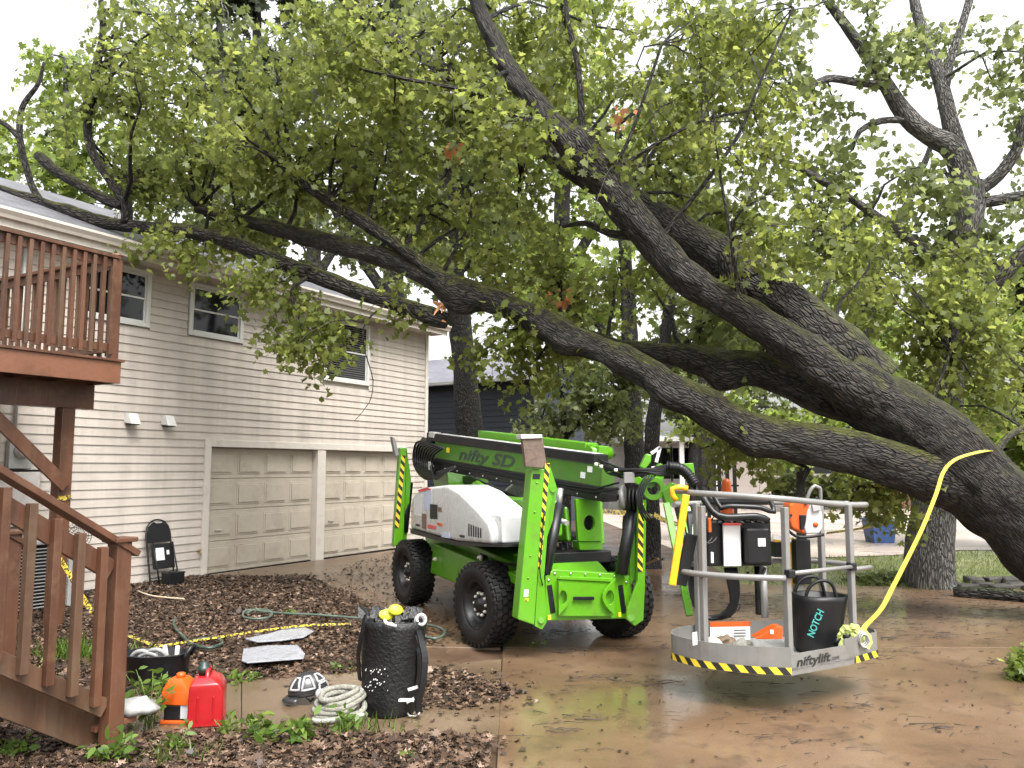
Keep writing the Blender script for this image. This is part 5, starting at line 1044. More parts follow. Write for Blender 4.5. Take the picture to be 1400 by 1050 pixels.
MB().prism([LD(x, y, 7.88) for x, y in ((875, 638), (884, 620), (891, 622), (890, 632), (882, 642))], vL(V((0, .1, 0)))).build('ram_end', M_green, lift, .01)
MB().bar(LD(890, 620, 7.9), LD(902, 612, 7.9), .03, .03).build('guard_stay', M_hood, lift); MB().bar(LD(902, 612, 7.9), LD(897, 632, 7.9), .03, .03).build('guard_stay', M_hood, lift)
MB().box(LD(860, 653, 7.75), (.02, .11, .10)).build('bracket', M_alu, lift, .004)
MB().prism([LD(x, y, 7.75) for x, y in ((935, 634), (948, 633), (952, 662), (946, 664), (943, 641), (936, 641))], vL(V((0, .12, 0)))).build('jib_guard', M_green, lift, .004)
MB().prism([LD(x, y, 7.8) for x, y in ((905, 672), (920, 660), (935, 668), (930, 690), (912, 692))], vL(V((0, .14, 0)))).build('jib_head', M_green, lift, .008)
for a, b_, Y0, Y1 in (((911, 688), (943, 842), 7.75, 7.35), ((938, 690), (962, 800), 7.65, 7.25), ((928, 685), (955, 830), 7.95, 7.5)):
    q = MB(); q.bar(LD(*a, Y0), LD(*b_, Y1), .06, .05, vL(V((0, 1, 0)))); q.build('jib_arm', M_green, lift, .006)
MB().tube([LD(925, 690, 7.7), LD(948, 780, 7.4)], .03, 10).build('jib_ram', M_blk2, lift)
for i in range(12):
    a = random.uniform(-6, 6); b_ = random.uniform(-5, 5)
    MB().tube([LD(818 + i, 628 + i * 1.6, 8.0), LD(845 + a, 642 + b_ + i, 7.85), LD(872 + a, 646 + b_, 7.75), (LD(905, 637 + i * 1.2, 7.7)), LD(930 + a * .4, 636 + i, 7.68), LD(948 + a * .3, 652 + i * 1.2, 7.62), LD(952 + i * .6, 680, 7.55)], .011, 6, fine=.06).build('hydraulic_hose', M_black, lift)
for i in range(4): MB().tube([LD(884 + 4 * i, 650, 7.72), LD(874 + 3 * i, 665, 7.7), LD(872 + 2 * i, 690, 7.68), LD(880 + 4 * i, 712, 7.7)], .008, 6, fine=.05).build('hydraulic_hose', M_black, lift)
cs = [LD(912, 638, 7.62), LD(930, 640, 7.6), LD(942, 650, 7.58), LD(950, 662, 7.55)]
q = MB(); q.tube(cs, .045, 12, fine=.03)
for i in range(0, len(q.v), 24): q.v[i:i + 12] = [tuple(V(v) * 1.0) for v in q.v[i:i + 12]]
q.build('hose_sleeve', M_black, lift)
for i in range(14): 
    t = i / 13 * 2.999; k = int(t); p = cs[k].lerp(cs[k + 1], t - k); d = (cs[k + 1] - cs[k]).normalized(); MB().lathe([(.045, -.008), (.056, 0), (.045, .008)], 12, Matrix.Translation(p) @ d.to_track_quat('Z', 'Y').to_matrix().to_4x4()).build('sleeve_ring', M_black, lift)
for x, y in ((815, 637), (822, 640), (842, 645), (893, 642)): MB().lathe([(.018, 0), (.018, .03)], 8, Matrix.Translation(LD(x, y, 7.8))).build('hose_fitting', M_bolt, lift)
# ---- basket
BZ = .30
plan = [(1.22, 6.45), (1.27, 6.30), (1.38, 6.16), (1.55, 6.05), (1.75, 5.97), (1.965, 5.93), (2.46, 6.22), (2.82, 6.50), (2.80, 6.78), (2.48, 7.03), (2.05, 6.98), (1.64, 6.88), (1.32, 6.68)]
def smooth_plan(P, n):
    out = []; k = len(P)
    for i in range(k):
        a, b_, c, d = [V((*P[(i + j) % k], 0)) for j in (-1, 0, 1, 2)]
        if i == 5: a = b_ * 2 - c          # the corner at the gate and the straight gate side stay sharp
        if i == 4: d = c * 2 - b_
        m_ = 1 if i in (5, 6) else n
        for j in range(m_):
            t = j / m_; p = .5 * ((2 * b_) + (c - a) * t + (2 * a - 5 * b_ + 4 * c - d) * t * t + (3 * b_ - a - 3 * c + d) * t ** 3); out.append((p.x, p.y))
    return out
plan = smooth_plan(plan, 3)
def KL(x, y, z): return toL((x, y, z))
pc = V((2.02, 6.48, 0))
q = MB(); q.prism([KL(x, y, BZ + .03) for x, y in plan], (0, 0, .02)); bk = q.build('basket', mat('tread_plate', (.42, .42, .41), .4, metal=.4, bump=.8, bscale=90), lift)
q = MB(); q.prism([KL(pc.x + (x - pc.x) * .55, pc.y + (y - pc.y) * .55, BZ - .06) for x, y in plan], (0, 0, .085)); q.build('floor_frame', M_toe, bk, .01)
TH = .19
def toe(idx, name, m=M_toe, h=TH):
    q = MB(); pts = [plan[i % len(plan)] for i in idx]; k = len(pts); vs = []
    for x, y in pts:
        d = (V((x, y, 0)) - pc); d.normalize(); xi, yi = x - d.x * .012, y - d.y * .012
        vs += [KL(x, y, BZ), KL(x, y, BZ + h), KL(xi, yi, BZ + h), KL(xi, yi, BZ)]
    fs = []
    for i in range(k - 1):
        for j in range(4): j2 = (j + 1) % 4; fs.append((4 * i + j, 4 * i + j2, 4 * i + 4 + j2, 4 * i + 4 + j))
    fs += [(0, 1, 2, 3), (4 * k - 1, 4 * k - 2, 4 * k - 3, 4 * k - 4)]
    q.add(vs, fs); return q.build(name, m, bk)
toe(list(range(0, 16)), 'toe_board'); t2 = toe([15, 16], 'toe_board', M_toe, .145); toe(list(range(16, 24)), 'toe_board'); toe(list(range(23, len(plan) + 1)), 'toe_board')
def outp(i, e=.004): x, y = plan[i]; d = V((x, y, 0)) - pc; d.normalize(); return V((x, y, 0)) + d * e
q = MB(); cp = [outp(i) for i in range(16)]; cl = [0]
for i in range(15): cl.append(cl[-1] + (cp[i + 1] - cp[i]).length)
def along(t):
    for i in range(15):
        if t <= cl[i + 1] + 1e-6: return cp[i].lerp(cp[i + 1], (t - cl[i]) / (cl[i + 1] - cl[i]))
    return cp[15]
ns_ = 17; stp = cl[-1] / ns_
for i in range(-1, ns_ + 1):
    for u in range(4):
        qd = []
        for t, h_ in ((i + u / 4, 0), (i + (u + 1) / 4, 0), (i + (u + 1) / 4 - .75, 1), (i + u / 4 - .75, 1)):
            p = along(min(max(t * stp, 0), cl[-1])); qd.append(KL(p.x, p.y, BZ + .004 + .05 * h_))
        if (qd[0] - qd[1]).length + (qd[2] - qd[3]).length > 1e-5: q.add(qd, [(0, 1, 2, 3)], i % 2)
q.build('hazard_strip', [M_hblk, M_yel2], bk)
q = MB(); a = V((2.56, 6.29, 0)) + V((.006, -.009, 0)); b_ = outp(17, .006); hazard(q, KL(a.x, a.y, BZ + .004), KL(b_.x, b_.y, BZ + .004), V((0, 0, .05)), 5, 0, 1, -.8); q.build('hazard_strip', [M_hblk, M_yel2], bk)
ta = V((plan[15][0], plan[15][1], 0)); tb_ = V((plan[16][0], plan[16][1], 0)); td = (tb_ - ta).normalized(); tn = V((td.y, -td.x, 0))
lettering('lettering', 'niftylift', .085, frame(toL(ta + td * .05 + tn * .004 + UP * (BZ + .058)), vL(td), UP), M_hblk, t2, width=.36, shear=.2, bold=.0022); lettering('lettering', '.com', .05, frame(toL(ta + td * .415 + tn * .004 + UP * (BZ + .058)), vL(td), UP), M_hblk, t2, width=.085)
TOPZ = 1.47; MIDZ = .97
def bpost(x, y, z1=TOPZ): return MB().bar(KL(x, y, BZ + .06), KL(x, y, z1), .045, .045, vL(td)).build('post', M_alu, bk, .006)
posts = [(1.42, 6.20), (1.97, 5.985), (2.60, 6.40), (2.56, 6.88), (1.50, 6.74)]
for p in posts: bpost(*p)
toprail = [(1.30, 6.72), (1.26, 6.45), (1.32, 6.26), (1.42, 6.165), (1.97, 5.975), (2.60, 6.40), (2.74, 6.56)]
def railz(pts, z, r=.022, closed=False, name='guard_rail', fine=0): return MB().tube([KL(x, y, z) for x, y in pts], r, 12, fine=fine, closed=closed).build(name, M_alu, bk)
tp_ = [PD(924, 671, 6.5), PD(950, 674, 6.25), PD(1000, 677, 6.08), PD(1069, 682, 6.0), PD(1110, 686, 6.18), PD(1154, 690, 6.42), PD(1184, 690, 6.62)]
MB().tube([toL(p) for p in tp_], .023, 12, fine=.06).build('guard_rail', M_alu, bk)
railz([(1.27, 6.5), (1.36, 6.72), (1.66, 6.9), (2.06, 7.0), (2.50, 7.04), (2.76, 6.78)], TOPZ - .01, fine=.06); railz([(1.24, 6.45), (1.30, 6.30), (1.40, 6.17), (1.56, 6.06), (1.75, 5.98), (1.95, 5.95)], MIDZ + .0, fine=.06); railz([(1.27, 6.5), (1.36, 6.72), (1.66, 6.9), (2.06, 7.0), (2.50, 7.04), (2.76, 6.78)], MIDZ, fine=.06)
railz([(1.985, 5.96), (2.62, 6.385)], MIDZ + .03, .016, name='sliding_bar'); railz([(2.56, 6.40), (2.84, 6.60)], MIDZ, .018)
for x, y in ((1.985, 5.96), (2.60, 6.385)): MB().box(KL(x, y, MIDZ + .03), (.06, .06, .06)).build('clamp', M_blk2, bk, .01)
MB().bar(LD(938, 676, 6.25), LD(919, 800, 6.25), .055, .03, vL(V((0, 1, 0)))).build('yellow_bar', M_yel, bk, .006); q = MB(); q.tube([LD(925, 684, 6.3), LD(920, 678, 6.3), LD(919, 668, 6.3), LD(928, 666, 6.3), LD(940, 668, 6.3)], .022, 10, fine=.03); q.build('yellow_hook', M_yel, bk)
MB().bar(LD(946, 730, 6.32), LD(930, 800, 6.32), .09, .04, vL(V((0, 1, 0)))).build('rubber_flap', M_black, bk, .006)
MB().box(LD(950, 873, 6.105) , (.004, .05, .09), Matrix.Rotation(.3, 3, 'Z')).build('decal', M_wht, bk)
# basket console: control box, handle frame, manual holder, support
KZ = lambda x, y, Y: LD(x, y, Y)
Rk = Matrix((vL(V((1, .12, 0)).normalized()), vL(V((-.12, 1, 0)).normalized()), UP)).transposed()
def kb(name, x0, y0, x1, y1, Y, dep, m, bevel=.01, parent=bk):
    a = PD(x0, y0, Y); b_ = PD(x1, y1, Y); c = (a + b_) / 2; c.y += dep / 2; return MB().box(toL(c), (abs(b_.x - a.x), dep, abs(a.z - b_.z)), Rk).build(name, m, parent, bevel)
con = kb('control_box', 962, 712, 1056, 774, 6.62, .22, M_black, .015); kb('control_pod', 1018, 722, 1054, 772, 6.52, .1, M_black, .018, bk); mh = kb('manual_holder', 988, 716, 1014, 774, 6.56, .02, M_wht, .003, bk)
kb('red_band', 988, 715, 1014, 718.5, 6.55, .01, MATS['decal_red'], 0, bk); kb('decal', 1036, 736, 1047, 747, 6.515, .004, M_wht, 0, bk)
kb('control_panel', 965, 678, 1052, 690, 6.75, .3, M_blk2, .02); 
MB().tube([LD(960, 678, 6.55), LD(975, 700, 6.5), (LD(992, 707, 6.48)), LD(1035, 706, 6.48), LD(1050, 712, 6.5)], .028, 10, fine=.04).build('hand_guard', M_blk2, bk)
MB().tube([LD(975, 676, 6.55), LD(986, 695, 6.5), LD(995, 692, 6.49), LD(1040, 694, 6.49), LD(1058, 700, 6.5), LD(1050, 676, 6.55)], .02, 10, fine=.04).build('hand_guard', M_blk2, bk)
for i in range(9): MB().tube([LD(972 + 9 * i, 712, 6.6), LD(976 + 8 * i, 706 + (i % 3) * 2, 6.55), LD(985 + 7 * i, 710 + (i % 2) * 3, 6.57), LD(992 + 7 * i, 714, 6.62)], .007, 5, fine=.04).build('cable', M_blk2 if i % 2 else M_black, bk)
for i in range(0): q = MB(); q.lathe([(.012, 0), (.012, .03), (.02, .035), (.018, .06), (0, .065)], 10, Matrix.Translation(LD(975 + i * 15, 677, 6.85))); q.build('joystick', M_black, bk)
MB().tube([LD(1043, 774, 6.65), LD(1046, 845, 6.6)], .028, 10).build('console_post', M_alu, bk); MB().tube([LD(1036, 774, 6.75), LD(1038, 840, 6.75)], .03, 10).build('console_post', M_blk2, bk)
for i in range(7): MB().tube([LD(992 + i * 2.2, 776, 6.7), LD(997 + i * 2, 800, 6.7), LD(1000 + i * 1.2, 825, 6.72), LD(985 + i * 2, 842, 6.75), LD(968 - i, 844, 6.78), LD(958 - 2 * i, 815, 6.85), LD(948 - i, 760, 7.0), LD(940 + i, 700, 7.3)], .016, 7, fine=.06).build('cable', M_black, bk)
MB().tube([LD(1004, 822, 6.68), LD(1012, 828, 6.66), LD(1008, 836, 6.67)], .004, 5, fine=.02).build('cable', M_black, bk); MB().tube([LD(1022, 782, 6.6), LD(1028, 792, 6.58), LD(1040, 790, 6.58), LD(1046, 776, 6.6)], .012, 6, fine=.03).build('cable', M_black, bk)
for x in (960, 966): MB().tube([LD(x, 706, 6.5), LD(x - 3, 740, 6.48), LD(x + 8, 742, 6.48), LD(x + 14, 734, 6.5)], .010, 6, fine=.03).build('cable', M_black, bk)
kb('clip', 958, 714, 966, 732, 6.47, .03, M_alu, .01); kb('clip', 968, 708, 973, 728, 6.5, .03, M_orange, .006); kb('clip', 972, 755, 976, 770, 6.5, .02, M_wht, .004)
pb_ = MB(); pb_.bar(LD(1082, 735, 6.9), LD(1083, 800, 6.9), .02, .03); pb_.bar(LD(1058, 739, 6.9), LD(1084, 739, 6.9), .02, .02); pb_.build('yellow_bar', M_yel, bk)
kb('side_pocket', 1086, 738, 1110, 799, 6.82, .1, M_black, .008); kb('pocket_leg', 1087, 799, 1100, 815, 6.85, .06, M_alu, .003); kb('side_pocket', 1058, 741, 1080, 762, 6.95, .08, M_black, .006)
# ================================================================== things in the basket
FZ = BZ + .052
def wb(name, x0, y0, x1, y1, Y, dep, m, parent, bevel=.005, rot=0):
    a = PD(x0, y0, Y); b_ = PD(x1, y1, Y); c = (a + b_) / 2; c.y += dep / 2
    return MB().box(c, (abs(b_.x - a.x), dep, abs(a.z - b_.z)), Matrix.Rotation(rot, 3, 'Z')).build(name, m, parent, bevel)
# chainsaw hung on the back rail
cz = PD(1095, 735, 6.7); cs_ = thing('chainsaw', 'orange and white chainsaw perched upright on the black pocket in the basket', 'chainsaw', tuple(cz))
MB().prism([PD(x, y, 6.66) for x, y in ((1079, 690), (1084, 685), (1104, 685), (1110, 700), (1108, 726), (1100, 731), (1082, 722), (1078, 708))], (0, .16, 0)).build('engine_housing', M_orange, cs_, .018, 3)
MB().prism([PD(x, y, 6.645) for x, y in ((1104, 700), (1109, 688), (1120, 687), (1125, 705), (1125, 722), (1120, 730), (1102, 730), (1100, 722))], (0, .13, 0)).build('starter_cover', M_hood, cs_, .014, 3)
MB().lathe([(.022, 0), (.021, .006), (0, .007)], 18, Matrix.Translation(PD(1115, 717, 6.644)) @ Matrix.Rotation(math.pi / 2, 4, 'X')).build('starter_button', M_orange, cs_)
MB().tube([PD(1101, 690, 6.66), PD(1107, 672, 6.64), PD(1114, 664, 6.64), PD(1121, 667, 6.66), PD(1122, 690, 6.68)], .014, 10, fine=.03).build('top_handle', M_alu, cs_); MB().tube([PD(1112, 690, 6.64), PD(1116, 680, 6.64), PD(1122, 690, 6.64)], .012, 8).build('trigger', M_black, cs_)
MB().tube([PD(1082, 704, 6.6), PD(1076, 710, 6.58), PD(1076, 722, 6.58), PD(1088, 733, 6.6), PD(1106, 734, 6.6), PD(1126, 731, 6.62)], .012, 8, fine=.03).build('front_handle', M_black, cs_)
MB().prism([PD(x, y, 6.64) for x, y in ((1094, 704), (1102, 704), (1102, 712), (1099, 724), (1095, 724))], (0, .03, 0)).build('carburettor_cover', M_black, cs_, .004); MB().prism([PD(x, y, 6.62) for x, y in ((1110, 690), (1121, 688), (1123, 698), (1112, 700))], (0, .03, 0)).build('hand_shield', M_grey, cs_, .006)
MB().prism([PD(x, y, 6.72) for x, y in ((1057, 730), (1082, 736), (1082, 741), (1057, 737))], (0, .012, 0)).build('guide_bar', M_zinc, cs_)
# black tool bag with print
gc = KL; bagp = V((2.33, 6.47, FZ)); bg_ = thing('tool_bag', 'black open tool bag with teal lettering standing in the basket', 'bag', tuple(bagp))
bz1 = PD(1120, 812, 6.45).z
q = MB(); K = 24
rings = [(.14, FZ), (.165, FZ + .05), (.19, FZ + .2), (.205, bz1 - .04), (.21, bz1)]
q.lathe([(0, FZ)] + rings + [(.195, bz1 - .005), (.18, bz1 - .12), (0, bz1 - .2)], K, Matrix.Translation((bagp.x, bagp.y, 0)) @ Matrix.Diagonal((1.02, .8, 1, 1)))
q.v = [tuple(V(v) + V((1, 1, 0)) * .035 * noise.noise(V(v) * 6) * (v[2] - FZ) * 3 + V((.10 * (v[2] - FZ), 0, -.05 * max(0, v[0] - bagp.x) * (v[2] > FZ + .2)))) for v in q.v]; bgo = q.build('bag_body', M_black, bg_)
for yy in (-.12, .12):
    MB().tube([bagp + V((-.11, yy, bz1 - FZ - .06)), bagp + V((-.08, yy, bz1 - FZ + .05)), bagp + V((0, yy, bz1 - FZ + .11)), bagp + V((.1, yy, bz1 - FZ + .09)), bagp + V((.14, yy, bz1 - FZ - .06))], .013, 8, fine=.03).build('handle', M_black, bg_)
a = PD(1112, 872, 6.265); b_ = PD(1126, 838, 6.285); tx = (b_ - a).normalized(); Mt = frame(a - LOC[bg_], tx, V((-.9, .0, .5)))
lettering('lettering', 'NOTCH', .075, Mt, M_teal, bgo, width=.21, bold=.002)
# lime harness heap on the basket edge
hs_ = thing('safety_harness', 'lime webbing harness heaped over the basket edge', 'harness', tuple(PD(1160, 868, 6.45)))
g2 = np.random.default_rng(5)
def ribbon(pts, wd, th, m, name, parent, up=(0, 0, 1), fine=.03):
    q = MB(); P = [V(p) for p in pts]; t = MB(); t.tube(P, .01, 3, fine=fine, cap=False); k = len(t.v) // 3; C_ = [(V(t.v[3 * i]) + V(t.v[3 * i + 1]) + V(t.v[3 * i + 2])) / 3 for i in range(k)]
    vs = []; up = V(up)
    for i in range(k):
        d = (C_[min(k - 1, i + 1)] - C_[max(0, i - 1)]).normalized(); s_ = d.cross(up)
        if s_.length < .1: s_ = d.cross(V((1, .2, 0)))
        s_.normalize(); n_ = s_.cross(d)
        vs += [C_[i] - s_ * wd / 2 - n_ * th / 2, C_[i] + s_ * wd / 2 - n_ * th / 2, C_[i] + s_ * wd / 2 + n_ * th / 2, C_[i] - s_ * wd / 2 + n_ * th / 2]
    fs = [(4 * i + j, 4 * i + (j + 1) % 4, 4 * i + 4 + (j + 1) % 4, 4 * i + 4 + j) for i in range(k - 1) for j in range(4)] + [(3, 2, 1, 0), (4 * k - 4, 4 * k - 3, 4 * k - 2, 4 * k - 1)]
    q.add(vs, fs); return q.build(name, m, parent, smooth=False)
for i in range(8):
    x = 1132 + i * 5; pts = [PD(x + g2.normal() * 4, 876 + g2.normal() * 4, 6.4), PD(x + 8, 866 + g2.normal() * 5, 6.36), PD(x + 14 + g2.normal() * 5, 862 + g2.normal() * 4, 6.38), PD(x + 22, 872 + g2.normal() * 6, 6.37), PD(x + 20 + g2.normal() * 4, 886 + g2.normal() * 4, 6.36)]
    ribbon(pts, .045, .004, M_lime, 'webbing', hs_, (0, -.8, .4))
for i in range(3): MB().tube([PD(1178 + 6 * math.cos(t) + i * 2, 872 + 9 * math.sin(t) + i * 2, 6.34 - i * .01) for t in np.linspace(0, 6.28, 14)[:-1]], .006, 6, closed=True).build('buckle', M_zinc, hs_)
for x0, y0 in ((1136, 864), (1150, 858)): MB().tube([PD(x0, y0, 6.42), PD(x0 + 10, y0 + 6, 6.4), PD(x0 + 4, y0 + 16, 6.38)], .03, 8, fine=.03).build('padding', M_black, hs_)
# yellow strap from the basket up over the trunk
tp2 = [PD(1178, 866, 6.36), PD(1183, 856, 6.4), PD(1205, 832, 6.75), PD(1222, 800, 7.1), PD(1240, 765, 7.6), PD(1262, 720, 8.2), PD(1280, 675, 8.65), PD(1290, 645, 8.82), PD(1305, 629, 8.86), PD(1330, 620, 8.95), PD(1354, 616, 9.1), PD(1366, 620, 9.6), PD(1360, 640, 10.0)]
o = ribbon(tp2, .040, .005, M_strap, 'ratchet_strap', None, (-.5, -.6, .5), .05); tag(o, 'long yellow webbing strap running from the basket over the leaning trunk', 'strap')
# loose things on the basket floor
wg = thing('orange_wedge', 'orange plastic block lying on the basket floor by the middle post', 'block', tuple(PD(1055, 876, 6.3)))
MB().prism([PD(x, y, 6.2) for x, y in ((1033, 873), (1052, 862), (1062, 857), (1070, 857), (1070, 874), (1034, 874))], (0, .12, 0)).build('wedge_body', M_orange, wg, .006); wb('end_plate', 1075, 860, 1085, 882, 6.4, .03, M_orange, wg); wb('label_plate', 1053, 861, 1058, 867, 6.195, .004, M_wht, wg, 0)
sg_ = thing('warning_board', 'white instruction board with orange heading standing inside the basket', 'board', tuple(PD(998, 870, 6.7)))
wb('board', 970, 856, 1027, 876, 6.7, .008, M_wht, sg_, .001, .1); wb('heading', 970, 850, 1027, 857, 6.7, .008, M_orange, sg_, .001, .1)
for i in range(3): wb('print_line', 1003, 861 + i * 4, 1020, 862.4 + i * 4, 6.685, .002, M_hblk, sg_, 0, .1)
rg_ = [G(975, 880, FZ), G(992, 878, FZ), G(1008, 880, FZ)]
for i, (c, m_, lb) in enumerate(((PD(972, 868, 6.45), mat('glove_cream', (.45, .40, .32), .8, bump=.6), 'cream work glove crumpled on the basket floor'), (PD(992, 869, 6.5), mat('glove_brown', (.13, .09, .06), .8, bump=.6), 'brown work glove crumpled on the basket floor'), (PD(1016, 872, 6.4), M_rope, 'grey rag bunched up on the basket floor'))):
    q = MB(); q.lathe([(0, -.05)] + [(.075 * math.sin(t), -.05 * math.cos(t)) for t in np.linspace(.4, 2.8, 7)] + [(0, .05)], 14, Matrix.Translation((c.x, c.y, FZ + .055)) @ Matrix.Diagonal((1.2, .8, 1, 1)))
    q.v = [tuple(V(v) + V((.03, .03, .03)) * noise.noise(V(v) * 22 + V((i, 0, 0)))) for v in q.v]; q.v = [(x, y, max(z, FZ + .002)) for x, y, z in q.v]
    o = q.build('work_glove' if i < 2 else 'rag', m_, None, origin=(c.x, c.y, FZ)); tag(o, lb, 'glove' if i < 2 else 'rag')

# ================================================================== things on the ground
PZ0 = .028     # top of the path
# tall gear bag
gp = G(532, 972, PZ0); ga = thing('gear_bag', 'tall black rubber gear bag with shoulder straps standing on the path', 'bag', tuple(gp))
hh = PD(530, 845, gp.y).z
M_gb = mat('rubberised_canvas', (.0055, .006, .0065), .42, var=.4, scale=10, bump=1.0, bscale=45, dirt=(.013, .012, .011), dscale=6, spec=.4)
q = MB(); q.lathe([(0, PZ0), (.205, PZ0), (.215, PZ0 + .03), (.212, .25), (.215, .45), (.225, hh - .05), (.23, hh), (.215, hh), (.205, hh - .06), (.15, hh - .12), (0, hh - .12)], 30, Matrix.Translation((gp.x, gp.y, 0)))
q.v = [tuple(V(v) + V((v[0] - gp.x, v[1] - gp.y, 0)) * (.09 * noise.noise(V(v) * 5) + .05 * noise.noise(V(v) * 14)) + V((.035 * (v[2] / hh), 0, .015 * noise.noise(V(v) * 6) if v[2] > .1 else 0))) for v in q.v]; gb = q.build('bag_body', M_gb, ga)
for i in range(34):
    x, y = 498 + random.uniform(0, 34), 915 + random.uniform(0, 30); a = random.uniform(.9, 2.4)
    p = V((gp.x + .0, gp.y, 0)); X = PD(x, y, gp.y - .2); rr = .214; dx = X.x - gp.x - .012
    if abs(dx) > .19: continue
    yy = gp.y - math.sqrt(rr * rr - dx * dx) - .012; z = PD(x, y, yy).z; s_ = random.uniform(.002, .006)
    MB().lathe([(s_, -.012), (s_, .004), (0, .006)], 7, Matrix.Translation((X.x, yy, z)) @ Matrix.Rotation(math.pi / 2, 4, 'X')).build('white_speck', M_grey, gb)
MB().tube([PD(526, 848, gp.y - .24), PD(528, 852, gp.y - .27), PD(536, 854, gp.y - .26), PD(541, 856, gp.y - .24)], .012, 8, fine=.02).build('grab_loop', M_wht, gb)
for i in range(2): MB().tube([PD(574 + 6 * math.cos(t) + 2 * i, 849 + 7 * math.sin(t) - 2 * i, gp.y - .1 - .03 * i) for t in np.linspace(0, 6.28, 16)[:-1]], .011, 8, closed=True).build('rope_ring', M_hood, ga)
ribbon([PD(571, 860, gp.y - .12), PD(577, 880, gp.y - .2), PD(581, 905, gp.y - .24), PD(577, 940, gp.y - .25), PD(572, 962, gp.y - .2), PD(574, 976, gp.y - .16)], .05, .012, M_blk2, 'shoulder_strap', ga, (.6, -.7, 0)); ribbon([PD(566, 868, gp.y - .1), PD(573, 892, gp.y - .12), PD(572, 930, gp.y - .1), PD(562, 955, gp.y - .08), PD(556, 962, gp.y - .06)], .045, .012, M_blk2, 'shoulder_strap', ga, (.6, -.7, 0))
ribbon([PD(500, 840, gp.y - .1), PD(496, 860, gp.y - .14), PD(490, 895, gp.y - .12), PD(492, 930, gp.y - .08)], .04, .01, M_black, 'shoulder_strap', ga, (-.7, -.6, 0))
for a, b_ in (((558, 943), (571, 939)), ((543, 957), (566, 957)), ((556, 960), (566, 955))): MB().bar(PD(*a, gp.y - .19), PD(*b_, gp.y - .2), .012, .02).build('buckle', M_wht, ga)
for x0, x1, yy in ((569, 571, 868), (573, 575, 868)): MB().bar(PD(x0, yy, gp.y - .15), PD(x1 + 2, yy + 13, gp.y - .17), .008, .01).build('strap_clip', M_zinc, ga)
MB().tube([PD(557, 975, gp.y - .16), PD(560, 979, gp.y - .17), PD(568, 979, gp.y - .18), PD(574, 974, gp.y - .17)], .008, 6).build('strap_clip', M_zinc, ga)
for x, y, r_ in ((541, 834, .05), (528, 841, .05)):
    c = PD(x, y, gp.y - .05); o = MB().lathe([(0, -.02)] + [(r_ * math.sin(t), -.02 * math.cos(t)) for t in np.linspace(.3, 2.8, 8)] + [(0, .02)], 18, Matrix.Translation(c) @ Matrix.Rotation(1.2, 4, 'X') @ Matrix.Rotation(.4, 4, 'Y') @ Matrix.Diagonal((1.1, .8, 1, 1))).build('throw_weight', mat('fluo_yellow', (.50, .50, .025), .5), None, origin=tuple(c)); tag(o, 'fluorescent yellow throw weight standing proud of the tall gear bag' if x == 541 else 'fluorescent yellow throw weight half sunk into the tall gear bag', 'weight', 'throw weights in the gear bag')
for x, y, dx in ((497, 838, -8), (512, 838, 10), (556, 840, 18), (566, 838, 8), (520, 842, 6), (548, 843, -10)):
    a = PD(x, y + 8, gp.y); q = MB(); q.prism([PD(x - 8, y + 8, gp.y - .1), PD(x + 10, y + 8, gp.y - .06), PD(x + 8 + dx * .5, y - 6, gp.y), PD(x - 6 + dx * .3, y - 8 - abs(dx) * .2, gp.y - .04)], (.01, .02, 0)); q.build('flap', M_gb, ga, .006)
for k in range(5): MB().tube([PD(512 + k * 9, 850, gp.y), PD(515 + k * 9, 836 - (k % 2) * 3, gp.y + .03), PD(526 + k * 9, 838, gp.y - .02), PD(530 + k * 8, 850, gp.y)], .010, 7, fine=.02).build('rope_bight', M_rope if k % 2 else M_blk2, ga)
# rope coil
rc = G(464, 985, PZ0); q = MB(); pts = []
for t in np.linspace(0, 2 * math.pi * 5, 130):
    k = t / (2 * math.pi); r_ = .155 - .012 * math.sin(3 * t + k) - .01 * k; pts.append(V((rc.x + (r_ + .01) * math.cos(t) * 1.02 + .02 * math.sin(t * .37), rc.y + r_ * .86 * math.sin(t + .2) + .02, PZ0 + .022 + .028 * k + .055 * math.sin(t * .5 + 1) ** 2 * (k > .8))))
q.tube(pts, .020, 9, fine=0); q2 = []
rcoil = thing('rope_coil', 'grey climbing rope coiled on the path in front of the gear bag', 'rope', tuple(rc)); q.build('coil', M_rope, rcoil)
MB().tube([rc + V((-.17, -.03, .02)), rc + V((-.13, -.12, .03)), rc + V((0, -.17, .05)), rc + V((.12, -.14, .07)), rc + V((.17, -.05, .05))], .016, 8, fine=.03).build('coil_tail', mat('pale_rope', (.36, .36, .32), .8, var=.3, bump=.8, bscale=120), rcoil)
# helmet
hc = G(416, 966, PZ0) + V((0, .12, 0)); hm = thing('safety_helmet', 'black and grey climbing helmet lying on the path', 'helmet', tuple(hc)); Rh = Matrix.Rotation(.45, 3, 'Z') @ Matrix.Rotation(-.12, 3, 'Y')
def HP(u, v, r=1.0): p = V((-.15 * math.cos(u) * math.cos(v), -.118 * math.cos(u) * math.sin(v), .145 * math.sin(u))) * r; return hc + Rh @ p + V((0, 0, .075))
q = MB(); vs = []; nu, nv_ = 9, 28
for i in range(nu):
    u = math.pi / 2 * (1 - i / (nu - 1)) - .05 * (i == nu - 1)
    for j in range(nv_): vs.append(HP(u, 2 * math.pi * j / nv_, 1 + .012 * math.cos(6 * 2 * math.pi * j / nv_) * math.cos(u)))
q.add(vs, [(i * nv_ + j, i * nv_ + (j + 1) % nv_, (i + 1) * nv_ + (j + 1) % nv_, (i + 1) * nv_ + j) for i in range(nu - 1) for j in range(nv_)], 0, None, True)
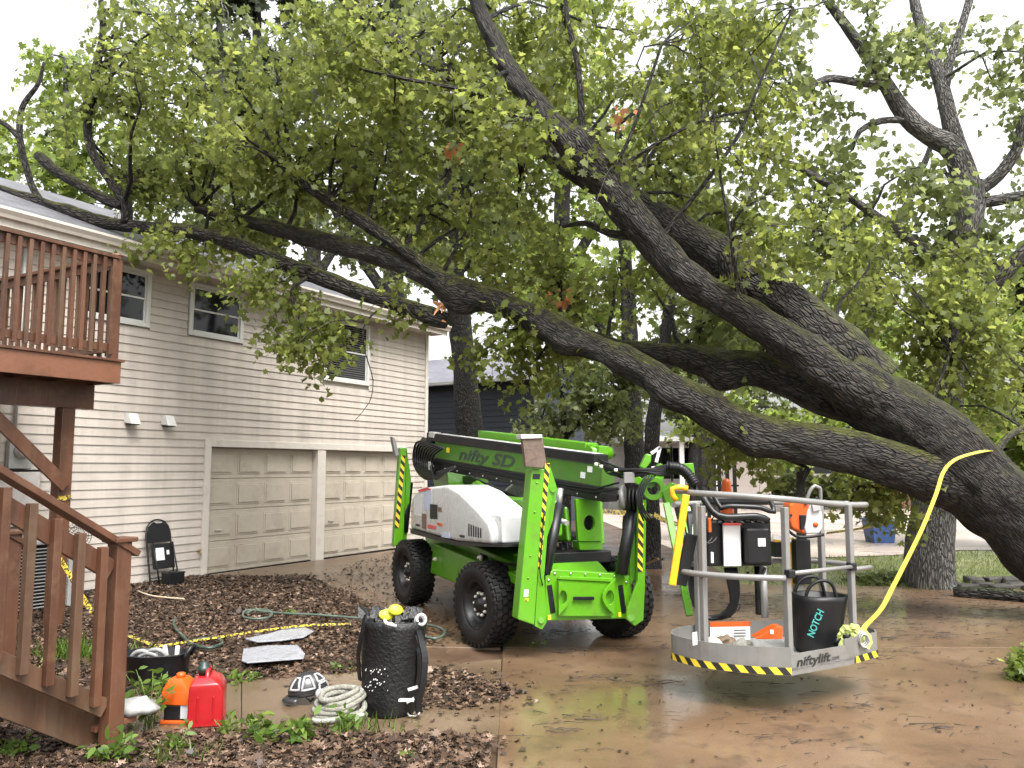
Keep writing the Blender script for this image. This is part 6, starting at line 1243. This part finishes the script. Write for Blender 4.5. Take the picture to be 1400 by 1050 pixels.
M_helm = mat('helmet_charcoal', (.022, .022, .024), .35, coat=.2); shell = q.build('shell', M_helm, hm); shell.modifiers.new('s', 'SOLIDIFY').thickness = .006
M_hg = mat('helmet_grey', (.30, .30, .30), .4)
for v0, v1, u0, u1 in ((.35, .95, .35, .95), (1.1, 1.75, .3, 1.0), (1.95, 2.7, .12, .45), (2.0, 2.6, .55, 1.0)):
    o_ = [(u0, v0), (u0, v1), (u1, v1 - .1), (u1, v0 + .1)]; P = []
    for k in range(4):
        for t in np.linspace(0, 1, 7)[:-1]: a, b_ = o_[k], o_[(k + 1) % 4]; P.append(HP(a[0] + (b_[0] - a[0]) * t, a[1] + (b_[1] - a[1]) * t, 1.03))
    MB().tube(P, .009, 6, closed=True).build('shell_stripe', M_hg, hm)
q = MB(); q.add([HP(u, v, r_) for v in np.linspace(-.9, .9, 12) for u, r_ in ((.02, 1.0), (-.12, 1.32))], [(2 * i, 2 * i + 1, 2 * i + 3, 2 * i + 2) for i in range(11)], 0, None, True); pk = q.build('peak', M_helm, hm); pk.modifiers.new('s', 'SOLIDIFY').thickness = .006
for v in (1.3, 2.3): MB().tube([HP(-.05, v, .98), HP(-.35, v + .2, .9), HP(-.5, v + .5, .6)], .008, 6).build('chin_strap', M_black, hm)
MB().lathe([(.035, 0), (.038, .02), (.03, .035), (0, .037)], 16, Matrix.Translation(HP(.0, 1.9, 1.02)) @ (HP(0, 1.9) - HP(0, 1.9, .5)).to_track_quat('Z', 'Y').to_matrix().to_4x4()).build('side_knob', M_hg, hm)
# red fuel can
rp_ = G(283, 986, PZ0); rd = thing('red_fuel_can', 'red plastic fuel can with black cap standing on the path', 'fuel can', tuple(rp_)); Rr = Matrix.Rotation(.25, 3, 'Z')
def can(parent, base, w_, d_, h_, m_, name, R=Rr, sh_=.72):
    q = MB(); prof = [(1, 0), (1.0, .03), (.985, .5), (.97, sh_), (.82, sh_ + .16), (.42, 1.0)]; vs = []
    for s_, z in prof:
        for x, y in ((-1, -1), (1, -1), (1, 1), (-1, 1)):
            xx = x * w_ / 2 * s_ + (0 if z < sh_ else (-.02 * (z - sh_) / (1 - sh_))); vs.append(V(base) + R @ V((xx, y * d_ / 2 * (s_ if z <= sh_ else min(1, s_ + .25)), z * h_)))
    k = len(prof); fs = [(3, 2, 1, 0), tuple(4 * k - 4 + j for j in range(4))] + [(4 * i + j, 4 * i + (j + 1) % 4, 4 * i + 4 + (j + 1) % 4, 4 * i + 4 + j) for i in range(k - 1) for j in range(4)]
    q.add(vs, fs); return q.build(name, m_, parent, .022, 3, smooth=True)
can(rd, rp_, .225, .30, .315, M_red, 'can_body')
nk = rp_ + Rr @ V((-.03, -.02, .30)); MB().lathe([(.034, 0), (.034, .03), (.042, .03), (.042, .07), (.03, .075), (.028, .10), (0, .102)], 18, Matrix.Translation(nk)).build('cap', mat('cap_green_black', (.012, .025, .02), .4), rd)
MB().tube([rp_ + Rr @ V((.0, -.09, .285)), rp_ + Rr @ V((.0, -.06, .345)), rp_ + Rr @ V((.0, .06, .345)), rp_ + Rr @ V((.0, .12, .26))], .016, 8, fine=.03).build('handle', M_red, rd)
for s_ in (-.05, .05): MB().bar(rp_ + Rr @ V((s_, -.152, .05)), rp_ + Rr @ V((s_, -.152, .20)), .014, .006, (0, 1, 0)).build('moulded_rib', M_red, rd, .003)
# orange combination can
op_ = G(247, 985, PZ0); oc = thing('orange_fuel_can', 'squat orange and clear fuel can with dark lower tank beside the red can', 'fuel can', tuple(op_))
can(oc, op_ + V((0, 0, .125)), .20, .17, .165, M_orange, 'fuel_tank', Matrix.Rotation(-.1, 3, 'Z'), .5); q = MB(); q.box(op_ + V((0, 0, .07)), (.185, .15, .11)); q.build('oil_tank', M_blk2, oc, .015); q = MB(); q.box(op_ + V((0, 0, .0115)), (.22, .18, .022)); q.build('base_tray', M_orange, oc, .006)
wbx = op_ + V((.055, -.079, .085)); MB().box(wbx, (.055, .006, .10)).build('label_panel', mat('label_grey', (.42, .42, .44), .4), oc); MB().lathe([(.03, 0), (.03, .03), (.02, .035), (0, .036)], 14, Matrix.Translation(op_ + V((-.01, 0, .285)))).build('cap', M_orange, oc)
# black tub with rope
tp3 = G(213, 934); tbn = thing('black_tub', 'black flexible tub holding rope ends and hoses', 'tub', tuple(tp3)); M_tub = mat('tub_rubber', (.006, .0065, .008), .4, var=.4, bump=.6, bscale=18)
th_ = PD(213, 893, tp3.y).z
q = MB(); q.lathe([(0, .01), (.20, .01), (.215, .04), (.25, th_), (.262, th_ + .012), (.24, th_ + .012), (.205, .06), (0, .055)], 30, Matrix.Translation((tp3.x, tp3.y, 0)) @ Matrix.Diagonal((1.05, .8, 1, 1))); q.v = [tuple(V(v) + V((1, 1, .4)) * .028 * noise.noise(V(v) * 5)) for v in q.v]; q.v = [(x, y, max(z, .006)) for x, y, z in q.v]; q.build('tub_body', M_tub, tbn)
for s_ in (-1, 1): MB().tube([tp3 + V((.25 * s_, -.08, th_ - .03)), tp3 + V((.29 * s_, -.05, th_ + .05)), tp3 + V((.29 * s_, .05, th_ + .05)), tp3 + V((.25 * s_, .08, th_ - .03))], .014, 8, fine=.03).build('handle', M_tub, tbn)
M_gh = mat('grey_hose', (.22, .22, .21), .5, var=.2)
for i, (x, y) in enumerate(((196, 898), (215, 896), (205, 901))):
    c = PD(x, y, tp3.y - .05); o = MB().tube([c + V((-.10, 0, -.10)), c + V((-.09, -.02, .0)), c + V((-.03, -.03, .05)), c + V((.05, -.03, .04)), c + V((.09, 0, -.04)), c + V((.08, .02, -.12))], .018, 9, fine=.03).build('hose_loop', M_gh, None, origin=tuple(c)); tag(o, 'grey hose loop sticking out of the black tub', 'hose', 'hose loops in the tub')
for x0, y0, x1, y1 in ((233, 898, 225, 882), (240, 898, 243, 883)):
    c = PD(x0, y0, tp3.y); o = MB().tube([c + V((0, 0, -.15)), PD(x1, y1, tp3.y)], .018, 9).build('cut_pole', mat('pale_pole', (.45, .42, .36), .5), None, origin=tuple(c)); tag(o, 'pale rod end leaning back out of the black tub' if x1 < x0 else 'pale rod end standing straight up in the black tub', 'rod', 'rods in the tub')
o = MB().tube([G(150, 968, .2), G(160, 952, .22), G(180, 940, .2), G(205, 936, .12), G(215, 942, .06)], .012, 8, fine=.04).build('black_cable', M_blk2, None, origin=tuple(G(180, 945))); tag(o, 'dark grey cable curling from the lowest stair step to the tub', 'cable')
# white bag on the step
bwp = G(183, 972, .16); q = MB(); q.lathe([(0, 0), (.12, 0), (.14, .03), (.11, .07), (.05, .09), (0, .095)], 18, Matrix.Translation((bwp.x, bwp.y, .155)) @ Matrix.Diagonal((1.3, .9, 1, 1))); q.v = [tuple(V(v) + V((1, 1, .7)) * .04 * noise.noise(V(v) * 11)) for v in q.v]; q.v = [(x, y, max(z, .150)) for x, y, z in q.v]
o = q.build('white_sack', mat('sack_white', (.24, .24, .23), .6, var=.3, bump=.8, bscale=20), None, origin=(bwp.x, bwp.y, .15)); tag(o, 'crumpled white sack lying on the lowest stair step', 'sack')
# two grey sheets
M_list = [([(553, 280), (640, 264), (772, 224), (832, 250), (790, 272), (700, 283), (600, 290)], 'upper pale grey plastic sheet lying on the dead leaves beside the hose'), ([(545, 322), (640, 311), (765, 308), (795, 340), (790, 361), (560, 382), (537, 374)], 'lower pale grey plastic sheet lying on the dead leaves nearer the helmet')]
for pl, lb in M_list:
    w_ = [G(150 + x / 2.979, 780 + y / 2.979, .085) for x, y in pl]; q = MB(); q.prism(w_, (0, 0, .012)); q.v = [tuple(V(v) + V((0, 0, .02 * noise.noise(V(v) * 3)))) for v in q.v]; o = q.build('grey_sheet', M_gsheet, None, .003, origin=tuple(sum(w_, V((0, 0, 0))) / len(w_))); tag(o, lb, 'sheet')
# green garden hose
hp_ = [(240, 845), (238, 855), (248, 868), (262, 880), (285, 886), (303, 880), (296, 873), (270, 874), (258, 880)]
o = MB().tube([G(x, y, .085) for x, y in hp_], .016, 8, fine=.05).build('garden_hose', M_hose, None, origin=tuple(G(260, 870))); tag(o, 'short dark green hose looped on the leaves near the tub', 'hose')
hp_ = [(338, 838), (352, 833), (370, 836), (368, 844), (345, 846), (332, 842), (340, 834), (380, 838), (440, 841), (500, 846), (560, 850), (600, 858), (608, 866), (595, 873), (575, 868)]
o = MB().tube([G(x, y, .085) for x, y in hp_], .014, 8, fine=.06).build('garden_hose', mat('hose_pale', (.07, .095, .075), .4, var=.3), None, origin=tuple(G(450, 843))); tag(o, 'long pale green hose running behind the gear bag to the lift', 'hose')
dc = G(310, 838); q = MB().lathe([(0, .012), (.22, .012), (.22, .03), (.19, .034), (0, .03)], 24, Matrix.Translation(dc) @ Matrix.Diagonal((1.3, 1, 1, 1))); o = q.build('drain_cover', M_blk2, None, origin=tuple(dc)); tag(o, 'dark round drain cover half hidden among dead leaves', 'drain cover')
o = MB().tube([G(188, 808, .08), G(210, 815, .09), G(252, 819, .08)], .012, 7, fine=.06).build('stick', mat('pale_stick', (.42, .33, .24), .7), None, origin=tuple(G(220, 815))); tag(o, 'pale bare stick lying on the leaves by the house wall', 'stick')
# caution tape: along the ground, off the stairs, across the background
def tape(pts, name, label, wd=.06, up=(0, -.9, .4)):
    o = ribbon(pts, wd, .002, M_yel2, name, None, up, .05); d = o; tag(o, label, 'tape'); return o
m, n, b = new_mat('caution_print'); tc = N(n, 'ShaderNodeTexCoord'); nz_ = N(n, 'ShaderNodeTexNoise'); nz_.inputs['Scale'].default_value = 38; n.links.new(tc.outputs['Object'], nz_.inputs['Vector']); r_ = ramp(n, [(.47, (.42, .31, .035)), (.54, (.03, .025, .015))]); n.links.new(nz_.outputs['Fac'], r_.inputs[0]); n.links.new(r_.outputs[0], b.inputs['Base Color']); b.inputs['Roughness'].default_value = .4; M_caut = m
def ctape(pts, label, wd=.06, up=(0, -.9, .4)): o = ribbon(pts, wd, .002, M_caut, 'caution_tape', None, up, .05); tag(o, label, 'tape'); return o
ctape([G(166, 866, .10), G(190, 874, .09), G(215, 883, .09), G(245, 879, .10), G(300, 871, .10), G(360, 862, .11), G(420, 855, .11), G(480, 853, .10)], 'yellow caution tape lying across the dead leaves', .032, (0, -.5, .8))
ctape([PD(72, 741, 8.6), PD(80, 760, 8.3), PD(95, 785, 8.0), PD(112, 815, 7.8), PD(130, 840, 7.6), G(150, 858, .05)], 'yellow caution tape hanging from the deck post behind the stairs', .045)
ctape([W(PS - .08, PO + .07, 1.42), W(PS + .0, PO + .072, 1.42), W(PS + .08, PO + .07, 1.43)], 'yellow caution tape tied around the deck post', .05, (0, -1, 0))
ctape([PD(820, 699, 14.4), PD(850, 701, 14.4), PD(892, 706, 14.3)], 'yellow caution tape stretched behind the lift to the leaning trunk', .09)
ctape([PD(894, 703, 14.2), PD(910, 712, 14.3), PD(945, 722, 14.5)], 'yellow caution tape sagging from the leaning trunk past the jib', .09)
ctape([PD(1130, 729, 14), PD(1180, 722, 13.2), PD(1250, 708, 12.2), PD(1290, 697, 11.9)], 'yellow caution tape running from the oak to the hanging leaves', .05)
# pile of lumber and rubble behind the lift
for i in range(12):
    a = G(760 + i * 11, 775 + random.uniform(-6, 6), .03 + .03 * (i % 4)); b_ = a + V((random.uniform(-.7, .7), random.uniform(-.3, .3), random.uniform(0, .2)))
    o = MB().bar(a, b_, .09, .04).build('scrap_plank', M_weath if i % 3 else M_twig, None, origin=tuple(a)); tag(o, 'dark scrap plank in the heap on the ground behind the lift', 'plank', 'scrap planks behind the lift')

# ================================================================== weeds, grass, leaves and twigs
def weed(px, py, n, h, sp, label, size=.06, kind='oval', z=0, group='weeds by the path', lm=M_weed):
    c = G(px, py, z); g = np.random.default_rng(int(px * 7 + py)); t = thing('weed', label, 'plant', tuple(c), group); pos = []; q = MB()
    for i in range(n):
        a = g.uniform(0, 6.28); hgt = h * g.uniform(.5, 1); e = c + V((math.cos(a) * sp * g.uniform(.2, 1), math.sin(a) * sp * g.uniform(.2, 1), hgt)); md = c.lerp(e, .5) + V((0, 0, hgt * .15)); q.tube([c + V((g.normal() * .02, g.normal() * .02, 0)), md, e], [.004, .003, .002], 4)
        for k in range(7): u = g.uniform(.3, 1); pos.append(np.array(c.lerp(e, u)) + g.normal(size=3) * .02 + np.array([0, 0, .02]))
    q.build('stem', mat('weed_stem', (.10, .16, .03), .6), t); leaf_cloud('leaves', pos, size, lm, t, kind, -.1, r=g)
for a in ((205, 1000, 12, .42, .20, 'tall leafy weed growing in front of the orange can', .07), (355, 1022, 9, .20, .14, 'bright leafy weed at the path edge below the helmet', .075), (415, 1022, 10, .18, .14, 'broad leafed weed at the path edge left of the rope coil', .08), (470, 1012, 10, .17, .13, 'small leafed weed in front of the rope coil', .055),
          (310, 1012, 6, .16, .10, 'thin weed at the path edge by the red can', .05), (150, 1046, 9, .15, .16, 'broad leafed weed below the newel post', .08), (245, 1030, 6, .14, .10, 'sparse weed in front of the fuel cans', .05), (20, 1040, 6, .10, .15, 'low weed under the staircase', .06),
          (335, 935, 8, .10, .2, 'low green weed beyond the red can', .05), (395, 845, 4, .1, .1, 'small green sprig beside the long hose', .05), (455, 918, 6, .07, .25, 'flat green weed beyond the helmet', .045), (180, 985, 6, .25, .12, 'slender weed beside the lowest stair step', .05), (560, 1045, 4, .05, .1, 'tiny weed in the leaves beyond the path', .04), (735, 890, 5, .05, .12, 'tiny sprig on the driveway by the front tyre', .04)):
    weed(*a, group=None)
g3 = np.random.default_rng(9)
# tufts of grass
for i, (x, y, n_, lb) in enumerate(((95, 905, 200, 'green grass tuft seen through the stair balusters'), (150, 905, 120, 'green grass tuft behind the newel post'), (500, 1003, 90, 'fine grass tuft beside the rope coil'), (240, 1040, 110, 'dry grass tuft in front of the path'))):
    c = G(x, y); pos = np.array(c) + np.column_stack([g3.normal(size=n_) * .12, g3.normal(size=n_) * .10, np.zeros(n_)]); ax = g3.normal(size=(n_, 3)) * .35; ax[:, 2] = 1
    o = leaf_cloud('grass_tuft', pos - np.array(c) + np.array(c), g3.uniform(.12, .26, n_) if i < 2 else g3.uniform(.06, .14, n_), M_weed if i < 3 else M_grass, None, 'strip', 0, None, 0, tuple(c), ax, g3); tag(o, lb, 'grass')
lawn_poly = [(3.5, 12.4), (6, 11.7), (12, 10.7), (21, 10.7), (21, 17.4), (9.6, 17.5), (7.6, 16.5), (3.7, 15.5)]
xy = scatter(lawn_poly, 26000, g3); ax = g3.normal(size=(26000, 3)) * .5; ax[:, 2] = 1
o = leaf_cloud('grass', np.column_stack([xy, np.full(26000, .01)]), g3.uniform(.04, .10, 26000), M_grass, None, 'strip', 0, None, 0, None, ax, g3); tag(o, 'patchy short grass between the two driveways', 'grass', kind='stuff')
# dead leaves
L1 = gpoly([(0, 800), (175, 797), (285, 790), (420, 790), (470, 812), (560, 850), (600, 882), (470, 925), (330, 935), (190, 962), (0, 985)]); 
L2 = gpoly([(-60, 1120), (-40, 985), (150, 1012), (330, 1006), (520, 1012), (670, 1015), (660, 1060), (640, 1120)])
L3 = gpoly([(545, 925), (600, 920), (660, 935), (720, 955), (640, 975), (560, 970)]); L4 = gpoly([(560, 940), (700, 960), (690, 1000), (540, 990)])
L5 = gpoly([(420, 790), (540, 756), (560, 800), (700, 880), (620, 885), (560, 850)])
xy = np.concatenate([scatter(L1, 36000, g3), scatter(L2, 14000, g3), scatter(L3, 900, g3), scatter(L5, 900, g3), scatter(L1, 2600, g3) + g3.normal(size=(2600, 2)) * .35, scatter(L2, 1600, g3) + g3.normal(size=(1600, 2)) * .22, scatter(L3, 400, g3) + g3.normal(size=(400, 2)) * .25]); n_ = len(xy)
def hump(x, y): return np.array([.02 + .035 * (noise.noise(V((a * 1.1, b_ * 1.1, 0))) + .5) for a, b_ in zip(x, y)])
zz = hump(xy[:, 0], xy[:, 1]) * .6 + g3.uniform(0, .015, n_)
o = leaf_cloud('leaf_litter', np.column_stack([xy, zz + .012]), g3.uniform(.02, .065, n_) * (1 + .4 * (g3.uniform(size=n_) > .9)), M_litter, None, 'lobed', 0, None, .75, None, None, g3); tag(o, 'brown dead leaves covering the yard between the house and the path', 'leaves', kind='stuff')
# torn green leaves and twigs strewn over the driveway
D1 = [(-.05, 4.4), (6.5, 4.4), (9, 7), (9.5, 11.6), (-.05, 11.6)]; D2 = [(-2, 11), (3.2, 11.7), (3, 15), (-1, 18)]
n_ = 1300; xy = np.concatenate([scatter(D1, n_, g3), scatter(D2, 300, g3)])
o = leaf_cloud('fallen_leaves', np.column_stack([xy, np.full(len(xy), .045)]), g3.uniform(.01, .04, len(xy)), M_litter, None, 'lobed', 0, g3.uniform(0, .55, len(xy)), .9, None, None, g3); tag(o, 'torn dark leaves scattered over the wet driveway', 'leaves', kind='stuff')
q = MB()
xy = np.concatenate([scatter(D1, 1000, g3), scatter([(2.2, 8.5), (9.4, 8.0), (9.5, 11.6), (2.2, 11.6)], 3600, g3), scatter(D2, 250, g3)])
cl_ = scatter(D1, 70, g3); xy = np.concatenate([xy[::2], np.repeat(cl_, 16, axis=0) + g3.normal(size=(70 * 16, 2)) * np.array([.16, .06])])
for x, y in xy:
    a = g3.normal() * .5 + .12; L_ = g3.uniform(.03, .15) * (1 + (g3.uniform() > .93) * 1.6); d = V((math.cos(a), math.sin(a), 0)) * L_; p = V((x, y, .044)); r_ = g3.uniform(.001, .0032)
    q.tube([p - d * .5, p + V((g3.normal() * .01, g3.normal() * .01, .004)), p + d * .5], [r_, r_ * 1.1, r_ * .5], 4)
o = q.build('twigs', M_twig, None, kind='stuff'); tag(o, 'small broken twigs strewn over the wet driveway', 'twigs')
